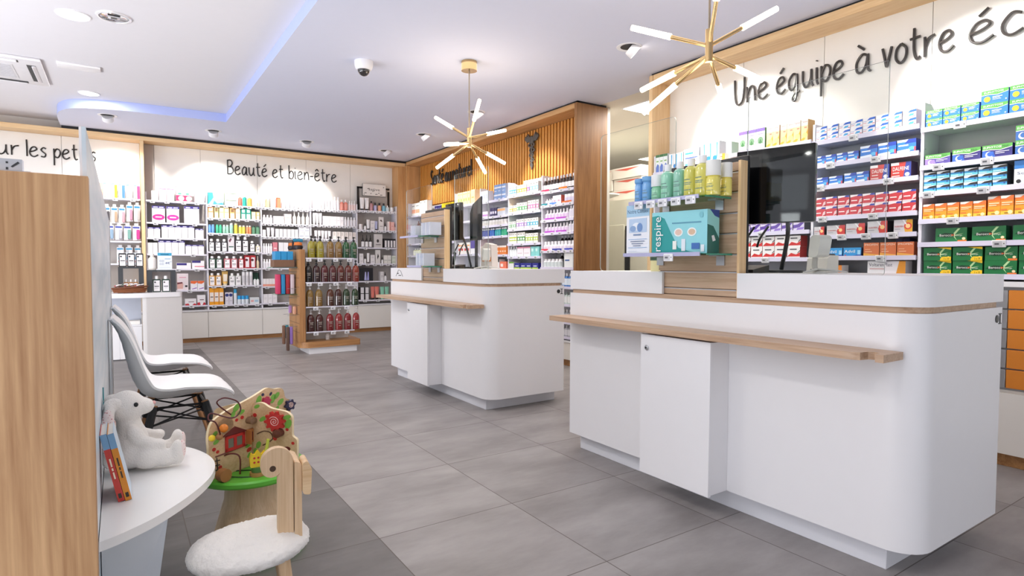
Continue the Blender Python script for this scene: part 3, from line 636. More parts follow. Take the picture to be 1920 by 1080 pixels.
SPAN = {'A': (B_EDGE[0], B_EDGE[1]), 'B1': (0.31, B_EDGE[2]), **{f'B{i}': (B_EDGE[i], B_EDGE[i + 1]) for i in range(2, 6)}, **{f'S{i}': (S_EDGE[i + 1], S_EDGE[i]) for i in range(5)}, **{f'R{i + 1}': (R_EDGE[i + 1] if i < 3 else 0.5, R_EDGE[i]) for i in range(4)}}
COUNTS = {}
BAYS = {   # key: (right-hand wall?, front offset, bay phrase, where one counts from)
    'R1': (1, 'bay by the doorway', 'doorway'), 'R2': (1, 'bay behind the monitor', 'doorway'), 'R3': (1, 'bay beyond the monitor', 'monitor'), 'R4': (1, 'bay above orange drawers', 'monitor'),
    'S0': (1, 'slatted wall corner bay', 'corner'), 'S1': (1, 'bay behind far monitor', 'corner'), 'S2': (1, 'slatted wall middle bay', 'corner'), 'S3': (1, 'slatted wall lime bay', 'corner'), 'S4': (1, 'bay by oak end-panel', 'corner'),
    'A': (0, 'baby care bay', 'partition'), 'B1': (0, 'purple-topped box bay', 'oak post'), 'B2': (0, 'colourful bottle bay', 'oak post'), 'B3': (0, 'white skin-care bay', 'oak post'), 'B4': (0, 'bay behind soap stand', 'oak post'), 'B5': (0, 'dark cosmetics corner bay', 'soap stand')}
ZS = {**B_Z, **R_Z, **S_Z}
def row(bay, k, name, cat, desc, mk, a, b, n, h, lev=1, d=0.09, gap=0.05, setback=0.012, z=None, where=None):
    """n columns of lev layers between pixel columns a and b of shelf k; h is the height of one piece"""
    right, phrase, frm = BAYS[bay]; zz = ZS[bay][k] if z is None else z
    u0, u1 = (ry(a, zz), ry(b, zz)) if right else (bx(a, zz), bx(b, zz))
    lo, hi = SPAN[bay]; m_ = 0.021
    if right: u0, u1 = min(u0, hi - m_), max(u1, lo + (m_ if bay in ('S4',) else 0.002))
    else: u0, u1 = max(u0, lo + (m_ if bay != 'A' else .002)), min(u1, hi - (m_ if bay == 'B5' else .004))
    if z is None and k > 0: h = min(h, (ZS[bay][k - 1] - zz - 0.032) / lev)
    pitch = abs(u1 - u0) / n; w = pitch * (1 - gap); key = (id(mk), round(w, 4), round(h, 4), d)
    if key not in MESHES: MESHES[key] = (mk(w, h, d).mesh(name), mk)
    me = MESHES[key][0]; shelf = where or (ORD[k] + ' shelf')
    for i in range(n):
        for l in range(lev):
            t = i + 0.5 * gap; jy = random.uniform(-.004, .004)
            if right: loc = (XR + setback + jy, u0 - t * pitch, zz + l * (h + .0004) + .0008); rz = -math.pi / 2
            else: loc = (u0 + t * pitch, YB + setback + jy, zz + l * (h + .0004) + .0008); rz = 0
            o = link(name, me, None, loc, rz)
            num = (ORD[i] + ' ') if n > 1 else ''; lay = ((', top layer' if l == lev - 1 else ', bottom layer' if l == 0 else ', middle layer') if lev > 1 else '')
            lab = f"{num}{desc}{' from ' + ('' if frm == 'partition' else 'the ') + frm if n > 1 else ''}{lay}, {shelf}, {phrase}"
            if len(lab.replace(',', ' ').split()) > 16: lab = lab.replace(' layer', '').replace(' from the ', ' from ').replace('-side', '').replace(' the ', ' ')
            tag(o, lab, cat, f"{desc} on the {shelf} of the {phrase}")
W_ = 'f2f0f3'
# ---- R4
EU = carton('2f7fd6', [('p', [(0, .68), (.3, .70), (.6, .62), (1, .78), (1, 1), (0, 1)], '56a84a'), ('p', [(0, .66), (.3, .68), (.6, .60), (1, .76), (1, .79), (.6, .64), (.3, .72), (0, .70)], 'f4f6f4'), ('t', 'EUPHYTOSE', .1, .79, .13, .72, 'f6f8f4'), ('e', .22, .36, .2, .2, 'f6c62a'),
    ('r', .42, .45, .78, .51, 'e8f0fa'), ('r', .42, .36, .70, .40, 'cfe0f4'), ('r', .42, .27, .74, .30, 'cfe0f4'), ('e', .92, .2, .05, .05, 'dfeaf8')], side='1f5fb4', top='4a9a44')
row('R4', 0, 'medicine_box', 'medicine box', 'small blue-green medicine box', EU, 1731, 1834.5, 3, .052, 2)
row('R4', 0, 'medicine_box', 'medicine box', 'large blue-green medicine box', EU, 1836, 1947, 2, .078, 2)
def nuit(c1, c2, moon): return carton(c2, [('p', [(0, .0), (.45, 0), (.38, .5), (0, .6)], c1), ('p', [(0, .62), (.3, .64), (.6, .56), (1, .74), (1, 1), (0, 1)], '5aaa4c'), ('p', [(0, .60), (.3, .62), (.6, .54), (1, .72), (1, .76), (.6, .59), (.3, .66), (0, .65)], 'f4f6f4'),
    ('t', 'EUPHYTOSE', .05, .74, .17, .60, 'f6f8f4'), ('t', 'Nuit', .68, .74, .17, .2, '2c6a34'), ('e', .24, .28, .24, .24, moon), ('e', .28, .32, .2, .18, c1), ('r', .45, .42, .9, .47, 'dcd8f0'), ('r', .45, .30, .75, .35, 'dcd8f0')], side='2a2a66', top='4a9a44')
row('R4', 1, 'medicine_box', 'medicine box', 'lilac night-time medicine box', nuit('9a80c4', '54469a', 'f0dcc8'), 1730, 1781, 1, .066)
row('R4', 1, 'medicine_box', 'medicine box', 'navy night-time medicine box', nuit('2f62c0', '2f2a78', 'e6ecf6'), 1782.5, 1898, 2, .076)
row('R4', 1, 'medicine_box', 'medicine box', 'tall blue moon medicine box', nuit('3a6cb4', '3a62a8', 'e8eef0'), 1900, 1960, 1, .082, 2)
TEAL = carton('5fc0d6', [('r', 0, .62, 1, 1, 'eef2f4'), ('p', [(.25, .62), (.5, .86), (1, .98), (1, .6), (.3, .58)], '16161c'), ('r', .0, .40, 1, .58, '2a86c6'), ('r', .05, .12, .6, .2, 'e2f4f8'), ('e', .82, .45, .12, .12, '1d4f94')], side='2a2e3a')
row('R4', 2, 'lozenge_box', 'medicine box', 'teal-black small medicine box', TEAL, 1728.5, 1887, 6, .041, 3)
row('R4', 2, 'medicine_box', 'medicine box', 'white box with blue top', carton('f1f1f4', [('r', 0, .66, 1, 1, '2f7cc8'), ('e', .7, .66, .18, .12, '1f4f98'), ('t', 'Solutri', .1, .42, .12, .7, '5a6a84'), ('p', [(.4, 0), (1, .2), (1, .3), (.4, .08)], '54b890'), ('e', .15, .14, .08, .08, '1c1c22')], side='dfe3ea'), 1898, 1960, 1, .135)
OR = carton('f4a024', [('r', 0, .5, 1, .78, 'ee8a28'), ('r', 0, 0, 1, .24, 'f8c23a'), ('r', 0, .86, 1, 1, 'efe6dc'), ('p', [(0, .84), (.4, .86), (.8, 1), (1, 1), (1, .78), (0, .78)], 'ea6f2c'), ('r', .08, .62, .9, .67, 'fce8b8'), ('r', .08, .52, .7, .56, 'fce8b8'), ('r', .05, .25, .5, .33, 'e8772a'), ('e', .75, .16, .1, .1, 'fff0a8'), ('r', .3, .10, .6, .14, '8a5a20')], side='cc5a1a', top='ea7a30')
row('R4', 3, 'effervescent_box', 'medicine box', 'smaller orange medicine box', OR, 1728.5, 1847, 5, .094)
row('R4', 3, 'effervescent_box', 'medicine box', 'taller orange medicine box', OR, 1849, 1926, 3, .113)
BE = lambda extra: carton('14703a', [('p', [(.55, .55), (.72, .95), (.80, .95), (.62, .5), (.9, .6), (.62, .42), (.7, .1), (.58, .40)], 'b8dca0'), ('e', .58, .5, .09, .09, 'f6f2c8'), ('p', [(.05, .45), (.3, .66), (.6, .60), (.6, .40), (.3, .34)], '0c3a22'), ('t', 'Berocca', .14, .42, .17, .42, 'f6f4ee'), ('p', [(.52, .56), (.62, .5), (.52, .42)], 'e06a2a'), ('t', 'Energie', .66, .42, .10, .2, 'dcecd8'), ('e', .91, .24, .1, .09, 'f0deb0')] + extra, side='0f5a30', top='1a7c42')
BEO = BE([('p', [(.72, 0), (1, 0), (1, .14), (.72, .14)], 'e8742a')]); BEY = BE([('p', [(.62, 0), (1, 0), (1, .30), (.70, .30), (.62, .15)], 'f2c81e'), ('t', '2 x 30', .74, .08, .13, .2, '2a2a20'), ('p', [(.5, 1), (1, .82), (1, 1)], 'f2c81e')])
row('R4', 4, 'vitamin_box', 'medicine box', 'green vitamin tablet box', BEO, 1748, 1810, 1, .088, setback=.03, where='fifth shelf, towards monitor')
row('R4', 4, 'vitamin_box', 'medicine box', 'green vitamin tablet box', BEO, 1817, 1884, 1, .088, setback=.03, where='fifth shelf, in middle')
row('R4', 4, 'vitamin_box', 'medicine box', 'green vitamin tablet box', BEO, 1893, 1965, 1, .088, setback=.03, where='fifth shelf, cut off')
row('R4', 5, 'vitamin_box', 'medicine box', 'green box with yellow corner', BEY, 1728, 1841, 2, .082, 2)
row('R4', 5, 'vitamin_box', 'medicine box', 'green box with orange flash', BEO, 1842, 1976, 2, .082, 2)
# ---- R3
WB = carton('f0eef2', [('p', [(.35, .62), (.55, .92), (1, .98), (1, .70), (.6, .66)], '2a62c8'), ('p', [(.4, .2), (.55, .5), (.85, .5), (.8, .25)], '4aa6dc'), ('r', .04, .30, .3, .36, 'd06a78'), ('r', .04, .5, .35, .55, '7a86c0'), ('r', .8, .16, .98, .24, 'e05a6a')], side='d4d0de')
row('R3', 0, 'tablet_box', 'medicine box', 'white box with blue swoosh', WB, 1527, 1716, 8, .052, 2)
BL = carton('2e7ad2', [('r', 0, .82, 1, 1, 'dfe6f4'), ('p', [(.4, .7), (.6, 1), (1, 1), (1, .72)], '1d3fa4'), ('r', .08, .52, .6, .62, 'f2f5fa'), ('p', [(0, 0), (.6, 0), (.8, .3), (0, .22)], 'e8eef6'), ('e', .78, .3, .2, .14, '5cb6e6'), ('r', .9, .1, 1, .4, 'd84a5a')], side='2a3a8c')
row('R3', 1, 'tablet_box', 'medicine box', 'small blue tablet box', BL, 1524, 1609, 4, .062)
row('R3', 1, 'tablet_box', 'medicine box', 'long blue tablet box', BL, 1610, 1717, 3, .085)
row('R3', 2, 'tablet_box', 'medicine box', 'pale blue tablet box', BL, 1524, 1578, 2, .062)
row('R3', 2, 'tablet_box', 'medicine box', 'bright blue tablet box', BL, 1580, 1628, 2, .07)
DA = carton('c2342e', [('r', 0, .82, .4, 1, 'f0ecec'), ('p', [(.62, 0), (.74, 1), (1, 1), (1, 0)], '2b3f96'), ('t', 'DALFEINE', .1, .48, .24, .8, 'f6f2ee'), ('r', .1, .30, .42, .36, 'f0dcd6'), ('r', .05, .1, .45, .16, 'f0dcd6'), ('e', .82, .2, .14, .12, 'e6ecf2')], side='3a2a4a')
row('R3', 2, 'tablet_box', 'medicine box', 'red-navy tablet box', DA, 1629, 1707, 2, .1)
RD = carton('c8323c', [('p', [(0, .76), (.5, .86), (1, .8), (1, 1), (0, 1)], 'f0e6ea'), ('p', [(.55, .84), (.7, 1), (1, 1), (1, .82)], '2f3fa0'), ('r', .1, .38, .6, .48, 'f6e8e8'), ('p', [(.7, .1), (1, .3), (1, .62), (.8, .5)], 'e8c0c4'), ('r', 0, 0, 1, .1, 'eadade')], side='8a4a48')
row('R3', 3, 'tablet_box', 'medicine box', 'red and white tablet box', RD, 1525, 1716, 8, .07, 2)
NU = lambda c, f: carton('c9c6ca', [('p', [(.62, 0), (.55, .4), (.7, 1), (1, 1), (1, 0)], c), ('e', .76, .5, .27, .27, 'd23c34'), ('e', .76, .5, .17, .17, 'f4c888'), ('t', 'NUROFEN', .06, .42, .14, .45, 'b8322e'), ('p', [(.45, 1), (.55, 1), (.7, .66), (.66, .6)], 'eceaec'), ('r', .06, .26, .36, .3, '8a8a90')], side=f)
for k, (a, b_, hh, c) in enumerate(((1511, 1544, .066, 'c8342e'), (1547, 1583, .07, 'c8342e'), (1583.5, 1621, .076, 'c8342e'), (1624, 1663, .083, 'c8342e'), (1673, 1710, .083, 'd8a028'))):
    row('R3', 4, 'painkiller_box', 'medicine box', ('silver box with yellow end' if k == 4 else ORD[k] + ' silver-red box from monitor'), NU(c, '3a363c'), a, b_, 1, hh)
ADN = carton('1d2460', [('t', 'Advil', .08, .34, .42, .62, 'f2e61e'), ('r', .06, .14, .4, .2, 'dfe0ea'), ('e', .85, .2, .14, .1, 'd23c4a')], side='3a2a62'); ADB = carton('2f96d8', [('t', 'Advil', .06, .40, .36, .6, 'f4f4f0'), ('p', [(.4, 0), (1, .3), (1, 0)], '1c58b0'), ('r', .8, .2, .96, .7, '9fd2ee'), ('e', .12, .1, .09, .09, 'd23c4a')], side='1f2f6c')
row('R3', 5, 'painkiller_box', 'medicine box', 'navy box with yellow lettering', ADN, 1510.5, 1544, 1, .06); row('R3', 5, 'painkiller_box', 'medicine box', 'bright blue painkiller box', ADB, 1545.5, 1614, 2, .06)
IP = carton('d2703e', [('t', 'IPROFEN', .06, .78, .14, .85, 'f4dcc8'), ('r', .1, .3, .55, .36, 'eeb890'), ('p', [(0, 0), (1, 0), (1, .1), (0, .24)], 'e8aa48'), ('r', .1, .48, .45, .52, 'eeb890')], side='a8502a')
row('R3', 5, 'painkiller_box', 'medicine box', 'rust-orange painkiller box', IP, 1617, 1712.5, 3, .09)
row('R3', 5, 'tablet_box', 'medicine box', 'navy tablet box behind others', carton('2a2a6a', [('r', .15, .35, .8, .55, 'dfe0f0')]), 1664, 1690, 2, .124, setback=.115)
VO = carton('efecee', [('t', 'VoltarenPlast', .04, .6, .26, .62, '2a2f52'), ('r', .06, .38, .45, .44, 'd8a0a0'), ('p', [(.76, 0), (.84, 1), (1, 1), (1, 0)], 'e79a2c')], side='d8d4d0')
row('R3', 6, 'plaster_box', 'medicine box', 'white-orange pain plaster box', VO, 1622, 1697, 1, .088, setback=.02); row('R3', 6, 'gel_box', 'medicine box', 'flat white-orange gel box', carton('efe8e2', [('r', .05, .6, .5, .72, '3a3a44'), ('e', .7, .5, .3, .3, '2a7a4a'), ('p', [(.75, 0), (.85, 1), (1, 1), (1, 0)], 'e2862c')]), 1514, 1578, 1, .06)
# ---- R2
GR = carton('e8e6e8', [('r', 0, .84, 1, 1, '7a5cae'), ('r', 0, 0, 1, .1, 'c8b8e0'), ('e', .5, .42, .14, .16, '3f7a44'), ('p', [(.2, .2), (.5, .5), (.8, .2), (.75, .55), (.25, .55)], '7aa07a'), ('r', .2, .7, .8, .74, '9a90b0')], side='3c8a44')
row('R2', 0, 'herbal_box', 'medicine box', 'white-purple herbal box', GR, 1383, 1433, 3, .165)
TO = carton('f0cfa0', [('r', 0, .72, 1, 1, 'f0ddd6'), ('t', 'Tophyol', .08, .86, .09, .84, '6a4a52'), ('p', [(0, .1), (.5, .2), (1, .55), (1, .3), (.5, .06), (0, .0)], 'f0b030'), ('e', .6, .28, .12, .12, 'fbe28a'), ('r', .5, .6, .85, .66, 'e08a72')], side='d8a860')
row('R2', 0, 'supplement_box', 'medicine box', 'peach and yellow supplement box', TO, 1435, 1513, 6, .16)
row('R2', 1, 'supplement_box', 'medicine box', 'orange supplement box', carton('efa03c', [('r', 0, .3, .5, .7, 'f6ece4')]), 1396, 1420, 2, .13, 1)
row('R2', 2, 'supplement_box', 'medicine box', 'orange-white supplement box', carton('efc06c', [('r', 0, .3, 1, .7, 'f6ece4')]), 1388, 1412, 2, .13, 1)
PU = carton('d8cfe6', [('p', [(0, .2), (.6, .3), (1, .7), (1, .9), (.4, .55), (0, .5)], '5a3a9a'), ('p', [(.3, .05), (.9, .1), (1, .3), (.4, .25)], '8a6cc0'), ('r', .1, .72, .6, .8, '6a52a0')], side='2a2638')
row('R2', 3, 'sleep_aid_box', 'medicine box', 'lilac-purple tablet box', PU, 1386, 1506, 6, .085)
RW = carton('f0eeee', [('p', [(0, .12), (.3, .45), (.7, .3), (1, .5), (1, .12)], 'cc2a2a'), ('p', [(.8, .45), (1, .7), (1, .6), (.85, .42)], '22222a'), ('r', .2, .72, .75, .82, '4a4a52')], side='b8302c')
row('R2', 4, 'tablet_box', 'medicine box', 'white box with red wave', RW, 1384, 1499, 5, .083, 2)
# ---- R1
row('R1', 0, 'nasal_spray_box', 'medicine box', 'white-green spray box', carton('e8ecee', [('r', 0, .86, 1, 1, '2f6a34'), ('p', [(.1, 0), (.9, 0), (.9, .4), (.5, .5), (.1, .3)], '5a78c8'), ('r', .2, .6, .8, .66, '7ab04a')], side='dfe4ea'), 1226, 1250, 3, .165)
SW = carton('f0f0f4', [('p', [(.45, .15), (.7, .3), (.75, .95), (.5, .95), (.55, .4), (.2, .1)], '4ab0e4'), ('r', 0, 0, 1, .12, 'dce4f0'), ('e', .3, .25, .12, .12, '2a86d0')], side='c8ccd4')
row('R1', 0, 'nasal_spray_box', 'medicine box', 'slim white-blue spray box', SW, 1251.5, 1279, 3, .15); row('R1', 0, 'nasal_spray_box', 'medicine box', 'wide white-blue spray box', carton('eef0f6', [('r', .08, .7, .6, .8, '3aa0dc'), ('r', .08, .48, .9, .54, '3a5aa0'), ('r', .08, .1, .55, .22, '56b0e2'), ('r', .5, .3, .9, .34, 'e0a090')], side='d4d8e0'), 1280, 1310, 1, .165)
row('R1', 0, 'nasal_spray_box', 'medicine box', 'white box with blue drop', SW, 1311.5, 1347, 3, .185)
row('R1', 0, 'supplement_box', 'medicine box', 'small orange-white supplement box', carton('f6e4d4', [('r', .4, 0, 1, 1, 'f2a030'), ('r', .05, .6, .5, .7, 'd8502c')]), 1348, 1358, 1, .07)
row('R1', 3, 'ointment_box', 'medicine box', 'green-yellow ointment box', carton('e4d8a8', [('r', 0, .6, 1, 1, '2c5a34'), ('e', .5, .75, .2, .1, 'f2f0e0')]), 1226, 1242, 1, .085)

# ---- S4
row('S4', 0, 'dropper_bottle', 'bottle', 'white-capped dark dropper bottle', bottle('2c1b17', 'e6e4e6', 'f1eff1', cap_h=.2, shoulder=.26, neck=.45), 1014, 1079, 10, .165, gap=.1)
for a, c, col, nm in ((1013, 1030, 'd8305a', 'crimson'), (1048, 1064, 'e8862c', 'orange')): row('S4', 0, 'shelf_strip', 'shelf strip', f'narrow {nm} product strip', carton(col), a, c, 1, .022, d=.004, setback=-.0065, z=2.012, where='first shelf')
row('S4', 1, 'dropper_bottle', 'bottle', 'small white vial', bottle('f2f0f4', 'f6f4f6', 'e6e0ea'), 1020, 1034, 3, .075); row('S4', 1, 'remedy_box', 'medicine box', 'upright white remedy box', carton('f2eef2', [('r', .2, .3, .7, .5, 'd8a0b4')], side='d86a5a'), 1035, 1051, 2, .1)
row('S4', 1, 'vitamin_jar', 'jar', 'white vitamin jar', jar('ece6ee', 'f6f4f6', 'd8d4ea'), 1055, 1078, 3, .1)
for a, c, col, nm in ((1010, 1027, '2a8a94', 'teal'), (1031, 1044, '5a8ad8', 'blue'), (1054, 1072, 'e2702c', 'orange')): row('S4', 1, 'shelf_strip', 'shelf strip', f'narrow {nm} product strip', carton(col), a, c, 1, .022, d=.004, setback=-.0065, where='second shelf')
for k, n, hh in ((2, 7, .12), (3, 7, .11)):
    row('S4', k, 'aroma_bottle', 'bottle', 'white bottle with mauve label', bottle('efeaf2', 'f6f2f6', 'e2cfe8', cap_h=.3), 1019, 1062, n, hh); row('S4', k, 'aroma_bottle', 'bottle', 'larger white bottle', bottle('f0eef4', 'f6f4f8', 'dcd8e4'), 1063, 1079, 2, hh * 1.2)
    for a, c in ((1021, 1040), (1042, 1062)): row('S4', k, 'shelf_strip', 'shelf strip', 'narrow mauve product strip ' + ('nearer lime bay' if a < 1030 else 'nearer end panel'), carton('b44ac0'), a, c, 1, .022, d=.004, setback=-.0065)
row('S4', 4, 'aroma_bottle', 'bottle', 'white stubby bottle', bottle('f2f0f4', 'f4f2f6', 'e8e0ec', cap_h=.35, neck=.6), 1014, 1075, 9, .11)
row('S4', 4, 'dropper_bottle', 'bottle', 'dark bottle standing behind', bottle('221c1c', 'dad8da', None, cap_h=.16, shoulder=.3), 1036, 1072, 6, .2, setback=.1)
for a, c, col, nm in ((1012, 1028, 'dc3a52', 'crimson'), (1036, 1054, '3a44a8', 'navy'), (1058, 1076, '3a44b8', 'blue')): row('S4', 4, 'shelf_strip', 'shelf strip', f'narrow {nm} product strip', carton(col), a, c, 1, .022, d=.004, setback=-.0065)
row('S4', 5, 'aroma_bottle', 'bottle', 'clear-capped white bottle', bottle('e9eaee', 'f4f2f4', 'cfd8d8', neck=.6), 1014, 1050, 5, .1); row('S4', 5, 'dropper_bottle', 'bottle', 'dark bottle standing behind', bottle('221c1c', 'dad8da', None, cap_h=.16, shoulder=.3), 1034, 1054, 3, .2, setback=.1); row('S4', 5, 'remedy_box', 'medicine box', 'white-teal remedy box', carton('e6e8e8', [('r', .1, .45, .6, .55, '3a5a94')], side='4a5a5e'), 1056, 1074, 1, .17)
for k, nm, mk, hh in ((6, 'blue-white bottle', bottle('3f7ac0', 'f2f2f4', 'dfe8f2'), .15), (7, 'pale green bottle', bottle('c8d4d0', '8a9a98', 'e9ecec'), .14), (8, 'clear grey bottle', bottle('a9adb2', 'e4e4e8', 'd4d4da'), .14), (9, 'grey-white bottle', bottle('b4b4ba', 'e4e4e8', 'e4e4e8'), .13)): row('S4', k, 'aroma_bottle', 'bottle', nm, mk, 1050, 1076, 4, hh)
# ---- S3
def bandbox(c, top='f2efe8', low='f3f1ee'): return carton(c, [('r', 0, .62, 1, 1, top), ('r', 0, 0, 1, .25, low), ('r', .2, .8, .8, .86, '5a524a'), ('e', .5, .42, .14, .1, 'f2f4f0')], side='a9a49c')
for k, specs in {0: [('sky blue', '2aa6dc', 950, 967, 4, .12), ('amber', 'f0b62e', 967.5, 986, 4, .12), ('violet', 'b84ac0', 986.5, 991, 1, .12), ('pale blue', '8ab8ea', 991.5, 1008, 3, .13)], 1: [('yellow', 'f2c23a', 949.5, 967, 4, .1), ('green', '6cb878', 967.5, 986.5, 4, .12), ('pink', 'ea7cac', 988, 1008, 4, .13)],
                 2: [('sage', '8cbf94', 949.5, 966, 3, .1), ('lilac', 'b48fd0', 966.5, 986, 4, .12), ('aqua', '5fb4cc', 986.5, 1008, 4, .12)], 3: [('lime', 'b8cc3a', 949.5, 968, 4, .14), ('green', '5a9e54', 968.5, 983, 3, .14), ('light lime', 'b4d046', 984, 1007.5, 5, .12)]}.items():
    for nm, col, a, c, n, hh in specs: row('S3', k, 'supplement_box', 'medicine box', f'white-{nm.replace(" ", "-")} supplement box', bandbox(col), a, c, n, hh)
row('S3', 0, 'supplement_box', 'medicine box', 'white box standing behind', carton('efedf0', [('r', .2, .5, .8, .6, '8a8a92')]), 968, 1010, 8, .185, setback=.11)
row('S3', 4, 'care_bottle', 'bottle', 'clear white bottle', bottle('dfe4e4', 'f2f2f2', 'eef0f0'), 952, 966, 3, .13); row('S3', 4, 'care_box', 'medicine box', 'white box with pink rim', carton('efe6ea', [('r', 0, .86, 1, 1, 'e090ac'), ('r', .1, .3, .8, .4, 'd8c8d0')]), 968, 993, 2, .12); row('S3', 4, 'care_box', 'medicine box', 'aqua care box', carton('86cfcc', [('r', .1, .5, .6, .8, 'c8ece8')]), 994, 1010, 2, .12)
row('S3', 5, 'sachet_box', 'medicine box', 'low navy-lime box', carton('2c2f86', [('r', 0, 0, 1, .35, 'a8c83a'), ('r', .2, .5, .8, .62, 'dfe2f0')]), 963, 1007, 4, .085); row('S3', 5, 'sachet_box', 'medicine box', 'low white-green box', carton('e4e6e2', [('r', 0, .8, 1, 1, '6aa03c')]), 953, 962, 1, .1)
# ---- S2
row('S2', 0, 'supplement_box', 'medicine box', 'blue-white supplement box', carton('7f9fd0', [('r', 0, .5, 1, .7, 'e6e8f0'), ('r', .1, .1, .7, .2, 'd8dcea')], side='b8c4dc'), 925, 946, 3, .1, 2); row('S2', 0, 'supplement_box', 'medicine box', 'pale lilac supplement box', carton('dcdcea', [('r', .15, .3, .8, .7, 'b4b8d8')]), 900.5, 913, 3, .15)
row('S2', 1, 'supplement_box', 'medicine box', 'navy supplement box', carton('2a2452', [('r', .1, .3, .8, .6, 'd8d4e8')]), 917, 930, 3, .115); row('S2', 1, 'supplement_box', 'medicine box', 'white-violet small box', carton('ecdcec', [('r', .1, .2, .9, .5, 'b46ac0')]), 900.5, 913, 4, .08); row('S2', 1, 'supplement_box', 'medicine box', 'pale orange-blue box', carton('cfd4e0', [('r', 0, .6, 1, .9, 'e8b07a')]), 931, 946, 3, .1)
row('S2', 2, 'cream_jar', 'jar', 'small white jar', jar('e6e4e2', 'f4f2f0', 'd4cfca'), 900.5, 947, 9, .075)
for a, c, n, nm, col in ((900.5, 915, 4, 'dark blue', '3a4a94'), (916, 924, 2, 'blue', '2a62b0'), (925, 936, 3, 'teal', '1f9aa0'), (937, 947, 3, 'green', '1c9a72')): row('S2', 3, 'herbal_bottle', 'bottle', nm.replace(' ', '-') + ' herbal bottle', bottle(col, 'dfe4e8', None, neck=.6), a, c, n, .11)
for a, c, n, nm, col in ((900.5, 925, 6, 'red', 'd0402e'), (925.5, 948, 5, 'orange', 'e0803c')): row('S2', 4, 'tea_box', 'medicine box', nm + ' tea box', carton(col, [('r', 0, .8, 1, 1, 'e8dcd2'), ('r', .2, .3, .8, .45, 'f0d0b8')]), a, c, n, .12)
row('S2', 5, 'sachet_box', 'medicine box', 'white-black sachet box', carton('efeeee', [('r', 0, .7, 1, 1, '2a2a2c')]), 900.5, 935, 3, .13); row('S2', 5, 'sachet_box', 'medicine box', 'coral-white sachet box', carton('e87a5c', [('r', .1, .3, .5, .7, 'f6e6de')]), 936, 948, 1, .1)
# ---- S1, S0
row('S1', 0, 'supplement_box', 'medicine box', 'tall pale yellow box', carton('f3e6a8', [('e', .5, .4, .1, .14, '9ac04a'), ('r', .1, .8, .9, .86, 'd8c060')]), 857, 880, 5, .19); row('S1', 0, 'supplement_box', 'medicine box', 'tall peach box', carton('f0cca0', [('r', .2, .4, .8, .5, 'd89a5a')]), 881, 889, 1, .2)
row('S1', 3, 'pouch', 'pouch', 'white pouch with red print', carton('efeae8', [('r', .2, .3, .8, .5, 'c8323c'), ('r', .1, .7, .9, .8, 'e8a04a')]), 857, 880, 4, .17); row('S1', 3, 'pouch', 'pouch', 'purple-white pouch', carton('e9e6ea', [('r', 0, .4, 1, 1, '4a3a94')]), 881, 890, 1, .2)
row('S0', 0, 'syrup_box', 'medicine box', 'tall orange-white box', carton('f0ece8', [('r', 0, .2, 1, .5, 'eea07a'), ('r', .1, .75, .8, .8, '4a4648')]), 771, 785, 2, .21); row('S0', 0, 'syrup_box', 'medicine box', 'tall white box', carton('f2f0ee', [('r', .1, .85, .6, .9, '4a4648'), ('r', .2, .3, .8, .6, 'dcd8d8')]), 785.5, 799, 2, .23)
row('S0', 0, 'sachet_box', 'medicine box', 'navy sachet box', carton('2c2a6c', [('r', .2, .3, .7, .6, 'c8c4e0')]), 814, 826, 4, .1); row('S0', 0, 'sachet_box', 'medicine box', 'yellow sachet box', carton('f4d81e', [('r', .1, .2, .6, .4, 'f8f0a0')]), 827, 848, 5, .12)
row('S0', 1, 'syrup_bottle', 'bottle', 'brown syrup bottle', dropper('6a3a22', 'efe9e6', '5a2a1c'), 777, 790, 3, .17)
row('S0', 3, 'care_bottle', 'bottle', 'clear yellow bottle', bottle('dfe0b0', 'f0f0ee', 'e9e9dc'), 772, 790, 4, .12)

# ---- B1
PB = carton('eae6ea', [('r', 0, .86, 1, 1, '3a2f7c'), ('r', .2, .9, .8, .95, 'd8d6ec'), ('r', .15, .5, .85, .53, 'd0ccd4'), ('r', .15, .4, .6, .43, 'd0ccd4')], side='d4d0d6', top='3a2f7c')
PP = carton('f2eff2', [('r', 0, .86, 1, 1, '3a2f7c'), ('r', .1, .9, .45, .95, 'd8d6ec'), ('r', .55, .9, .9, .95, 'd8d6ec'), ('e', .5, .33, .32, .18, 'e0308a'), ('r', .25, .30, .75, .37, 'f6c8e0')], side='dcd6de', top='3a2f7c')
row('B1', 1, 'skincare_box', 'skincare box', 'wide box with pink oval', PP, 284, 338, 2, .235, gap=.12); row('B1', 1, 'skincare_box', 'skincare box', 'plain purple-topped box', PB, 346, 374, 2, .25, gap=.02)
row('B1', 2, 'skincare_box', 'skincare box', 'short purple-topped box', PB, 277, 301, 2, .15); row('B1', 2, 'skincare_box', 'skincare box', 'tall purple-topped box', PB, 303, 365, 5, .185); row('B1', 2, 'skincare_box', 'skincare box', 'small purple-rimmed box', PB, 366.5, 382, 2, .15)
row('B1', 3, 'skincare_box', 'skincare box', 'tall purple-topped box', PB, 297, 347, 4, .195); row('B1', 3, 'skincare_box', 'skincare box', 'short purple-topped box', PB, 348, 383, 3, .14); row('B1', 3, 'skincare_box', 'skincare box', 'white plain box', carton('efecee'), 277, 296, 2, .16)
row('B1', 4, 'skincare_box', 'skincare box', 'flat purple-striped box', carton('f0edf0', [('r', 0, .6, .7, .95, '3a2f7c')]), 331, 359, 1, .09, where='fifth shelf'); row('B1', 4, 'skincare_box', 'skincare box', 'white-red striped box', carton('f2eef0', [('r', 0, .75, .7, 1, '3a2f7c'), ('r', .2, .25, 1, .35, 'dc6a84')]), 360, 384, 1, .12)
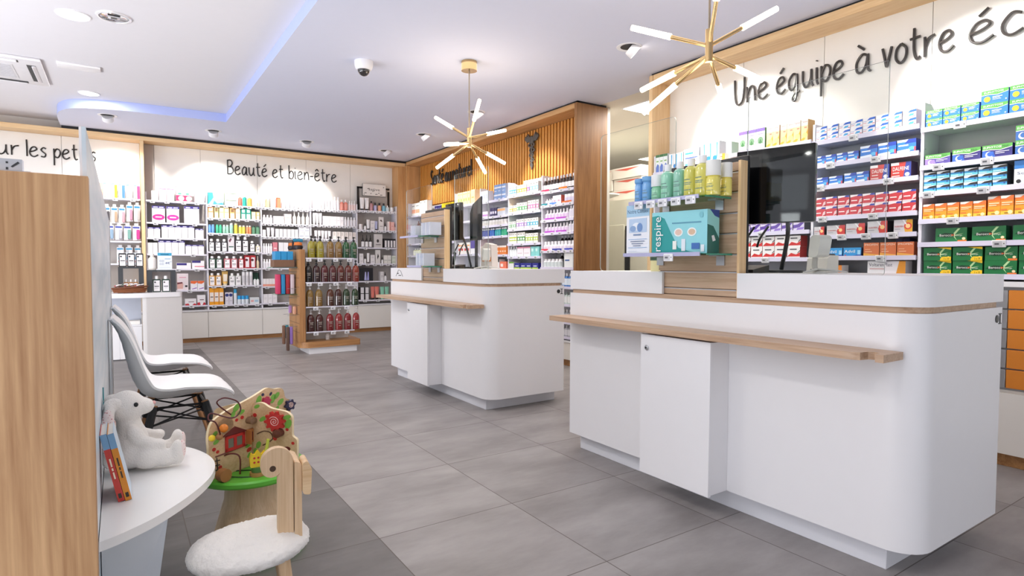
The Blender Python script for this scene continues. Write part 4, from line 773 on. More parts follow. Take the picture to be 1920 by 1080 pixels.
row('B1', 5, 'poster_card', 'display card', 'tall card showing skin photo', carton('ecdfe2', [('r', .2, .75, .8, .79, 'e08aa8'), ('p', [(0, .1), (.5, .1), (.55, .4), (.3, .46), (0, .5)], 'e2b0a6'), ('p', [(0, .36), (.5, .42), (.45, .5), (0, .46)], '6a2a34'), ('r', .7, .2, .92, .3, '1a1a1c')]), 332, 354, 1, .245, d=.01); row('B1', 5, 'skincare_box', 'skincare box', 'white box with orange top', carton('efecf2', [('p', [(0, .75), (.6, .68), (1, .85), (1, 1), (0, 1)], 'ea6a34'), ('p', [(.2, .1), (.9, .2), (.9, .3), (.2, .16)], '8a4ab0')]), 357.5, 383.5, 2, .135)
RB = carton('efecee', [('p', [(0, 0), (.4, 0), (.3, .3), (0, .25)], 'c62a36'), ('p', [(.6, 0), (1, 0), (1, .2), (.8, .3)], 'c62a36'), ('r', .3, .5, .8, .58, '6a4a52')])
row('B1', 6, 'skincare_box', 'skincare box', 'white box with red base', RB, 347, 369, 1, .1); row('B1', 6, 'skincare_box', 'skincare box', 'taller white-red box', RB, 370, 386, 1, .15)
row('B1', 0, 'gift_box', 'skincare box', 'small white box', carton('f0eaee'), 284, 297, 1, .14); row('B1', 0, 'gift_box', 'skincare box', 'white-pink set box', carton('f3e8ee', [('r', .05, .85, .95, .9, 'd86a9a'), ('r', .1, .3, .5, .6, 'e4dce4')], side='eab8d0'), 298, 327, 2, .195)
row('B1', 0, 'gift_box', 'skincare box', 'grey-pink box with red offer', carton('e4dadf', [('r', 0, .88, 1, .94, 'a89aa2'), ('e', .5, .5, .1, .06, '5aa88a'), ('r', 0, .06, 1, .4, 'd4305e'), ('e', .7, .22, .16, .15, 'f2d8e0')]), 330, 359, 2, .235); row('B1', 0, 'gift_box', 'skincare box', 'pale pink slim box', carton('f0dde4', [('r', 0, .84, 1, .88, 'e0a0bc'), ('r', .2, .45, .7, .49, '9ac0a8')]), 365, 379, 1, .21)
# ---- B2
row('B2', 0, 'sun_care_box', 'skincare box', 'wide aqua box', carton('9fd0de', [('p', [(0, 0), (.35, .6), (.3, 1), (0, 1)], '3fb0b8'), ('p', [(.4, .35), (.6, .1), (.9, .2), (1, .1), (1, 0), (.3, 0)], '4a9ac0'), ('r', .4, .6, .9, .66, 'dff0f4')]), 389.5, 420, 1, .18); row('B2', 0, 'sun_care_box', 'skincare box', 'wide cream-green box', carton('e6eacb', [('r', .1, .92, .9, .96, '4a6a5a'), ('r', .1, .38, .9, .42, '4a6a5a'), ('p', [(.2, .5), (.4, .8), (.9, .75), (.85, .5)], 'f0d8b4')]), 421, 447, 1, .19)
for a, c, col, nm, hh in ((447.5, 455, 'e87e6c', 'coral'), (455.5, 464, '2fa398', 'green'), (464.5, 474, 'e6b660', 'amber')) and ((447.5, 455, 'e87e6c', 'coral', .17), (455.5, 464, '2fa398', 'green', .18), (464.5, 474, 'e6b660', 'amber', .17)): row('B2', 0, 'spray_bottle', 'bottle', f'{nm} round spray bottle', bottle(col, 'ece6e2', None), a, c, 1, hh)
row('B2', 0, 'spray_bottle', 'bottle', 'slim pale green tube', tube('cfe8da', 'b4dccc'), 475, 479, 1, .15); row('B2', 0, 'travel_bottle', 'bottle', 'small cream bottle', bottle('efe2c8', 'f2efe8'), 480, 489, 2, .09)
for a, c, n, nm, col, lc in ((390, 401, 1, 'orange-edged', 'f0a070', 'e6e8d0'), (402, 410, 1, 'sage-topped', 'b9bd8a', 'eef0e4'), (411, 430, 2, 'cream-yellow', 'f0dc96', 'efeae4'), (431.5, 441, 1, 'brown-topped', 'e8b070', 'f6ead8'), (442, 451, 1, 'peach', 'f2cfa6', 'f6e8d8'), (452, 471, 2, 'green', '1f9a84', 'dce8ea'), (472, 480, 1, 'pale yellow', 'f0e2b0', 'f0ece4'), (481, 487, 1, 'little yellow', 'f0d890', 'f0ece4')):
    row('B2', 1, 'cream_box', 'skincare box', f'{nm} cream box', carton(col, [('r', .12, .05, .88, .5, lc), ('r', .2, .62, .8, .9, lc if 'topped' not in nm else '8a6a48')]), a, c, n, .17 if n > 1 or a < 452 else .12)
for a, c, n, nm, col, cap in ((391, 403, 2, 'blue', '6fa8e4', '7fb2ea'), (405, 417, 2, 'jade green', '4cc296', '5cc8a0'), (418, 430, 2, 'pale mint', 'aadcc4', 'e8f2ec'), (431, 438, 1, 'mint', 'a4d8c4', 'eef4f0'), (439.5, 447, 1, 'olive yellow', 'd4c850', 'dcd0a8'), (448, 461, 2, 'lemon yellow', 'eedc5a', 'f2efe0'), (462, 472, 2, 'orange', 'f09a6a', 'f2e6dc'), (473, 488, 2, 'dark green', '5a8a6c', '2a4a3c')):
    row('B2', 2, 'shower_gel', 'bottle', nm.replace(' ', '-') + ' shower gel bottle', bottle(col, cap, None, cap_h=.15, neck=.7), a, c, n, .13 if n > 1 else .16)
row('B2', 3, 'shampoo_bottle', 'bottle', 'black-rimmed shampoo flask', flask('26242a'), 391, 427, 3, .19, gap=.08); row('B2', 3, 'conditioner_box', 'skincare box', 'grey box with leaf print', carton('d9d4d8', [('p', [(.1, .7), (.4, .9), (.6, .8), (.3, .6)], '6a3a4a'), ('r', .1, .3, .9, .36, '2a5a4c'), ('r', .1, .05, .9, .28, 'f0eeee')]), 428, 440, 1, .235)
row('B2', 3, 'shampoo_bottle', 'bottle', 'tall black-rimmed flask', flask('26242a'), 441, 467, 2, .235, gap=.06); row('B2', 3, 'shampoo_bottle', 'bottle', 'short black-rimmed flask', flask('26242a'), 468, 479, 1, .17); row('B2', 3, 'travel_bottle', 'bottle', 'small cream flask', flask('e6dcb4'), 480, 488, 1, .12)
for a, c, n, nm, col in ((392, 418, 2, 'dark green-rimmed', '1f4a38'), (420, 446, 2, 'rose-rimmed', 'b85a64'), (447.5, 458, 1, 'red-rimmed', 'b02a34')): row('B2', 4, 'shampoo_bottle', 'bottle', f'{nm} shampoo flask', flask(col), a, c, n, .185, gap=.1)
row('B2', 4, 'conditioner_box', 'skincare box', 'red box with pale label', carton('a81f2a', [('r', .2, .1, .85, .85, 'ece6ea'), ('e', .4, .65, .1, .1, '5a2a34')]), 458.5, 480, 2, .2); row('B2', 4, 'oil_bottle', 'bottle', 'slim beige oil bottle', bottle('d8c4a4', 'efe6d8', None, cap_h=.35), 481.5, 487, 1, .19)
row('B2', 5, 'shampoo_bottle', 'bottle', 'mustard-rimmed shampoo flask', flask('d89a34'), 392, 416, 2, .19, gap=.08); row('B2', 5, 'cream_tube', 'tube', 'yellow cream tube', tube('f0c468', 'f4e6c8', 'f0e6d6'), 416.5, 429, 1, .215); row('B2', 5, 'shampoo_bottle', 'bottle', 'white shampoo flask', flask('d6d8d6'), 430, 453, 2, .185, gap=.12)
row('B2', 5, 'deodorant', 'bottle', 'slim grey-white spray can', cyl('e2dfe2', 'efeef0', .2, 'cfccd0'), 454, 475, 3, .21, gap=.1); row('B2', 5, 'travel_bottle', 'bottle', 'small green-capped bottle', bottle('dfe6e2', '1f5a44', 'f0f0f0'), 476, 487, 2, .12); row('B2', 5, 'conditioner_box', 'skincare box', 'dark green box standing behind', carton('1c4a38'), 475, 488, 1, .19, setback=.13)
row('B2', 6, 'sun_care_box', 'skincare box', 'orange-yellow tall box', carton('eda01f', [('r', .08, .2, .92, .74, 'efe4dc'), ('r', .2, .45, .8, .5, '4a3a34')], side='c26a14'), 393, 420, 3, .255); row('B2', 6, 'balm_box', 'skincare box', 'grey-white box with navy dot', carton('dcd8e2', [('e', .5, .78, .13, .13, '2a3a7c'), ('r', .2, .3, .8, .34, 'b4b0bc')]), 422.5, 437, 2, .185)
row('B2', 6, 'thermal_spray', 'bottle', 'tall blue-capped spray', cyl('e9eef2', '2f9fd0', .25), 439, 445.5, 1, .23); row('B2', 6, 'thermal_spray', 'bottle', 'short blue-capped spray', cyl('e6edf4', '2aa0de', .42, 'dfe6ea'), 446, 467.5, 3, .13); row('B2', 6, 'soap_box', 'skincare box', 'low pale soap box', carton('dfe4e6', [('r', .1, .3, .4, .6, 'e0a8a8'), ('r', .5, .3, .9, .6, 'a8c8dc')]), 468.5, 487, 1, .1)
# ---- B3 / B4: white skin care
WL = bottle('f2f0f2', 'f4f2f4', 'e9e6ea', cap_h=.22, neck=.55); WT = tube('f2f0f2', 'f0eef0', 'e6e2e8'); WC = carton('f1eef0', [('r', .2, .55, .8, .59, 'c4bcc4'), ('r', .2, .42, .6, .45, 'd4ccd4')], side='dedade'); WCYL = cyl('efeef1', 'f4f3f5', .12, 'e8e6ea')
row('B3', 0, 'perfume_bottle', 'bottle', 'small white bottle', WL, 491.5, 497, 1, .1); row('B3', 0, 'perfume_bottle', 'bottle', 'beige scent bottle', bottle('d8c49a', 'efe6d8', None, cap_h=.15, neck=.6), 498, 506.5, 1, .155); row('B3', 0, 'cream_box', 'skincare box', 'white-grey box', WC, 507.5, 516, 1, .15); row('B3', 0, 'perfume_bottle', 'bottle', 'orange coral bottle', bottle('ee8a66', 'e06a4a', None, cap_h=.1, neck=.8), 518.5, 528, 1, .17)
row('B3', 0, 'care_lotion', 'bottle', 'tall white lotion bottle', WCYL, 528.5, 560, 4, .26); row('B3', 0, 'care_lotion', 'bottle', 'medium white lotion bottle', WCYL, 561, 582, 3, .19)
row('B3', 1, 'care_lotion', 'bottle', 'small white lotion bottle', WL, 493, 512, 3, .13); row('B3', 1, 'cream_box', 'skincare box', 'white cream box', WC, 513, 533, 3, .12); row('B3', 1, 'cream_box', 'skincare box', 'white-pink cream box', carton('f0e6e4', [('r', 0, .6, 1, .64, 'e0a894')]), 534, 547, 2, .16); row('B3', 1, 'care_lotion', 'bottle', 'tall ivory lotion bottle', bottle('f2ece4', 'f4efe8', 'e9e0da', cap_h=.3), 549, 582, 4, .2, gap=.2)
row('B3', 2, 'care_tube', 'tube', 'white care tube', WT, 500, 516, 2, .15, gap=.2); row('B3', 2, 'cream_box', 'skincare box', 'low white box', WC, 493, 499, 1, .11); row('B3', 2, 'cream_box', 'skincare box', 'white tray box', WC, 516.5, 560, 6, .13, gap=.15); row('B3', 2, 'cream_box', 'skincare box', 'white box with blue line', carton('f0eef2', [('r', .1, .3, .9, .36, '3a4a8c')]), 561, 581, 2, .1, 2)
row('B3', 3, 'care_lotion', 'bottle', 'white pump lotion', WL, 493.5, 511.5, 4, .15); row('B3', 3, 'cream_box', 'skincare box', 'pink cream box', carton('cf7c88', [('r', .2, .4, .8, .5, 'efd4d8')]), 512, 521, 1, .17); row('B3', 3, 'cream_box', 'skincare box', 'grey-white box', carton('dedce0'), 523, 541, 2, .17)
row('B3', 4, 'care_lotion', 'bottle', 'white slim lotion', WL, 494, 514, 4, .14); row('B3', 5, 'cream_box', 'skincare box', 'white-coral cream box', carton('efeaea', [('r', 0, 0, 1, .3, 'e89a84')]), 493, 516, 4, .12); row('B3', 6, 'cream_box', 'skincare box', 'white-grey low box', WC, 493, 520, 3, .14)
row('B4', 0, 'cream_box', 'skincare box', 'wide white box', WC, 587, 603, 1, .2); row('B4', 0, 'care_lotion', 'bottle', 'tall white lotion bottle', WL, 604, 638, 6, .22); row('B4', 0, 'care_lotion', 'bottle', 'coral pink lotion bottle', bottle('ee8e7c', 'f2eeec', 'f0a090', neck=.5), 638.5, 653.5, 2, .18); row('B4', 0, 'care_lotion', 'bottle', 'slim white-pink bottle', bottle('f2ecec', 'f4f2f2', 'f0d8d4'), 654.5, 671, 3, .17)
row('B4', 1, 'care_tube', 'tube', 'white care tube', WT, 587, 605, 3, .2); row('B4', 1, 'cream_box', 'skincare box', 'white cream box', WC, 606, 645, 6, .15); row('B4', 1, 'care_lotion', 'bottle', 'white lotion bottle', WL, 646, 671, 4, .15)
row('B4', 2, 'care_tube', 'tube', 'white-grey care tube', tube('eae6ea', 'd8d4da'), 590, 622, 5, .14, gap=.15); row('B4', 2, 'cream_box', 'skincare box', 'white-beige cream box', carton('eee8e4', [('r', .1, .5, .6, .9, 'd8cfc8')]), 625, 671, 6, .13, gap=.15)
# ---- B5
BK = carton('e6e2e2', [('r', .2, .5, .8, .54, '6a6468'), ('r', .2, .35, .7, .38, 'a8a2a6')], side='cfcaca')
row('B5', 0, 'cream_tube', 'tube', 'white tube on dark cap', tube('efecec', '2a2a2c', 'f2f0f0'), 676, 694, 2, .22, gap=.12); row('B5', 0, 'serum_bottle', 'bottle', 'rose serum bottle', bottle('b8848a', '3a2a2c'), 694.5, 701, 1, .17)
for a, nm, col in ((702, 'violet', 'b8b4d8'), (710, 'orange', 'e8a884'), (718, 'blue', '7fc0d8')): row('B5', 0, 'serum_bottle', 'bottle', f'{nm} bottle with black cap', bottle(col, '1c1c20', None, cap_h=.28, neck=.5), a, a + 6.5, 1, .145)
row('B5', 0, 'cream_jar', 'jar', 'white-blue bottle', bottle('eef0f0', 'f2f2f2', 'cfe0e4'), 725, 731.5, 1, .11); row('B5', 0, 'cream_jar', 'jar', 'small white pot', jar('efefef', 'f4f4f4'), 733, 739, 1, .08)
row('B5', 1, 'cream_jar', 'jar', 'white jar on black base', jar('eae6e6', 'efeaea'), 674, 681.5, 1, .1); row('B5', 1, 'serum_bottle', 'bottle', 'white dropper with black top', dropper('efecec', 'f4f2f2'), 683.5, 688, 1, .12); row('B5', 1, 'cream_tube', 'tube', 'tall white tube', tube('efecec', '2a2a2c'), 688.5, 694.5, 1, .18); row('B5', 1, 'cream_box', 'skincare box', 'grey-white box', BK, 695, 703.5, 1, .08, 2)
row('B5', 1, 'cream_tube', 'tube', 'lavender tube on dark cap', tube('b9bde0', '2a2a40'), 704, 709.5, 1, .16); row('B5', 1, 'display_card', 'display card', 'tall pale card with flower print', carton('e2ddda', [('e', .45, .75, .07, .06, '5a4a4a'), ('e', .6, .7, .05, .05, '7a6a62'), ('r', .2, .3, .8, .34, '8a8482')]), 710.5, 720, 1, .23, d=.02); row('B5', 1, 'serum_bottle', 'bottle', 'white dropper beside pale card', dropper('efecec', 'f4f2f2'), 721.5, 726, 1, .13)
row('B5', 1, 'cream_box', 'skincare box', 'salmon-edged box', carton('f0e4e0', [('r', .7, 0, 1, 1, 'e89a8a')]), 727, 732.5, 1, .16); row('B5', 1, 'cream_box', 'skincare box', 'pink box', carton('f0bcb4', [('r', .2, .5, .8, .55, 'd88a84')]), 733, 740, 1, .155); row('B5', 1, 'serum_bottle', 'bottle', 'pink bottle with black cap', bottle('f0ccc8', '2a2426', None, cap_h=.3), 740.5, 747, 1, .11)
row('B5', 2, 'serum_bottle', 'bottle', 'black bottle with white label', dropper('1c1a1c', 'ece8e8', '1c1a1c'), 678.5, 699.5, 3, .22, gap=.2); row('B5', 2, 'display_card', 'display card', 'grey card with dark motif', carton('cfcac8', [('e', .45, .5, .09, .12, '3a3434'), ('r', .2, .2, .8, .26, '7a7472')]), 701.5, 718, 1, .235, d=.02); row('B5', 2, 'serum_box', 'skincare box', 'black box with white front', carton('1c1a1e', [('r', .25, .08, .95, .8, 'ece9ea')]), 720.5, 742, 4, .16)
row('B5', 3, 'cream_box', 'skincare box', 'white double box', BK, 674.5, 682, 1, .085, 2); row('B5', 3, 'serum_bottle', 'bottle', 'white dropper with black top', dropper('efecec', 'f4f2f2'), 683.5, 688, 1, .14); row('B5', 3, 'cream_tube', 'tube', 'slim white tube', tube('efecec', '3a3636'), 689, 694, 1, .18); row('B5', 3, 'cream_box', 'skincare box', 'wide grey-white box', BK, 695.5, 703.5, 1, .075, 2); row('B5', 3, 'display_card', 'display card', 'pale card with dark leaf', carton('e0dcd8', [('p', [(.4, .3), (.7, .55), (.5, .75), (.35, .5)], '2a2a2c')]), 704.5, 714, 1, .235, d=.02)
row('B5', 3, 'serum_bottle', 'bottle', 'white dropper beside leaf card', dropper('efecec', 'f4f2f2'), 716, 720, 1, .12); row('B5', 3, 'cream_box', 'skincare box', 'cream-white square box', carton('e9e6de', [('r', .1, .4, .9, .45, '8a9a88')]), 720.5, 734, 2, .145); row('B5', 3, 'cream_box', 'skincare box', 'pale green double box', carton('dfe6d8', [('r', .1, .4, .9, .5, '8aa884')]), 735.5, 743, 1, .07, 2)
row('B5', 4, 'gift_box', 'skincare box', 'black box showing two bottles', carton('17171d', [('p', [(.34, .08), (.52, .08), (.48, .7), (.4, .7)], 'b4b4e0'), ('p', [(.54, .08), (.7, .08), (.68, .7), (.6, .7)], 'a4a4dc')]), 674, 700.5, 1, .225); row('B5', 4, 'cream_box', 'skincare box', 'white slim box', BK, 713.5, 720, 1, .16); row('B5', 4, 'serum_bottle', 'bottle', 'white dropper with black top', dropper('efecec', 'f4f2f2'), 721, 726.5, 1, .15)
row('B5', 5, 'cream_box', 'skincare box', 'white box with black rim', carton('1c1c20', [('r', .2, .05, .92, .95, 'e4e2e4')]), 675, 692.5, 2, .11, 2); row('B5', 5, 'cream_tube', 'tube', 'coral tube on dark cap', tube('e07a6c', '2a2222'), 696.5, 712.5, 2, .225); row('B5', 5, 'cream_tube', 'tube', 'mint green tube', tube('8ed0b4', '8ed0b4'), 714, 731.5, 2, .22, gap=.15)
# ---- A: baby care
for k, (nm, col) in enumerate((('rose', 'd46a84'), ('tan', 'd0aa92'))): row('A', 0, 'soother_pack', 'baby pack', f'{nm} slim pack', carton(col, [('r', .1, .6, .9, .65, 'f2d8d8')]), 176 + k * 10, 185 + k * 8, 1, .2)
for k, (nm, col) in enumerate((('grey', '9a9aae'), ('yellow', 'e2cc2a'), ('blue', '4a7cc8'), ('pale pink', 'd8a8ac'), ('pink', 'e0447c'))): row('A', 0, 'soother_pack', 'baby pack', f'white pack with {nm} strip', carton('f3f2f4', [('r', .55, .02, .98, .86, col), ('r', .08, .9, .5, .94, '3aa8d4'), ('r', .08, .84, .5, .88, '3aa8d4'), ('e', .3, .08, .06, .03, 'e8b080')]), 193 + k * 14.3, 206.5 + k * 14.3, 1, .215)
for k, (z, hh, nm, col) in enumerate(((1.70, .26, 'black', '4a464a'), (1.70, .26, 'bronze', 'b49a80'), (1.70, .26, 'rose', 'd49aa4'), (1.735, .265, 'mauve', 'c88aa0'), (1.735, .265, 'grey', 'b4aca8'))): row('A', 0, 'soother_pack', 'baby pack', f'hanging pack with {nm} soother', hangpack('f3f2f4', col, '2a80c8'), 194.5 + k * 14.2, 207.5 + k * 14.2, 1, hh, z=z, where='second row', setback=.03)
for k, (nm, col) in enumerate((('blue', '8aa4bc'), ('silver', 'b4b4bc'), ('teal', '7aa49c'), ('magenta', 'c8408c'))): row('A', 1, 'soother_pouch', 'baby pack', f'hanging pouch with {nm} bottle', hangpack('d8d4d8', col, '3a4a9c'), 199 + k * 16.5, 214.5 + k * 16.5, 1, .235, z=1.475, where='third row', setback=.03)
for k in range(3): row('A', 1, 'baby_bottle_pack', 'baby pack', f'{ORD[k]} hanging white blister from the partition', hangpack('f2f2f4', 'd4dce4', '4aa8d8'), 219 + k * 17, 233 + k * 17, 1, .22, z=1.19, where='fourth row', setback=.15)
row('A', 2, 'baby_bottle_pack', 'baby pack', 'pale blue baby pack', carton('dfe8f0', [('e', .5, .5, .2, .2, '4aa8dc'), ('r', .1, .1, .9, .25, 'e8b8b8')]), 219, 266, 3, .15, z=1.152)
# ================================================================== LAMPS AND CEILING FITTINGS
CAMR, CAMF = Vector((math.cos(YAW), -math.sin(YAW), 0)), Vector((math.sin(YAW), math.cos(YAW), 0))
def sputnik(label, x, y, zc, arms):
    t = thing('pendant_lamp', label, 'pendant lamp', (x, y, 0))
    MB().lathe([(0.0, 2.868), (0.07, 2.868), (0.07, 2.949), (0.0, 2.949)], BRASS, seg=28, smooth=False).build('canopy', t)
    MB().lathe([(0.006, zc + 0.1), (0.006, 2.87)], P('8f8272', 0.35, 0.7), seg=8).build('rod', t)
    MB().lathe([(0.0, zc - 0.055), (0.02, zc - 0.055), (0.02, zc + 0.115), (0.0, zc + 0.115)], BRASS, seg=16).build('hub', t)
    for k, (r, z, f) in enumerate(arms):
        d = (CAMR * r + Vector((0, 0, z)) + CAMF * f).normalized(); o = Vector((0, 0, zc + (0.03 if z > 0 else -0.02)))
        a = MB().tube([o + d * 0.01, o + d * 0.225], 0.011, BRASS, 10).build('arm', t)
        b = MB(); b.tube([o + d * 0.215, o + d * 0.235, o + d * 0.40, o + d * 0.445], 0.0165, emit('ffe9cc', 9.0), 12, r1=0.0145)
        part(b.build('bulb_tube', a), 'glowing frosted glass tube')
    p = bpy.data.lights.new('pendant_glow', 'POINT'); p.energy = 11; p.color = (1.0, 0.86, 0.68); p.shadow_soft_size = 0.25
    lo = bpy.data.objects.new('pendant_glow', p); COL.objects.link(lo); lo.parent = t; lo.location = (0, 0, zc - 0.08)
    return t
sputnik('brass starburst pendant with glowing tubes above the large counter', 2.62, 2.065, 2.278, [(-.37, .16, .17), (.0, .34, -.18), (.38, .22, .06), (.33, -.05, .2), (.215, -.225, .31), (-.294, -.245, .215), (-.282, -.085, .33)])
sputnik('brass starburst pendant with glowing tubes over the far counter', 2.62, 4.64, 2.25, [(-.33, .23, .2), (.112, .233, -.36), (.32, .13, .28), (.315, -.127, .29), (.125, -.2, .37), (-.32, -.175, .25), (-.17, -.09, -.40)])
def spot(label, x, y, z, ax, ay, az, watts, size=66, col=(1.0, 0.965, 0.915)):
    t = thing('ceiling_spotlight', label, 'spotlight', (x, y, z))
    MB().lathe([(0.072, -0.001), (0.085, -0.006), (0.102, -0.004), (0.104, -0.0005), (0.072, -0.0005)], P('f2f1f4', 0.4), seg=28).build('ring', t)
    MB().lathe([(0.0, -0.0006), (0.071, -0.0006), (0.071, -0.0016), (0.0, -0.0016)], P('1b1a1c', 0.6), seg=24).build('recess', t)
    d = (Vector((ax, ay, az)) - Vector((x, y, z))).normalized(); q = d.to_track_quat('Z', 'Y').to_matrix().to_4x4(); q.translation = Vector((0, 0, 0.0)) + d * 0.012
    h = MB(); h.lathe([(0.0, 0.0), (0.056, 0.0), (0.060, 0.02), (0.060, 0.062), (0.052, 0.062), (0.050, 0.05), (0.0, 0.05)], P('efeef0', 0.4), seg=24, M=q); hd = h.build('lamp_head', t)
    l = MB(); l.lathe([(0.0, 0.051), (0.048, 0.051), (0.048, 0.053), (0.0, 0.053)], emit('fff3e0', 14.0), seg=20, M=q); part(l.build('lens', hd), 'glowing lens')
    s = bpy.data.lights.new('spot_beam', 'SPOT'); s.energy = watts; s.color = col; s.spot_size = math.radians(size); s.spot_blend = 0.5; s.shadow_soft_size = 0.04
    o = bpy.data.objects.new('spot_beam', s); COL.objects.link(o); o.location = Vector((x, y, z)) + d * 0.10; o.rotation_euler = d.to_track_quat('-Z', 'Y').to_euler()
    return t
for y, lab in ((0.55, 'white ceiling spotlight over the orange drawers'), (1.9, 'white ceiling spotlight aimed at the large lettering'), (3.59, 'white tilted ceiling spotlight between the pendant and doorway'), (6.10, 'white ceiling spotlight behind the far pendant lamp'), (7.56, 'white ceiling spotlight aimed at the slats, second before the corner'), (8.97, 'white ceiling spotlight closest to the corner of the oak frames')):
    spot(lab, 3.54, y, 2.95, 4.42, y - (0.55 if y < 4 else 0.15), 2.05 if y < 4 else 1.9, 100 if y < 4 else 70)
for x, lab in ((2.32, 'white ceiling spotlight above the far end of the beauty lettering'), (1.09, 'white ceiling spotlight above the start of the beauty lettering'), (-0.09, 'white ceiling spotlight in the curved ceiling tongue')):
    spot(lab, x, 8.95 if x > 0 else 8.75, 2.95, x + 0.1, 9.95, 2.0, 92)
def downlight(label, x, y, z, r, on=True):
    t = thing('recessed_downlight', label, 'downlight', (x, y, z))
    MB().lathe([(r, -0.001), (r + 0.004, -0.008), (r + 0.014, -0.006), (r + 0.016, -0.0004), (r, -0.0004)], P('f4f3f6', 0.3), seg=30).build('ring', t)
    MB().lathe([(0, -0.0006), (r, -0.0006), (r, -0.003), (0, -0.003)], emit('fffaf4', 7.0) if on else P('cfd2d8', 0.1, 0.8), seg=30).build('diffuser', t)
    a = bpy.data.lights.new('downlight_beam', 'AREA'); a.shape = 'DISK'; a.size = r * 2; a.energy = 9; a.color = (1.0, 0.97, 0.94)
    o = bpy.data.objects.new('downlight_beam', a); COL.objects.link(o); o.location = (x, y, z - 0.012)
    return t
downlight('large glowing round downlight in the raised ceiling next to the mirrored fitting', -0.26, 5.70, 3.056, 0.10)
downlight('glowing round downlight in the raised ceiling before the curved tongue', -0.25, 8.19, 3.056, 0.09)
downlight('glowing round downlight in the raised ceiling above the play table', -0.26, 3.21, 3.056, 0.10)
downlight('glowing round downlight in the raised ceiling over the viewer', -0.26, 0.72, 3.056, 0.10)
t = thing('recessed_fitting', 'round mirrored recessed fitting with square lamp in the raised ceiling', 'downlight', (0.0, 5.565, 3.056))
MB().lathe([(0.095, -0.001), (0.10, -0.012), (0.115, -0.010), (0.12, -0.0004), (0.095, -0.0004)], P('f2f2f4', 0.2, 0.3), seg=30).build('ring', t)
MB().lathe([(0.0, -0.0006), (0.095, -0.0006), (0.09, -0.01), (0.06, -0.003), (0.0, -0.003)], P('c4c6ca', 0.06, 1.0), seg=30).build('reflector', t)
MB().box((-0.04, -0.03, -0.012), (0.04, 0.03, -0.004), P('dfe0e2', 0.1, 0.6), 0.003).box((-0.02, -0.012, -0.016), (0.02, 0.012, -0.012), P('6a6660', 0.2, 0.6)).build('lamp', t)
t = thing('dome_camera', 'white dome security camera on the lavender ceiling', 'security camera', (1.839, 5.156, 2.95))
MB().lathe([(0.0, -0.0005), (0.082, -0.0005), (0.082, -0.03), (0.072, -0.065), (0.06, -0.078), (0, -0.078)], P('f0eff2', 0.35), seg=28).build('housing', t)
part(MB().ball((0, 0, -0.075), (0.054, 0.054, 0.056), P('2c2a2c', 0.08, coat=0.8), 22, 14).build('dome', t), 'dark glossy dome')
t = thing('air_conditioner', 'white ceiling cassette air conditioner with an open flap', 'air conditioner', (-1.05, 7.55, 3.056))
MB().box((-0.47, -0.47, -0.03), (0.47, 0.47, -0.0005), P('eeecee', 0.5), 0.01).build('panel', t)
for a in range(4):
    M_ = Matrix.Rotation(a * math.pi / 2, 4, 'Z')
    MB().box((-0.3, -0.42, -0.032), (0.3, -0.35, -0.0301), P('3a3a3c', 0.6), M=M_).build('outlet', t)
    MB().box((-0.29, -0.425, -0.012), (0.29, -0.355, 0.0), P('eeecee', 0.5), 0.003, 1, M=M_ @ Matrix.Translation((0, -0.03, -0.034)) @ Matrix.Translation((0, -0.36, 0)) @ Matrix.Rotation(-0.5, 4, 'X') @ Matrix.Translation((0, 0.36, 0))).build('flap', t)
b = MB(); b.box((-0.24, -0.24, -0.034), (0.24, 0.24, -0.0301), P('e2e0e2', 0.5))
for k in range(14): b.box((-0.22, -0.22 + k * 0.033, -0.037), (0.22, -0.205 + k * 0.033, -0.034), P('cfced2', 0.5))
b.build('grille', t)
tag(MB().box((-0.46, 7.05, 3.035), (-0.12, 7.22, 3.0555), P('f0eeee', 0.4), 0.004).build('ceiling_panel_light'), 'small white rectangular panel on the raised ceiling beside the air conditioner', 'ceiling panel')

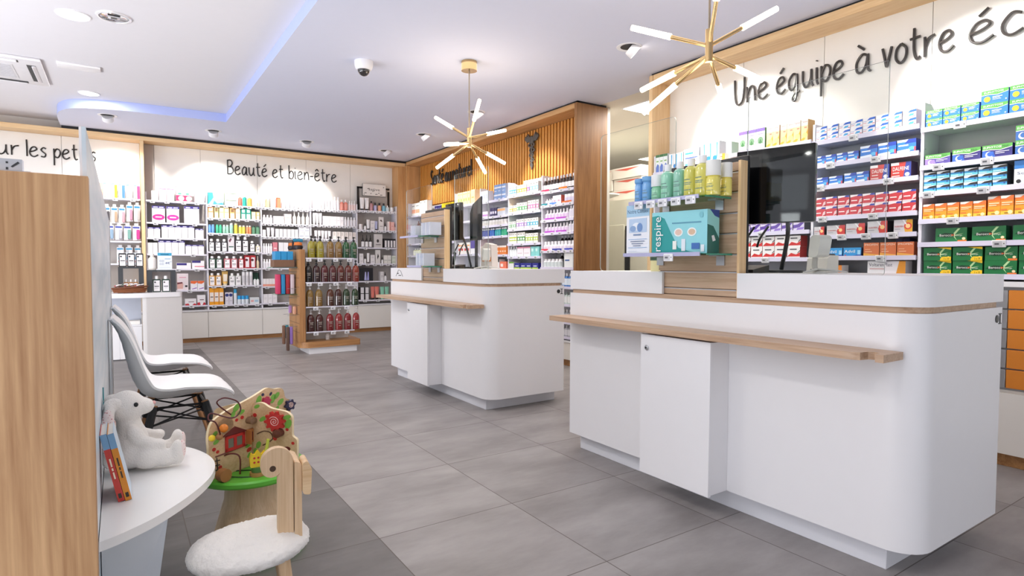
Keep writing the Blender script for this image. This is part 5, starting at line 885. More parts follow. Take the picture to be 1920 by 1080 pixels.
# ================================================================== HAND-WRITTEN WALL LETTERING
G = {'U': [[(0, 1.65), (.02, .7), (.14, .12), (.38, 0), (.62, .25), (.72, .95), (.75, 1.7)]], 'n': [[(0, 1), (.02, .5), (.02, 0)], [(.02, .45), (.2, .9), (.42, .98), (.55, .7), (.60, 0)]],
     'e': [[(.03, .48), (.35, .58), (.6, .78), (.47, 1.0), (.2, .92), (.03, .5), (.12, .12), (.4, 0), (.72, .22)]], 'q': [[(.6, .9), (.35, 1.0), (.08, .7), (.05, .3), (.25, .05), (.5, .3), (.62, .95), (.64, -.2), (.5, -.62), (.3, -.5), (.45, -.22), (.85, -.1)]],
     'u': [[(0, 1), (.03, .35), (.2, .02), (.42, .12), (.57, .5), (.6, 1.0), (.62, .25), (.74, 0)]], 'i': [[(.03, 1), (.05, .25), (.15, 0)], [(.03, 1.36), (.05, 1.42)]], 'p': [[(0, 1), (.02, .2), (.02, -.75)], [(.02, .55), (.25, .98), (.55, .85), (.58, .45), (.35, .08), (.05, .2)]],
     'a': [[(.55, .9), (.3, 1.0), (.05, .6), (.08, .12), (.3, .05), (.5, .4), (.58, .95), (.60, .2), (.72, 0)]], 'v': [[(0, 1), (.14, .4), (.25, 0), (.38, .5), (.5, 1)]], 'o': [[(.32, 1), (.08, .75), (.05, .28), (.3, 0), (.56, .25), (.58, .72), (.32, 1)]],
     't': [[(.2, 1.6), (.21, .5), (.36, .02), (.55, .1)], [(0, 1.08), (.25, 1.1), (.52, 1.12)]], 'r': [[(0, 1), (.02, .5), (.02, 0)], [(.02, .45), (.2, .88), (.5, 1.0)]], 'c': [[(.55, .9), (.3, 1.0), (.05, .6), (.08, .18), (.3, 0), (.62, .18)]],
     'B': [[(0, 1.7), (0, .8), (0, 0)], [(0, 1.65), (.4, 1.68), (.58, 1.35), (.38, .98), (.04, .9)], [(.04, .9), (.52, .86), (.7, .45), (.45, .06), (0, 0)]], 'b': [[(0, 1.7), (.02, .8), (.02, 0)], [(.02, .55), (.25, .98), (.55, .8), (.58, .32), (.35, .0), (.02, .15)]], '-': [[(0, .5), (.2, .51), (.4, .52)]],
     'S': [[(.6, 1.5), (.35, 1.7), (.08, 1.4), (.2, 1.0), (.5, .75), (.6, .35), (.35, 0), (.02, .2)]], 'l': [[(0, 1.7), (.02, .8), (.02, 0)]], 's': [[(.45, .9), (.25, 1.0), (.05, .78), (.2, .55), (.42, .35), (.33, .05), (.02, .08)]], 'P': [[(0, 1.7), (0, .8), (0, 0)], [(0, 1.65), (.45, 1.65), (.6, 1.3), (.45, .9), (0, .8)]]}
ACC = {'é': ('e', [[(.28, 1.25), (.42, 1.4), (.56, 1.55)]]), 'ê': ('e', [[(.12, 1.25), (.33, 1.5), (.55, 1.25)]]), 'à': ('a', [[(.1, 1.55), (.25, 1.4), (.4, 1.25)]])}
def lettering(label, words_, fn, xh, r, m):
    """fn(u, v): u metres along the wall, v metres above the base line"""
    t = thing('wall_lettering', label, 'lettering', (0, 0, 0))
    for text, u0, u1 in words_:
        x = 0.0; strokes = []
        for ch in text:
            base, extra = ACC.get(ch, (ch, [])); g = G[base] + extra; strokes.append([[(a + x, c) for a, c in st] for st in g]); x += max(a for st in G[base] for a, _ in st) + .2
        k = (u1 - u0) / (x - .2)
        for st in strokes:
            b = MB()
            for line in st:
                p = smooth_path([fn(u0 + a * k, c * xh) for a, c in line], 7) if len(line) > 2 else [Vector(fn(u0 + a * k, c * xh)) for a, c in line]
                b.tube(p, r, m, 8)
            b.build('letter', t)
    return t
RY0 = 3.218
rw = lambda p: RY0 - along_right(p, 2.55, 4.43)
lettering('large dark hand-written lettering above the medicine shelves', [('Une', rw(1378), rw(1440)), ('équipe', rw(1456), rw(1583)), ('à', rw(1605), rw(1633)), ('votre', rw(1655), rw(1789)), ('écoute', rw(1817), rw(1817) + 0.86)], lambda u, v: (4.425, RY0 - u, 2.518 + v), 0.128, 0.0088, P('3b3735', 0.3))
bw = lambda p: along_back(p, 2.6, 9.95)
lettering('dark hand-written beauty lettering on the back wall', [('Beauté', bw(427), bw(501)), ('et', bw(511), bw(531)), ('bien-être', bw(542), bw(631))], lambda u, v: (u, 9.957, 2.525 + v), 0.125, 0.0085, INK)
lettering('dark hand-written lettering above the baby care shelves, partly hidden by the partition', [('Pour', -1.52, -1.06), ('les', bw(50), bw(86)), ('petits', bw(101), bw(179))], lambda u, v: (u, 9.957, 2.55 + v), 0.125, 0.0085, INK)
SY0 = 9.14
sw = lambda p: SY0 - along_right(p, 2.5, 4.41)
lettering('dark hand-written lettering on the wooden slats', [('Santé', 0.0, sw(831)), ('au', sw(834), sw(844.5)), ('naturel', sw(847.5), sw(883))], lambda u, v: (4.415, SY0 - u, 2.49 + v), 0.14, 0.0115, INK)
# caduceus emblem
t = thing('caduceus_emblem', 'grey winged staff emblem with snakes on the wooden slats', 'emblem', (4.41, 6.19, 2.365)); GREY = P('5c5853', 0.35, 0.3)
MB().tube([(0, 0, 0.0), (0, 0, 0.40)], 0.011, GREY, 10).ball((0, 0, 0.41), 0.02, GREY).build('staff', t)
for s in (1, -1):
    pts = []
    for k in range(46):
        u = k / 45; a = 0.018 + 0.05 * u; pts.append((0.006 * math.cos(u * 19), s * a * math.sin(u * 16.5), 0.02 + 0.34 * u))
    MB().tube(pts, 0.0075, GREY, 8, r1=0.012).ball((0, pts[-1][1], 0.37), (0.012, 0.02, 0.014), GREY, 10, 8).build('snake', t)
    w = [(0.012, 0.33), (0.05, 0.36), (0.10, 0.355), (0.15, 0.40), (0.135, 0.435), (0.11, 0.41), (0.115, 0.45), (0.085, 0.425), (0.085, 0.465), (0.05, 0.43), (0.012, 0.40)]
    MB().prism([(s * a, c) for a, c in w], lambda a, c, d: (d, a, c), -0.008, 0.008, GREY).build('wing', t)
# ================================================================== PARTITION, CHILDREN'S CORNER
t = thing('partition', 'oak-faced partition with a pale glazed side panel, the waiting chairs along it', 'partition', (-0.055, 1.62, 0))
MB().box((-1.6, 0.0, 0), (0.0, 0.05, 1.344), PART_Z, 0.001, 1).build('oak_panel', t)
def glazed():
    m, n, l, b = _new('pale_glazed_panel'); tc = n.new('ShaderNodeTexCoord'); mp = n.new('ShaderNodeMapping'); mp.inputs['Scale'].default_value = (1, 0.7, 6.0); l.new(tc.outputs['Object'], mp.inputs[0])
    nz = n.new('ShaderNodeTexNoise'); nz.inputs['Scale'].default_value = 1.3; nz.inputs['Detail'].default_value = 3; l.new(mp.outputs[0], nz.inputs['Vector']); cr = n.new('ShaderNodeValToRGB')
    cr.color_ramp.elements[0].position = .35; cr.color_ramp.elements[0].color = rgb('c3d5e0'); cr.color_ramp.elements[1].position = .68; cr.color_ramp.elements[1].color = rgb('eef2f6'); l.new(nz.outputs['Fac'], cr.inputs[0]); l.new(cr.outputs[0], b.inputs['Base Color'])  # soft bands in the base colour imitate blurred reflections
    b.inputs['Roughness'].default_value = 0.34; return m
s = MB().box((-0.012, 0.052, 0.0), (-0.004, 3.52, 1.462), glazed()).build('side_panel', t); s['label'] = 'pale blue glossy side panel'
MB().box((-0.017, 0.052, 0), (-0.0121, 3.52, 1.462), P('f0eef0', 0.4)).build('core_panel', t)
MB().box((-0.034, 3.52, 0), (0.0, 3.55, 1.462), P('c2bdb8', 0.4)).build('end_post', t)
b = MB(); b.tube([(-0.0035, 0.9, 0.42), (-0.0035, 0.9, 0.66), (-0.0035, 0.86, 0.66), (-0.0035, 0.86, 0.72)], 0.0035, P('2f8a94', 0.4), 6); part(b.build('print', s), 'teal line print')
b = thing('carton', 'small light grey carton with dark arrows on the partition', 'carton', (-0.215, 1.64, 1.344))
MB().box((0, 0, 0), (0.045, 0.028, 0.028), P('c2c6ce', 0.5)).build('box', b)
MB().box((0.018, -0.0006, 0.005), (0.022, 0.0, 0.010), DARKGREY).box((0.018, -0.0006, 0.018), (0.022, 0.0, 0.022), DARKGREY).prism([(0.026, .012), (0.029, .010), (0.041, .020), (0.038, .023)], lambda a, c, d: (a, d, c), -0.0006, 0.0, DARKGREY).build('print', b)
MB().box((-0.006, 0.002, -0.0), (0.058, 0.026, 0.004), P('d8dae0', 0.5)).build('tray', b)

# children's table: a half-oval top fixed to the side panel
t = thing('play_table', "white half-oval children's table fixed to the pale side panel", 'table', (-0.057, 1.90, 0))
pts = [(0.0, -0.14), (0.05, -0.11), (0.13, -0.04), (0.22, 0.08), (0.29, 0.22), (0.318, 0.36), (0.30, 0.50), (0.24, 0.63), (0.14, 0.71), (0.0, 0.74)]
pts = [(p.x, p.y) for p in smooth_path([(a, c, 0) for a, c in pts], 6)]
MB().prism(pts, XYZ, 0.435, 0.46, P('f1f0ee', 0.32, var=0.01), smooth=True).build('table_top', t)
b = MB(); 
A = [b.bm.verts.new(p) for p in ((0.0, 0.05, 0.0), (0.10, 0.05, 0.0), (0.10, 0.24, 0.0), (0.0, 0.24, 0.0), (0.0, 0.0, 0.435), (0.16, 0.04, 0.435), (0.16, 0.30, 0.435), (0.0, 0.34, 0.435))]
F = [b.bm.faces.new([A[i] for i in q]) for q in ((3, 2, 1, 0), (4, 5, 6, 7), (0, 1, 5, 4), (1, 2, 6, 5), (2, 3, 7, 6), (3, 0, 4, 7))]; b._fin(F, P('dfe3e8', 0.35)); b.build('pedestal', t)
# two picture books leaning on the panel
def book(label, y, col, x, tilt, lead):
    t = thing('picture_book', label, 'book', (x, y, 0.4604)); R_ = Matrix.Rotation(tilt, 4, 'Y')
    H, D_, T_ = 0.205, 0.15, 0.013
    MB().box((0, 0.004, 0.003), (T_, D_ - 0.004, H - 0.003), P('f2efe6', 0.7), M=R_).build('pages', t)
    b = MB()
    b.box((-0.0015, 0, 0), (0.0, D_, H), P(col, 0.35), M=R_).box((T_, 0, 0), (T_ + 0.0015, D_, H), P('cfe0ee', 0.35), M=R_)
    b.box((-0.0015, -0.0015, 0), (T_ + 0.0015, 0, H), P(col, 0.35), M=R_); b.box((-0.0016, -0.0018, H * .78), (T_ + .0016, -0.0012, H), P('7aa4c8' , 0.35), M=R_)
    for z0, z1 in ((.34, .44), (.46, .50), (.52, .64)): b.box((T_ * .35, -0.0019, H * z0), (T_ * .65, -0.0014, H * z1), P('f0e2c4' if lead else '3a2a18', 0.4), M=R_)
    b.box((T_ * .2, -0.0019, H * .05), (T_ * .8, -0.0014, H * .12), P('2a2418', 0.4), M=R_); b.build('cover', t); return t
book('red-spined thin picture book leaning on the side panel, behind the orange one', 2.03, 'c4382c', -0.016, -0.20, True); book('orange-spined thin picture book leaning on the side panel', 2.03, 'dd8a1f', 0.0015, -0.20, False)

# plush rabbit
def blob(name, parts_, m, voxel, parent=None, loc=None):
    b = MB()
    for c, r, *rot in parts_: b.ball(c, r, m, 16, 12, M=rot[0] if rot else None)
    o = b.build(name, parent, loc); rm = o.modifiers.new('remesh', 'REMESH'); rm.mode = 'VOXEL'; rm.voxel_size = voxel; rm.use_smooth_shade = True
    sm = o.modifiers.new('smooth', 'SMOOTH'); sm.iterations = 6; sm.factor = 0.5; return o
def plush(hexcol, scale=220, strength=0.35):
    m, n, l, b = _new('plush_' + hexcol); b.inputs['Base Color'].default_value = rgb(hexcol); b.inputs['Roughness'].default_value = 0.95; b.inputs['Sheen Weight'].default_value = 0.5
    tc = n.new('ShaderNodeTexCoord'); nz = n.new('ShaderNodeTexNoise'); nz.inputs['Scale'].default_value = scale; nz.inputs['Detail'].default_value = 4; l.new(tc.outputs['Object'], nz.inputs['Vector'])
    bp = n.new('ShaderNodeBump'); bp.inputs['Strength'].default_value = strength; bp.inputs['Distance'].default_value = 0.004; l.new(nz.outputs['Fac'], bp.inputs['Height']); l.new(bp.outputs[0], b.inputs['Normal']); return m
def floral():
    m, n, l, b = _new('floral_cotton'); tc = n.new('ShaderNodeTexCoord'); v = n.new('ShaderNodeTexVoronoi'); v.inputs['Scale'].default_value = 150; l.new(tc.outputs['Object'], v.inputs['Vector'])
    c = n.new('ShaderNodeValToRGB'); c.color_ramp.elements[0].color = rgb('c25a5e'); c.color_ramp.elements[0].position = .12; c.color_ramp.elements[1].color = rgb('f2e0dc'); c.color_ramp.elements[1].position = .34; l.new(v.outputs['Distance'], c.inputs[0]); l.new(c.outputs[0], b.inputs['Base Color']); b.inputs['Roughness'].default_value = .9; return m
PL = plush('efeae4', 260, .8); FLO = floral()
rb = thing('plush_rabbit', 'white plush rabbit with floral ears and soles sitting on the play table', 'toy rabbit', (0.022, 2.345, 0.4645)); rb.scale = (1.1, 1.1, 1.1)
RZ = lambda a: Matrix.Rotation(a, 4, 'Y')
blob('body', [((-.002, 0, .072), (.048, .052, .078)), ((0, 0, .045), (.058, .062, .046)), ((-.012, 0, .19), (.050, .050, .048)), ((.03, 0, .185), (.032, .032, .026)), ((-.006, 0, .135), (.034, .036, .03)),
    ((.012, -.048, .105), (.022, .02, .035), RZ(-.5)), ((.04, -.05, .082), (.035, .017, .018), RZ(.35)), ((.068, -.046, .072), (.022, .017, .017)), ((.012, .048, .105), (.022, .02, .035), RZ(-.5)), ((.04, .05, .085), (.035, .017, .018), RZ(.3)), ((.07, .046, .08), (.022, .017, .017)),
    ((.04, -.045, .036), (.045, .03, .036)), ((.085, -.05, .028), (.04, .024, .027)), ((.118, -.052, .04), (.02, .026, .04)), ((.045, .045, .036), (.045, .03, .036)), ((.095, .05, .03), (.04, .024, .027)), ((.125, .052, .046), (.02, .026, .042))], PL, .0055, rb)
for s in (-1, 1):
    blob('ear', [((-.045, s * .034, .205), (.026, .02, .02)), ((-.058, s * .050, .165), (.016, .022, .05), RZ(.1)), ((-.062, s * .060, .10), (.024, .013, .058)), ((-.058, s * .062, .055), (.020, .012, .035))], PL, .005, rb)
    b = MB(); b.ball((-.058, s * .074, .125), (.019, .008, .075), FLO, 14, 10); part(b.build('ear_lining', rb), 'pink floral ear lining')
    part(MB().ball((.128 if s < 0 else .136, s * .052, .044), (.012, .02, .032), FLO, 14, 10, M=RZ(.1)).build('sole', rb), 'pink floral sole')
    MB().ball((.012, s * .044, .20), (.006, .004, .007), BLACK, 12, 8).build('eye', rb)
part(MB().ball((.059, 0, .192), (.006, .009, .006), P('d8a4a0', .6), 12, 8).build('nose', rb), 'pink nose')

# moulded shell chairs
def chair(label, x, y):
    t = thing('shell_chair', label, 'chair', (x, y, 0))
    prof = [(0.545, 0.475), (0.52, 0.497), (0.46, 0.507), (0.38, 0.500), (0.30, 0.487), (0.22, 0.478), (0.15, 0.487), (0.10, 0.52), (0.068, 0.58), (0.045, 0.66), (0.028, 0.74), (0.008, 0.81), (-0.02, 0.865), (-0.035, 0.885)]
    prof = [(a, c - .055 + .03 * max(0, (c - .5) / .385)) for a, c in prof]
    prof = smooth_path([(a, 0, c) for a, c in prof], 3); n = len(prof); W = 16; b = MB(); top = []; bot = []
    def pt(i, j, off):
        p = prof[i]; u = i / (n - 1); v = (j / W) * 2 - 1; half = 0.235 - 0.02 * u - 0.055 * max(0, (u - .72) / .28) ** 2 - .05 * max(0, (.10 - u) / .10) ** 2
        tan = (prof[min(i + 1, n - 1)] - prof[max(i - 1, 0)]).normalized(); nor = Vector((tan.z, 0, -tan.x)).normalized()
        if nor.z < 0 and u < .5: nor = -nor
        if u >= .5 and nor.x < 0: nor = -nor
        lift = 0.05 * abs(v) ** 3 * (0.35 + math.sin(math.pi * min(1, u * 1.05))) * min(1, u / .3) - .012 * abs(v) ** 3 * max(0, 1 - u / .15)
        wav = 0.0025 * math.sin(u * 62 + 3.2 * math.cos(v * 9)) * (1 - abs(v) ** 4)
        q = p + nor * (lift + wav + off); return Vector((q.x, v * half, q.z))
    for i in range(n): top.append([b.bm.verts.new(pt(i, j, 0)) for j in range(W + 1)]); bot.append([b.bm.verts.new(pt(i, j, -0.011)) for j in range(W + 1)])
    F = []
    for i in range(n - 1):
        for j in range(W): F.append(b.bm.faces.new((top[i][j], top[i][j + 1], top[i + 1][j + 1], top[i + 1][j]))); F.append(b.bm.faces.new((bot[i][j + 1], bot[i][j], bot[i + 1][j], bot[i + 1][j + 1])))
        F.append(b.bm.faces.new((top[i][0], top[i + 1][0], bot[i + 1][0], bot[i][0]))); F.append(b.bm.faces.new((top[i + 1][W], top[i][W], bot[i][W], bot[i + 1][W])))
    for i in (0, n - 1):
        for j in range(W): F.append(b.bm.faces.new((top[i][j], top[i][j + 1], bot[i][j + 1], bot[i][j])))
    b._fin(F, P('f1f0f1', 0.42), True); bmesh.ops.recalc_face_normals(b.bm, faces=F); b.build('seat_shell', t)
    LEGW = wood('warm_beech', 'b9855a', '9a683e', 'Z', 1.6); tops, feet = [], []
    for sx, sy in ((1, -1), (1, 1), (-1, -1), (-1, 1)):
        a = Vector((0.27 + sx * 0.12, sy * 0.13, 0.39)); f = Vector((0.27 + sx * 0.225, sy * 0.225, 0.0)); l = MB(); l.tube([f, f + (a - f) * .5, a], 0.0115, LEGW, 12, r1=0.018); lg = l.build('leg', t); tops.append(a); feet.append(f)
        k = MB(); k.tube([a + (f - a) * 0.02, a + (f - a) * 0.30], 0.021, BLACK, 8); k.build('bracket', lg)
    st = MB(); P_ = [a + (f - a) * 0.28 for a, f in zip(tops, feet)]; Q_ = [a + (f - a) * 0.04 for a, f in zip(tops, feet)]
    for i, j in ((0, 2), (1, 3)): st.tube([P_[i], Q_[j]], 0.005, BLACK, 6); st.tube([Q_[i], P_[j]], 0.005, BLACK, 6)
    for i, j in ((0, 3), (1, 2)): st.tube([P_[i], P_[j]], 0.005, BLACK, 6)
    for i, j in ((0, 1), (2, 3), (0, 2), (1, 3)): st.tube([Q_[i], Q_[j]], 0.007, BLACK, 6)
    part(st.build('strut_frame', t), 'black metal strut frame'); return t
chair('white quilted shell chair closer to the play table', -0.012, 3.80); chair('white quilted shell chair closer to the white corner desk', -0.012, 4.74)

# stool with fleece seat and a curled ram-horn wooden back
st = thing('fleece_stool', "children's stool with white fleece seat and curled wooden horn", 'stool', (0.312, 1.90, 0.0), -0.10)
o = blob('seat', [((0, 0, .298), (.172, .15, .048)), ((.05, .01, .302), (.125, .14, .048)), ((-.06, -.01, .296), (.115, .135, .048)), ((.0, .0, .29), (.145, .13, .045))], plush('efebe6', 160, .6), .007, st)
dm = o.modifiers.new('fleece', 'DISPLACE'); tx = bpy.data.textures.new('fleece_noise', 'CLOUDS'); tx.noise_scale = 0.010; dm.texture = tx; dm.strength = 0.010; dm.mid_level = 0.5
for sx, sy in ((1, 1), (1, -1), (-1, 1), (-1, -1)): MB().tube([(sx * .115, sy * .10, 0), (sx * .085, sy * .075, .275)], 0.015, BEECH, 12, r1=0.019).build('leg', st)
arc_o = [(.118, z) for z in (.31, .40, .47, .53)] + [(.073 + .045 * math.cos(q), .556 + .045 * math.sin(q)) for q in [math.radians(d) for d in range(5, 181, 15)]]
scroll = [(.059 + .031 * math.cos(q), .545 + .031 * math.sin(q)) for q in [math.radians(d) for d in range(185, 325, 15)]]
inner_ = [(.0745, .515), (.0730, .44), (.0725, .31)]
b = MB(); b.prism(arc_o + scroll + inner_, lambda a, c, d: (a, d, c), -.055, -.030, BEECH); bmesh.ops.triangulate(b.bm, faces=[f for f in b.bm.faces if len(f.verts) > 4]); b.build('horn', st)
part(MB().lathe([(0, 0), (.009, 0), (.009, .001), (0, .001)], P('4a3524', .7), seg=14, M=Matrix.Translation((.061, -.0545, .540)) @ Matrix.Rotation(math.pi / 2, 4, 'X')).build('horn_eye', st), 'dark round hole of the horn curl')
MB().prism(rounded([(.120, .31), (.142, .31), (.142, .545), (.122, .555)], .008), lambda a, c, d: (a, d, c), -.06, .065, BEECH).build('back_board', st)
MB().prism(rounded([(.143, .455), (.166, .45), (.170, .53), (.158, .555), (.143, .55)], .009), lambda a, c, d: (a, d, c), -.075, .0, BEECHX).build('ear_board', st)

# wooden activity tree: two crossed painted boards on a round green base
at = thing('activity_tree', 'wooden activity tree toy with green base and painted panels', 'wooden toy', (0.428, 2.53, 0), 0.0)
GREEN = P('63bd3c', 0.35); RED = P('c8322e', 0.4); YEL = P('f0cc28', 0.4); DKRED = P('6a2422', .4); LEAF = P('7cb84a', .5); NAVY = P('2c2a4c', .4); PINK = P('c23a5a', .4); RIM = P('f0dcb4', .5)
MB().lathe([(.0, .315), (.20, .315), (.206, .322), (.206, .335), (.20, .342), (0, .342)], GREEN, seg=44).build('base_disc', at)
MB().lathe([(.0, .02), (.165, .02), (.14, .10), (.105, .22), (.10, .315), (0, .315)], BEECH, seg=28).build('trunk', at)
MB().lathe([(.0, 0), (.20, 0), (.20, .02), (0, .02)], GREEN, seg=36).build('foot_disc', at)
AA, AB, TH = math.radians(30), math.radians(-47), .0065
SQ = Matrix.Translation((0, 0, .343 * .12)) @ Matrix.Diagonal((1, 1, .88, 1)); MA, MBm = Matrix.Rotation(AA, 4, 'Z') @ SQ, Matrix.Rotation(AB, 4, 'Z') @ SQ
out = rounded([(-.205, .343), (-.215, .41), (-.195, .45), (-.20, .535), (-.185, .59), (-.12, .622), (0, .655), (.075, .685), (.105, .668), (.155, .668), (.165, .61), (.195, .60), (.195, .343)], .025, 4)
hole = [(-.125 + .036 * math.cos(q), .558 + .036 * math.sin(q)) for q in [math.pi * .5 + 2 * math.pi * k / 18 for k in range(19)]]
ti = max(range(len(out)), key=lambda i: -abs(out[i][0] + .125) if out[i][1] > .59 else -9)
pa = MB(); pa.prism(out[:ti + 1] + hole[::-1] + out[ti:], lambda a, c, d: MA @ Vector((a, d, c)), -TH, TH, BEECHX, RIM); bmesh.ops.triangulate(pa.bm, faces=[f for f in pa.bm.faces if len(f.verts) > 4]); pA = pa.build('panel', at)
pb = MB(); pb.prism(rounded([(.008, .343), (.008, .628), (.055, .636), (.085, .612), (.165, .60), (.188, .58), (.186, .49), (.208, .48), (.206, .343)], .02, 4), lambda a, c, d: MBm @ Vector((a, d, c)), -TH, TH, BEECHX, RIM)
pb.prism(rounded([(-.008, .343), (-.008, .62), (-.08, .62), (-.17, .59), (-.195, .45), (-.19, .343)], .02, 4), lambda a, c, d: MBm @ Vector((a, d, c)), -TH, TH, BEECHX, RIM); pB = pb.build('panel', at)
def disc(b, M_, x, z, r, m, sx=1.0, rot=0.0, off=.0008):
    b.prism([(x + r * sx * math.cos(q) * math.cos(rot) - r * math.sin(q) * math.sin(rot), z + r * sx * math.cos(q) * math.sin(rot) + r * math.sin(q) * math.cos(rot)) for q in [2 * math.pi * k / 14 for k in range(14)]], lambda a, c, d: M_ @ Vector((a, d, c)), -TH - off, -TH + .001, m)
b = MB()
for x, z, r, m, sx, ro in ((-.075, .625, .012, LEAF, 1.7, .9), (-.055, .60, .010, LEAF, 1.8, .3), (-.09, .60, .009, LEAF, 1.7, 1.2), (-.05, .575, .008, RED, 1, 0), (-.075, .57, .007, RED, 1, 0), (-.175, .47, .008, RED, 1, 0), (-.16, .455, .007, RED, 1, 0), (-.165, .50, .009, LEAF, 1.6, .6), (-.17, .535, .009, LEAF, 1.5, .9), (.03, .635, .012, LEAF, 1.7, 1.2), (.05, .655, .007, NAVY, 1, 0), (.09, .65, .006, NAVY, 1.5, 1.0), (.10, .625, .013, LEAF, 1.7, 1.2), (.12, .635, .011, LEAF, 1.7, .8), (.14, .60, .012, LEAF, 1.6, .7), (.12, .57, .009, LEAF, 1.8, 1.0), (.01, .60, .009, LEAF, 1.7, .5), (.015, .62, .006, NAVY, 1.4, .4), (.0, .57, .006, RED, 1, 0), (-.19, .40, .007, RED, 1, 0), (-.15, .385, .008, RED, 1, 0), (-.02, .42, .009, RED, 1.4, .5), (-.025, .44, .008, LEAF, 1.6, .3), (-.02, .395, .008, LEAF, 1.6, 1.0)): disc(b, MA, x, z, r, m, sx, ro)
b.build('painted_leaves', pA)
b = MB()
for x, z, r, m, sx, ro in ((.03, .615, .008, LEAF, 1.7, .5), (.02, .575, .009, RED, 1, 0), (.055, .56, .009, LEAF, 1.9, .7), (.165, .575, .010, LEAF, 1.8, .4), (.17, .545, .014, LEAF, 1.7, 1.2), (.165, .52, .007, RED, 1, 0), (.19, .46, .007, RED, 1, 0), (.11, .475, .009, RED, 1, 0), (.035, .44, .010, LEAF, 1.8, 1.2), (.02, .41, .008, LEAF, 1.8, 1.4), (.16, .43, .012, DKRED, 1.6, .3), (.18, .40, .010, LEAF, 1.7, .6)): disc(b, MBm, x, z, r, m, sx, ro)
b.tube(smooth_path([MBm @ Vector((x, -TH - .001, z)) for x, z in ((.03, .49), (.06, .505), (.09, .50), (.10, .475), (.08, .455), (.055, .44))], 5), .002, P('5a3a26', .5), 5); b.build('painted_leaves', pB)
b = MB(); F_ = lambda a, c, d: MA @ Vector((a, d, c))
for z in (.443, .497): b.box((-.128, -TH - .004, z), (-.04, -TH, z + .013), RED, M=MA)
for x in (-.128, -.09, -.052): b.box((x, -TH - .004, .443), (x + .012, -TH, .51), RED, M=MA)
b.box((-.12, -TH - .001, .45), (-.05, -TH, .50), P('7a7c6c', .5), M=MA); b.build('toy_window', pA)
MB().prism([(-.142, .512), (-.03, .512), (-.085, .545)], F_, -TH - .006, -TH, DKRED).build('toy_roof', pA)
MB().box((-.035, -TH - .030, .452), (-.030, -TH, .515), P('b8743e', .5), M=MA).box((-.032, -TH - .008, .452), (-.002, -TH, .515), P('b8743e', .5), .002, M=MA).box((-.026, -TH - .0092, .462), (-.008, -TH - .007, .502), DKRED, .002, M=MA).build('toy_door', pA)
b = MB(); b.tube([F_(-.165, .43, -TH - .002), F_(-.160, .35, -TH - .002)], .0018, BLACK, 5)
for k in range(4): b.tube([F_(-.173, .42 - .02 * k, -TH - .003), F_(-.153, .418 - .02 * k, -TH - .003)], .002, BLACK, 5)
b.tube([F_(-.17, .437, -TH - .002), F_(-.03, .446, -TH - .002)], .0025, DKRED, 5); b.build('ladder', pA)
def gear(pp, MM, x, z, r, m, n=10, deep=.012, spiral=True):
    pts = []
    for k in range(n * 4):
        a = 2 * math.pi * k / (n * 4); rr = r if k % 4 in (0, 1) else r * .76; pts.append((x + rr * math.cos(a), z + rr * math.sin(a)))
    b = MB(); b.prism(pts, lambda a, c, d: MM @ Vector((a, d, c)), -TH - deep, -TH, m)
    if spiral: b.tube([MM @ Vector((x + r * .5 * k / 36 * math.cos(k * .42), -TH - deep - .0005, z + r * .5 * k / 36 * math.sin(k * .42))) for k in range(37)], .0014, P('f2d0c8', .5), 5)
    return b.build('gear', pp)
gear(pB, MBm, .115, .555, .046, RED); gear(pA, MA, .062, .622, .022, PINK, 6, spiral=False); gear(pA, MA, .185, .575, .028, NAVY, 6)
MB().lathe([(0, 0), (.016, 0), (.016, .03), (0, .034)], P('8a6a50', .5), seg=14, M=MA @ Matrix.Translation((-.02, -TH, .555)) @ Matrix.Rotation(math.pi / 2, 4, 'X')).build('knob', pA)
MB().lathe([(0, 0), (.018, 0), (.018, .028), (0, .03)], P('6a3a2c', .5), seg=14, M=MBm @ Matrix.Translation((.135, -TH, .505)) @ Matrix.Rotation(math.pi / 2, 4, 'X')).build('knob', pB)
b = MB(); w0 = [(-.16, -.02, .52), (-.175, -.04, .55), (-.20, -.05, .60), (-.22, -.04, .615), (-.20, -.03, .635), (-.13, -.05, .60), (-.10, -.06, .625), (-.105, -.05, .665), (-.15, -.04, .69), (-.175, -.03, .68), (-.16, -.02, .655), (-.11, -.02, .605)]
b.tube(smooth_path([MA @ Vector((a, c, z)) for a, c, z in w0], 7), .0028, P('5a2226', .35), 6); part(b.build('bead_wire', at), 'dark red bent bead wire')
for (x, y, z), m, r in (((-.15, -.03, .558), P('e8862c', .4), .016), ((-.20, -.03, .53), YEL, .012), ((-.165, -.025, .525), P('a87a50', .5), .013)): MB().ball(MA @ Vector((x, y, z)), r, m, 12, 8).build('bead', at)
b = MB(); cx, cy = -.005, -.135; b.lathe([(.0, .3425), (.028, .3425), (.028, .357), (0, .357)], P('b9854e', .5), c=(cx, cy, 0), seg=18); b.lathe([(.0, .357), (.022, .357), (.022, .376), (0, .376)], P('4f7a3a', .5), c=(cx, cy, 0), seg=16)
b.prism(rounded([(cx - .026, .376), (cx + .022, .376), (cx + .028, .41), (cx + .026, .436), (cx + .014, .422), (cx + .002, .44), (cx - .012, .422), (cx - .022, .432), (cx - .028, .41)], .005), lambda a, c, d: (a, d, c), cy - .009, cy + .009, YEL)
b.tube(smooth_path([(cx + .02, cy, .40), (cx + .034, cy, .44), (cx + .04, cy, .475)]), .006, P('c8d24a', .4), 8)
for x in (-.012, .002, .016):
    for z in (.395, .412): b.lathe([(0, 0), (.0042, 0), (.0042, .001), (0, .001)], RED, seg=10, M=Matrix.Translation((cx + x, cy - .0092, z)) @ Matrix.Rotation(math.pi / 2, 4, 'X'))
part(b.build('crown_figure', at), 'yellow crown figure with red dots')
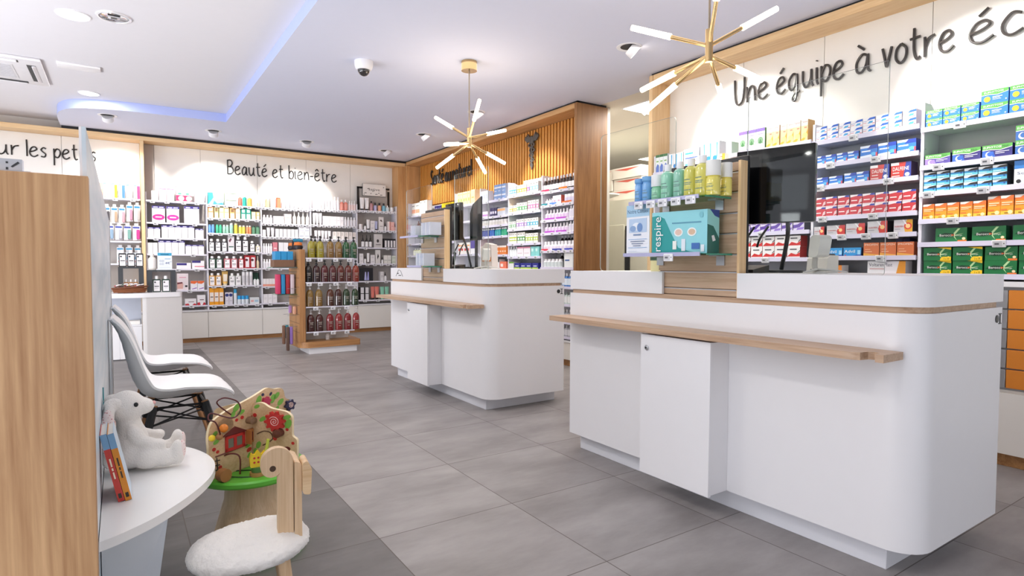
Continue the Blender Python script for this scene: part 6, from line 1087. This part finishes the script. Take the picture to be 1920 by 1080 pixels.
b = MB(); b.tube(smooth_path([(-.12, -.08, .343), (-.06, -.13, .343), (.0, -.15, .343), (.02, -.10, .343), (-.03, -.06, .343), (-.09, -.04, .343), (-.14, -.06, .343)], 6), .003, P('1f3a1c', .5), 5); b.tube(smooth_path([(.02, -.17, .343), (.07, -.17, .343), (.13, -.12, .343), (.17, -.07, .343)], 6), .003, P('1f3a1c', .5), 5)
b.tube(smooth_path([(-.06, -.09, .343), (-.06, -.09, .41), (-.09, -.08, .425), (-.13, -.06, .41)], 5), .003, DKRED, 6); b.build('track_wire', at)
part(MB().lathe([(0, 0), (.024, 0), (.024, .03), (0, .03)], P('a06a3a', .5), seg=18, M=Matrix.Translation((-.13, -.125, .3665)) @ Matrix.Rotation(math.pi / 2, 4, 'X') @ Matrix.Rotation(.5, 4, 'Y')).build('roller', at), 'wooden roller')
# ================================================================== SOAP DISPLAY STAND
gx, gy, GW = 1.87, 7.62, 0.70
t = thing('soap_display_stand', 'free-standing oak display with rows of coloured soap bottles', 'display stand', (gx, gy, 0))
MB().box((0.12, 0.04, 0.0), (GW + 0.04, 0.50, 0.085), WHITE, 0.002, 1).build('plinth', t)
pts = [(0.0, 0.56), (0.0, 0.12), (0.03, 0.04), (0.10, 0.0), (GW + 0.08, 0.0), (GW + 0.08, 0.56)]
MB().prism(rounded(pts, .03), XYZ, 0.085, 0.16, OAK_X).build('base_board', t)
MB().box((0.0, 0.02, 0.16), (0.075, 0.56, 1.335), OAK_Z, 0.004, 1).build('side_panel', t)
MB().box((0.075, 0.27, 0.16), (GW, 0.29, 1.30), P('cfc8c2', 0.5)).build('back_panel', t)
b = MB()
for k in range(9): b.box((-0.001, 0.03, 0.28 + k * 0.115), (0.002, 0.55, 0.286 + k * 0.115), P('6a4a34', .5))
b.build('grooves', t)
G_Z = [1.228, 0.918, 0.606, 0.286]
SHW = []
for k, z in enumerate(G_Z):
    s = MB().box((0.078, 0.02, z - 0.01), (GW, 0.268, z), ACRYLIC).box((0.078, 0.012, z - 0.012), (GW, 0.02, z + 0.004), P('c9c6d2', .25)).build('shelf', t); SHW.append(s)
    for u in ((.12, .26, .46, .64) if k < 2 else (.2, .42, .6)): price_tag(s, (u, 0.011, z - 0.004), 0.062, 0.042)
for k, z in enumerate((0.36, 0.5, 0.62, 0.72, 0.84, 1.05)):
    MB().tube([(0.0, 0.14, z), (-0.12, 0.14, z)], .003, METAL, 6).tube([(0.0, 0.36, z), (-0.12, 0.36, z)], .003, METAL, 6).build('hook', t)
COLS = {'yellow-green': ('c4b63e', 'b8aa1e'), 'amber': ('a8823c', '9a7030'), 'green': ('2a6a3a', '1f5a30'), 'dark plum': ('4a2426', '3a1c1e'), 'wine red': ('6e2628', '5a1c20'), 'brick red': ('7a3026', '64241c'), 'orange-red': ('a83e24', '98301c'), 'charcoal': ('26201f', '1c1817'), 'golden': ('b08a44', 'a47a34'), 'brown': ('6e3c24', '5a2e1a'), 'dark brown': ('522420', '42201c'), 'dark green': ('2c4a24', '22401c'), 'maroon': ('5a2220', '4a1a1a'), 'cherry red': ('a2222a', '8e1a22'), 'scarlet': ('b42a2a', 'a01e20')}
def soaps(k, spec, back=False, cap='141416'):
    z = G_Z[k] + 0.0005; n = len(spec)
    for i, (u, c) in enumerate(spec):
        key = (c, cap)
        if key not in SOAP: SOAP[key] = pump(dim(COLS[c][0]), cap, 'b8afa4', dim(COLS[c][1]))(0.092, 0.285, 0.08).mesh('pump_bottle')
        o = link('pump_bottle', SOAP[key], None, (gx + u, gy + (0.05 if not back else 0.15) + random.uniform(0, .01), z))
        same = [j for j, (_, cc) in enumerate(spec) if cc == c]; num = (['one ', 'other ', 'third '][same.index(i)] if len(same) > 1 else '')
        pos = 'next to its oak side' if i == 0 else 'at its open end' if i == n - 1 else ORD[i] + ' from its oak side'
        tag(o, f"{c} {'soap' if k < 2 else 'shower'} pump bottle, {ORD[k]} shelf of display stand, {pos}{', behind' if back else ''}", 'pump bottle', f'pump bottles on the {ORD[k]} shelf of the display stand')
SOAP = {}
dim = lambda h: ''.join('%02x' % int(int(h[i:i + 2], 16) * .78) for i in (0, 2, 4))
soaps(0, [(.125, 'yellow-green'), (.235, 'yellow-green'), (.365, 'amber'), (.475, 'amber'), (.575, 'green'), (.675, 'green')]); soaps(0, [(.20, 'yellow-green'), (.60, 'green')], True)
soaps(1, [(.085, 'charcoal'), (.185, 'dark plum'), (.29, 'wine red'), (.395, 'wine red'), (.50, 'brick red'), (.60, 'brick red'), (.70, 'orange-red')])
CH = 'c8c4c4'
soaps(2, [(.10, 'golden'), (.215, 'golden'), (.36, 'brown'), (.465, 'dark brown'), (.575, 'dark green'), (.69, 'dark green')], cap=CH)
soaps(3, [(.11, 'maroon'), (.22, 'maroon'), (.355, 'cherry red'), (.47, 'scarlet'), (.59, 'cherry red'), (.70, 'scarlet')], cap=CH)
o = link('cream_jar', jar('cfc8c4', 'b4aaa4')(0.06, 0.085, 0.06).mesh('cream_jar'), None, (gx + 0.36, gy + 0.13, 0.1605)); tag(o, 'clear pot standing alone on the display stand base board', 'jar')
# side display: tray with blue cartons, folded cloths, accessories on hooks
s = MB().box((-0.30, 0.10, 1.10), (0.0, 0.42, 1.112), GLASSGREEN).box((-0.30, 0.098, 1.10), (0.0, 0.10, 1.112), P('4a5a58', .3)).build('side_shelf', t); s2 = MB().box((-0.24, 0.10, 0.76), (0.0, 0.42, 0.77), GLASSGREEN).build('side_shelf', t)
o = thing('wicker_tray', 'brown woven tray with blue cartons on the side shelf of the display stand', 'tray', (gx - 0.27, gy + 0.12, 1.1125)); MB().box((0, 0, 0), (0.23, 0.2, 0.012), P('6a4a38', .8)).build('floor', o); MB().box((-.006, -.006, 0), (0.236, 0, 0.09), P('7a5a46', .8)).box((-.006, .2, 0), (.236, .206, .09), P('7a5a46', .8)).box((-.006, 0, 0), (0, .2, .09), P('7a5a46', .8)).box((.23, 0, 0), (.236, .2, .09), P('7a5a46', .8)).build('rim', o)
for k in range(3): tag(MB().box((gx - 0.262 + k * .074, gy + .13, 1.1255), (gx - .192 + k * .074, gy + .30, 1.31), P('2590c8', .4), .003, 1).build('blue_carton'), f'{ORD[k]} blue carton from the wall of white creams, in woven tray', 'carton', 'blue cartons in the woven tray')
for k in range(2):
    o = thing('round_soap', ['dark soap ball with orange top on the oak side edge', 'dark soap ball with orange top next to the yellow bottles'][k], 'soap', (gx + .035, gy + .20 + k * .30, 1.3358)); 
    pass
    MB().lathe([(0, 0), (.05, 0), (.06, .025), (.055, .05), (0, .05)], P('241c24', .5), seg=16).build('base', o); MB().lathe([(.03, .05), (.054, .055), (.045, .09), (0, .10)], P('d8742c', .5), seg=16).build('top', o)
tag(MB().tube([(gx + .02, gy + .40, 1.46), (gx + .14, gy + .40, 1.46)], .022, P('2a86a8', .5), 12).box((gx + .01, gy + .39, 1.3355), (gx + .03, gy + .41, 1.46), P('241c24', .5)).build('brush_roll'), 'blue roll behind the orange-topped soap balls', 'roll')
for k, (c, nm) in enumerate((('c83a62', 'pink'), ('2a86b8', 'blue'), ('a82a36', 'red'), ('d8c8d0', 'pale'))): tag(MB().box((gx - .235 + k * .055, gy + .17, .7708), (gx - .188 + k * .055, gy + .29, 1.02), P(c, .6), .008).build('washcloth_roll'), f'{nm} folded cloth on the side shelf of the display stand', 'cloth', 'folded cloths beside the display stand')
for k, (z, c, nm, L) in enumerate(((.60, 'd8a488', 'tan', .10), (.60, 'b48ac4', 'lilac', .10), (.44, '8a6ab0', 'purple', .22), (.44, '2a8a9a', 'teal', .17), (.44, '5a4238', 'dark brown', .30), (.44, '7a5a48', 'brown', .24))):
    y = (gy + .14) if k % 2 == 0 else gy + .36; x = gx - .035 - (k // 2) * .042; zz = .62 if k < 2 else .36
    tag(MB().box((x - .018, y - .02, zz - .006 - L), (x + .018, y + .02, zz - .0045), P(c, .6), .008).build('hanging_brush'), f'{nm} accessory hanging from a hook of the display stand', 'accessory', 'accessories on the display stand hooks')

# ================================================================== WHITE CORNER DESK WITH DISPLAYS
t = thing('corner_desk', 'white display desk with curved front between the chairs and baby care bay', 'desk', (0, 8.37, 0))
MB().prism(rounded([(-.75, .45), (-.75, -.02), (.22, -.10), (.64, -.02), (.64, .45)], .05), XYZ, .745, .80, WHITE).build('desk_top', t)
MB().prism(rounded([(.215, -.075), (.255, -.085), (.635, -.01), (.635, .44), (.60, .44), (.595, .03), (.215, -.035)], .008), XYZ, 0, .744, P('cfccca', .5, var=.01)).build('end_panel', t)
MB().box((-.72, .30, .0), (.21, .33, .744), P('cfd4e0', .5)).build('back_board', t); MB().box((-.72, .02, .40), (.21, .298, .42), WHITE).build('shelf', t)
d = MB().box((-.30, .02, .01), (-.02, .04, .398), WHITE).box((-.018, .02, .01), (.205, .04, .398), WHITE).build('door', t)
tag(MB().box((.05, 8.42, .4205), (.19, 8.60, .46), P('f2efe8', .7)).build('paper_stack'), 'stack of papers inside the white display desk', 'paper')
def riser(label, x, y, z, w, h, d, open_=True):
    t = thing('display_riser', label, 'display stand', (x, y, z)); b = MB(); b.box((0, 0, h - .018), (w, d, h), DARKGREY); b.build('top', t)
    for xx in (0, w - .05): MB().box((xx, 0, 0), (xx + .05, d, h - .018), DARKGREY).build('side', t)
    return t
DZ = .8005
riser('black display riser carrying three black-rimmed bottles', -.02, 8.445, DZ, .26, .31, .16); riser('charcoal display riser carrying the price sign', .276, 8.43, DZ, .30, .272, .17)
fl = flask('1a191c'); 
for k in range(3): o = link('shampoo_bottle', None, None); bpy.data.objects.remove(o); o = link('shampoo_bottle', fl(.08, .205, .05).mesh('shampoo_bottle') if k == 0 else FLM, None, (-.012 + k * .086, 8.47, DZ + .3108)); FLM = o.data; tag(o, f'{ORD[k]} black-rimmed flask from the partition on the black riser', 'bottle', 'flasks on the black riser')
fg = flask('1c3a2c')
for k in range(2): o = link('shampoo_bottle', fg(.085, .20, .05).mesh('shampoo_bottle') if k == 0 else FGM, None, (.33 + k * .098, 8.455, DZ + .0005)); FGM = o.data; tag(o, ['green-black flask beside the basket inside the charcoal riser', 'green-black flask at the open side of the charcoal riser'][k], 'bottle', 'flasks inside the charcoal riser')
fa = flask('b0742c')
for k in range(3): o = link('shampoo_bottle', fa(.075, .16, .05).mesh('shampoo_bottle') if k == 0 else FAM, None, (.034 + k * .05, 8.48, DZ + .0005)); FAM = o.data; o.scale = (.62, 1, 1); tag(o, f'{ORD[k]} amber-rimmed flask from the partition behind the basket', 'bottle', 'amber flasks behind the basket')
o = link('shampoo_bottle', bottle('e6e2da', 'efeae4', 'f2efec', neck=.45)(.085, .2, .06).mesh('shampoo_bottle'), None, (.288, 8.45, DZ + .2728)); tag(o, 'pale shampoo bottle beside the blue price sign', 'bottle')
t = thing('price_sign', 'white and blue acrylic price sign on the charcoal riser', 'sign', (.385, 8.45, DZ + .2728)); b = MB(); w, h = .155, .215; b.box((0, 0, 0), (w, .004, h), P('eef4f8', .2, coat=.5)); deco(b, w, h, [('r', .02, .82, .98, .98, '3fa4c8'), ('r', .22, .87, .78, .92, '2a6a8c'), ('r', .5, .62, .92, .66, '8ab4d8'), ('t', '4€', .52, .34, .12, .34, '2c4a8a'), ('r', .88, .46, .96, .48, '2c4a8a'), ('e', .2, .52, .07, .07, 'cdd4dc'), ('e', .36, .52, .07, .07, 'cdd4dc'), ('e', .2, .34, .06, .06, 'cdd4dc'), ('e', .36, .34, .06, .06, 'cdd4dc'), ('r', .1, .14, .9, .16, 'cfd8e0')]); b.build('face', t); MB().box((0, .004, 0), (w, .05, .004), ACRYLIC).build('foot', t)
t = thing('wicker_basket', 'low oval wicker basket of sachets on the white display desk', 'basket', (.09, 8.335, DZ + .008)); b = MB(); WK = P('8a5230', .7)
for k in range(5): b.tube([((.155 + .004 * k) * math.cos(a), (.065 + .003 * k) * math.sin(a), .006 + k * .0105 + .003 * math.sin(a * 14 + k * 3.14)) for a in [2 * math.pi * i / 40 for i in range(40)]], .007, WK, 6, closed=True)
b.build('weave', t); MB().lathe([(0, 0), (.155, 0), (.155, .006), (0, .006)], WK, seg=28, sy=.44).build('floor', t); MB().tube([(.183 * math.cos(a), .085 * math.sin(a), .060 + .012 * math.cos(a)) for a in [2 * math.pi * i / 40 for i in range(40)]], .009, P('6e3c22', .6), 8, closed=True).build('rim', t)
for k in range(8):
    o = MB().box((-.028, -.02, 0), (.028, .02, .012), P('efe9ea', .4), .003).box((-.028, -.0206, .001), (-.012, .0206, .0125), P(['b02a34', 'c8a44a', '2a5a3c'][k % 3], .4)).build('sachet', None, (-.03 + .034 * k, 8.325 + .03 * (k % 2), DZ + .082 + .006 * (k % 3))); o.rotation_euler = (-.35, -.35 + .1 * (k % 3), .2 * (k % 3)); tag(o, 'white sachet with coloured end lying in the wicker basket', 'sachet', 'sachets in the wicker basket')

# ================================================================== THINGS ON THE COUNTER DISPLAY BOARDS
z = 1.4625; GB = []
def bottle_thing(name, label, x, y, z, w, h, body, cap, capw=.5, cap_h=.2, liquid=None):
    t = thing(name, label, 'bottle', (x, y, z)); r = w / 2; hb = h * (1 - cap_h)
    MB().lathe([(0, 0), (r * .93, 0), (r, .004), (r, hb * .86), (r * .85, hb * .94), (r * capw, hb)], P(body, .15, coat=.4), seg=20).build('body', t)
    MB().lathe([(r * capw * 1.05, hb), (r * capw * 1.1, hb + .002), (r * capw * 1.08, h - .002), (0, h)], P(cap, .4), seg=18).build('cap', t)
    b = MB(); 
    for zz, a in ((.55, .5), (.45, .7), (.40, .6), (.22, .65)): b.prism([(r * 1.004 * math.cos(q), r * 1.004 * math.sin(q)) for q in [math.pi - a + 2 * a * i / 6 for i in range(7)]] + [(r * .98 * math.cos(q), r * .98 * math.sin(q)) for q in [math.pi + a - 2 * a * i / 6 for i in range(7)]], XYZ, hb * zz, hb * (zz + .025), P('5a7a74', .5))
    b.build('label_print', t); return t
xs = 2.215
for lab, y, w, h, body, cap, cw, ch in (('blue spray can at the doorway end of the upper glass shelf', 2.160, .050, .125, '6fa8dc', '7ab2e2', .96, .18), ('blue spray can, second on the upper glass shelf', 2.105, .055, .13, '6fa8dc', '7ab2e2', .96, .18), ('short green bottle with wide white cap', 2.040, .06, .13, '8ccaa4', 'eef0f0', .96, .45), ('tall green bottle with narrow white cap', 1.975, .066, .172, '8fcdb0', 'f0f0f2', .48, .2), ('green bottle between tall green and yellow ones', 1.90, .064, .176, '86c0a8', 'f0f0f2', .48, .2), ('yellow-green bottle next to the green ones', 1.835, .066, .180, 'd0cc62', 'f0f0f2', .48, .2), ('tallest yellow bottle with narrow white cap', 1.77, .068, .186, 'd6d068', 'f2f2f2', .48, .2), ('yellow bottle with wide white cap', 1.712, .062, .155, 'e4d86c', 'eeeee8', .97, .45)):
    bottle_thing('lotion_bottle', lab, xs, y, z, w, h, body, cap, cw, ch)
bottle_thing('lotion_bottle', 'small yellow bottle standing behind, close to the oak end strip', 2.29, 1.70, z, .05, .15, 'e6d86e', 'eeeee8', .97, .45)
# carton "respire" and the advice card on the lower glass shelf
z = 1.2035
t = thing('soap_kit_carton', 'large turquoise carton with curved teal side on the lower glass shelf', 'carton', (2.175, 2.035, z), -math.pi / 2 + .12)
w, h, d = .30, .20, .10; b = MB(); b.box((0, 0, 0), (w, d, h), P('8fd4dc', .35)); T1 = '1f9a98'
b.poly([(w + .0006, 0, 0), (w + .0006, d, 0), (w + .0006, d, h), (w + .0006, 0, h)], P('9addd8', .35)); b.poly([(w + .0009, 0, 0), (w + .0009, d, 0), (w + .0009, d, h * .35), (w + .0009, d * .5, h * .62), (w + .0009, 0, h * .66)], P('0f6a60', .35)); b.poly([(w + .0009, d * .2, h), (w + .0009, d, h), (w + .0009, d, h * .82), (w + .0009, d * .6, h * .86)], P('2a4a94', .35))
b.poly([(w + .0012, d * .35, h * .4), (w + .0012, d * .55, h * .42), (w + .0012, d * .7, h * .3), (w + .0012, d * .45, h * .27)], P('f0f2f0', .4))
deco(b, w, h, [('p', [(0, 0), (.95, 0), (.7, .05), (.5, .14), (.36, .5), (.24, .84), (.12, .92), (0, .9)], T1), ('r', .38, .70, .9, .735, '5a9ab0'), ('e', .50, .5, .12, .1, 'eef4f2'), ('e', .50, .5, .09, .07, 'e4c4b4'), ('e', .74, .5, .12, .1, 'eef4f2'), ('e', .74, .5, .09, .07, 'd8b89a'), ('e', .9, .88, .05, .07, '7ac0cc'), ('r', .40, .1, .47, .3, 'eceee6'), ('r', .56, .06, .63, .34, 'e2eaf0'), ('r', .74, .1, .88, .24, '3a6ab0'), ('r', .9, .04, .96, .2, 'dfe8ec')])
b.text('respire', lambda a, q: (.045 - q + .01, -.006, .012 + a), .042, P('f4f6f4', .4), width=.165); b.build('box', t)
t = thing('advice_card', 'white card with blue heading standing at the doorway end of the lower glass shelf', 'sign', (2.19, 2.225, z), -math.pi / 2 - .05); w, h = .165, .25; b = MB(); b.box((0, 0, 0), (w, .003, h), P('eff2f8', .3)); deco(b, w, h, [('r', 0, .76, 1, 1, 'a8cde6'), ('t', 'Notre Conseil', .05, .83, .085, .9, '3a5a7c'), ('r', .12, .44, .9, .72, 'b9cfe8'), ('e', .45, .56, .12, .08, 'e8eef6'), ('e', .6, .54, .08, .09, '6f94c8'), ('e', .3, .52, .09, .06, '8aa8d0'), ('r', .32, .38, .66, .41, '7a94b8'), ('r', .1, .30, .92, .31, '8ab0d8'), ('r', .1, .13, .92, .14, '8ab0d8'), ('r', .2, .255, .82, .27, '6a7a98'), ('r', .25, .21, .76, .225, '6a7a98'), ('r', .32, .165, .66, .18, '6a7a98'), ('r', .08, .06, .5, .065, 'b4c0d0')]); b.build('card', t); MB().box((0, .003, 0), (w, .05, .003), ACRYLIC).build('foot', t)
# far counter: clear boxes
for k, (x, y, z, w, d, h, lab) in enumerate(((2.20, CY2 + .93, 1.4005, .20, .12, .13, 'clear acrylic box of pale sachets on the upper glass shelf, far counter'), (2.185, CY2 + 1.12, 1.4005, .12, .10, .11, 'clear box of blue sachets beside the pale ones, far counter'), (2.19, CY2 + 1.02, 1.1355, .18, .12, .13, 'clear acrylic box on the far counter ledge below the glass shelf'))):
    t = thing('acrylic_box', lab, 'box', (x, y, z), -math.pi / 2); MB().box((0, 0, 0), (w, d, h), ACRYLIC).build('box', t); b = MB(); n = 5
    for i in range(n): b.box((.006 + i * (w - .012) / n, .008, .003), (.002 + (i + 1) * (w - .012) / n, d - .008, h * .86), P(['d6d8e6', 'c4c8dc'][i % 2], .4))
    b.build('sachet_stack', t)
# tub beside the board, seen past the screen
t = thing('herbal_tin', 'green-lidded cream tin beside the grooved board on the large counter', 'tin', (2.66, 2.43, 1.1132)); t.scale = (1, 1, .6); MB().lathe([(0, 0), (.05, 0), (.05, .105), (0, .105)], P('e4d8a4', .4), seg=20).build('body', t); MB().lathe([(0, .105), (.053, .105), (.053, .14), (0, .142)], P('2c4a34', .4), seg=20).build('lid', t)
# framed picture in the cosmetics corner
t = thing('cosmetics_sign', 'white patterned sign on a black frame topping the dark cosmetics shelf', 'sign', (3.40, 9.90, 2.06)); b = MB()
for a, c in (((0, 0, 0), (.03, .02, .42)), ((.55, 0, 0), (.58, .02, .36)), ((0, 0, .39), (.58, .02, .42))): b.box(a, c, BLACK)
b.build('frame', t); MB().box((.04, .004, 0), (.54, .016, .38), P('a8a29c', .6)).build('backing', t)
b = MB(); b.box((.09, -.03, .27), (.50, -.015, .47), P('ece8e2', .5)); b.box((.085, -.016, .265), (.505, -.012, .475), P('2a2826', .5))
b.text('sative', lambda a, q: (.19 + a, -.0306, .36 + q), .045, INK, width=.2)
for k in range(14): b.ball((.11 + .37 * ((k * .618) % 1), -.031, .29 + (.03 if k % 2 else .14) * ((k * .37) % 1)), (.010, .001, .007), P('4a4640', .6), 8, 6)
part(b.build('sign_board', t), 'white board with dark lettering')
# ================================================================== BACK OFFICE
t = thing('dispensing_cabinet', 'tall cream dispensing cabinet in the back office, notices taped on', 'cabinet', (5.35, 5.05, 0)); MB().box((0, 0, 0), (.03, 1.9, 1.98), P('e2ddcc', .5)).box((.03, 0, 0), (1.2, 1.9, 1.98), P('e2ddcc', .5)).build('body', t)
MB().box((-.012, .42, 0.05), (0, 1.42, 1.66), P('ded8c6', .45), .003, 1).build('door', t); MB().box((-.014, .32, .05), (0, .40, 1.64), BLACK).build('gap', t)
b = MB()
def note(y0, y1, z0, z1, hexs): 
    for k, hx in enumerate(hexs): b.box((-.0135, y0, z0 + (z1 - z0) * k / len(hexs)), (-.0121, y1, z0 + (z1 - z0) * (k + 1) / len(hexs)), P(hx, .6))
note(.78, 1.12, 1.00, 1.28, ['b4bdb4', 'c0b4aa', 'd8a294', 'd4a090']); note(.78, 1.12, .9, .98, ['ded9ca']); note(.78, 1.12, 1.46, 1.54, ['8a8478', 'b4ac9c']); part(b.build('notices', t), 'taped paper notices')
for k in range(6): tag(MB().box((5.45 + .02 * (k % 2), 5.3 + (k // 3) * .52, 1.9805 + (k % 3) * .145), (5.85, 5.8 + (k // 3) * .52, 2.12 + (k % 3) * .145), P('e6ddd4', .6)).prism([(5.32 + (k // 3) * .52, 2.10 + (k % 3) * .145), (5.78 + (k // 3) * .52, 2.10 + (k % 3) * .145), (5.55 + (k // 3) * .52, 2.07 + (k % 3) * .145)], lambda a, c, d: (d, a, c), 5.4485 + .02 * (k % 2), 5.4499 + .02 * (k % 2), P('d05a4a', .5)).build('stock_carton'), f"pale stock carton on the cream cabinet, {['lowest', 'middle', 'top'][k % 3]} of the {['stack by the doorway post', 'stack further in'][k // 3]}", 'carton', 'stock cartons on the dispensing cabinet')
t = thing('uplighter', 'slim black floor uplighter with round white head in the back office', 'floor lamp', (5.12, 5.55, 0)); MB().lathe([(0, 0), (.14, 0), (.14, .02), (0, .02)], BLACK, seg=24).build('base', t); MB().tube([(0, 0, .02), (0, 0, 2.0)], .012, BLACK, 8).build('pole', t); MB().lathe([(.02, 1.98), (.15, 2.02), (.15, 2.035), (0, 2.035)], P('f6f2ee', .4), seg=24).build('lamp_head', t)

dup_ = [(k, v) for k, v in LABELS.items() if len(v) > 1]
if dup_: print('DUPLICATE LABELS', len(dup_), dup_[:12])
long_ = [k for k in LABELS if len(k.replace(',', ' ').split()) > 16]
if long_: print('LONG LABELS', len(long_), long_[:12])
for o in COL.objects:
    if o.type == 'EMPTY': o.empty_display_size = 0.05
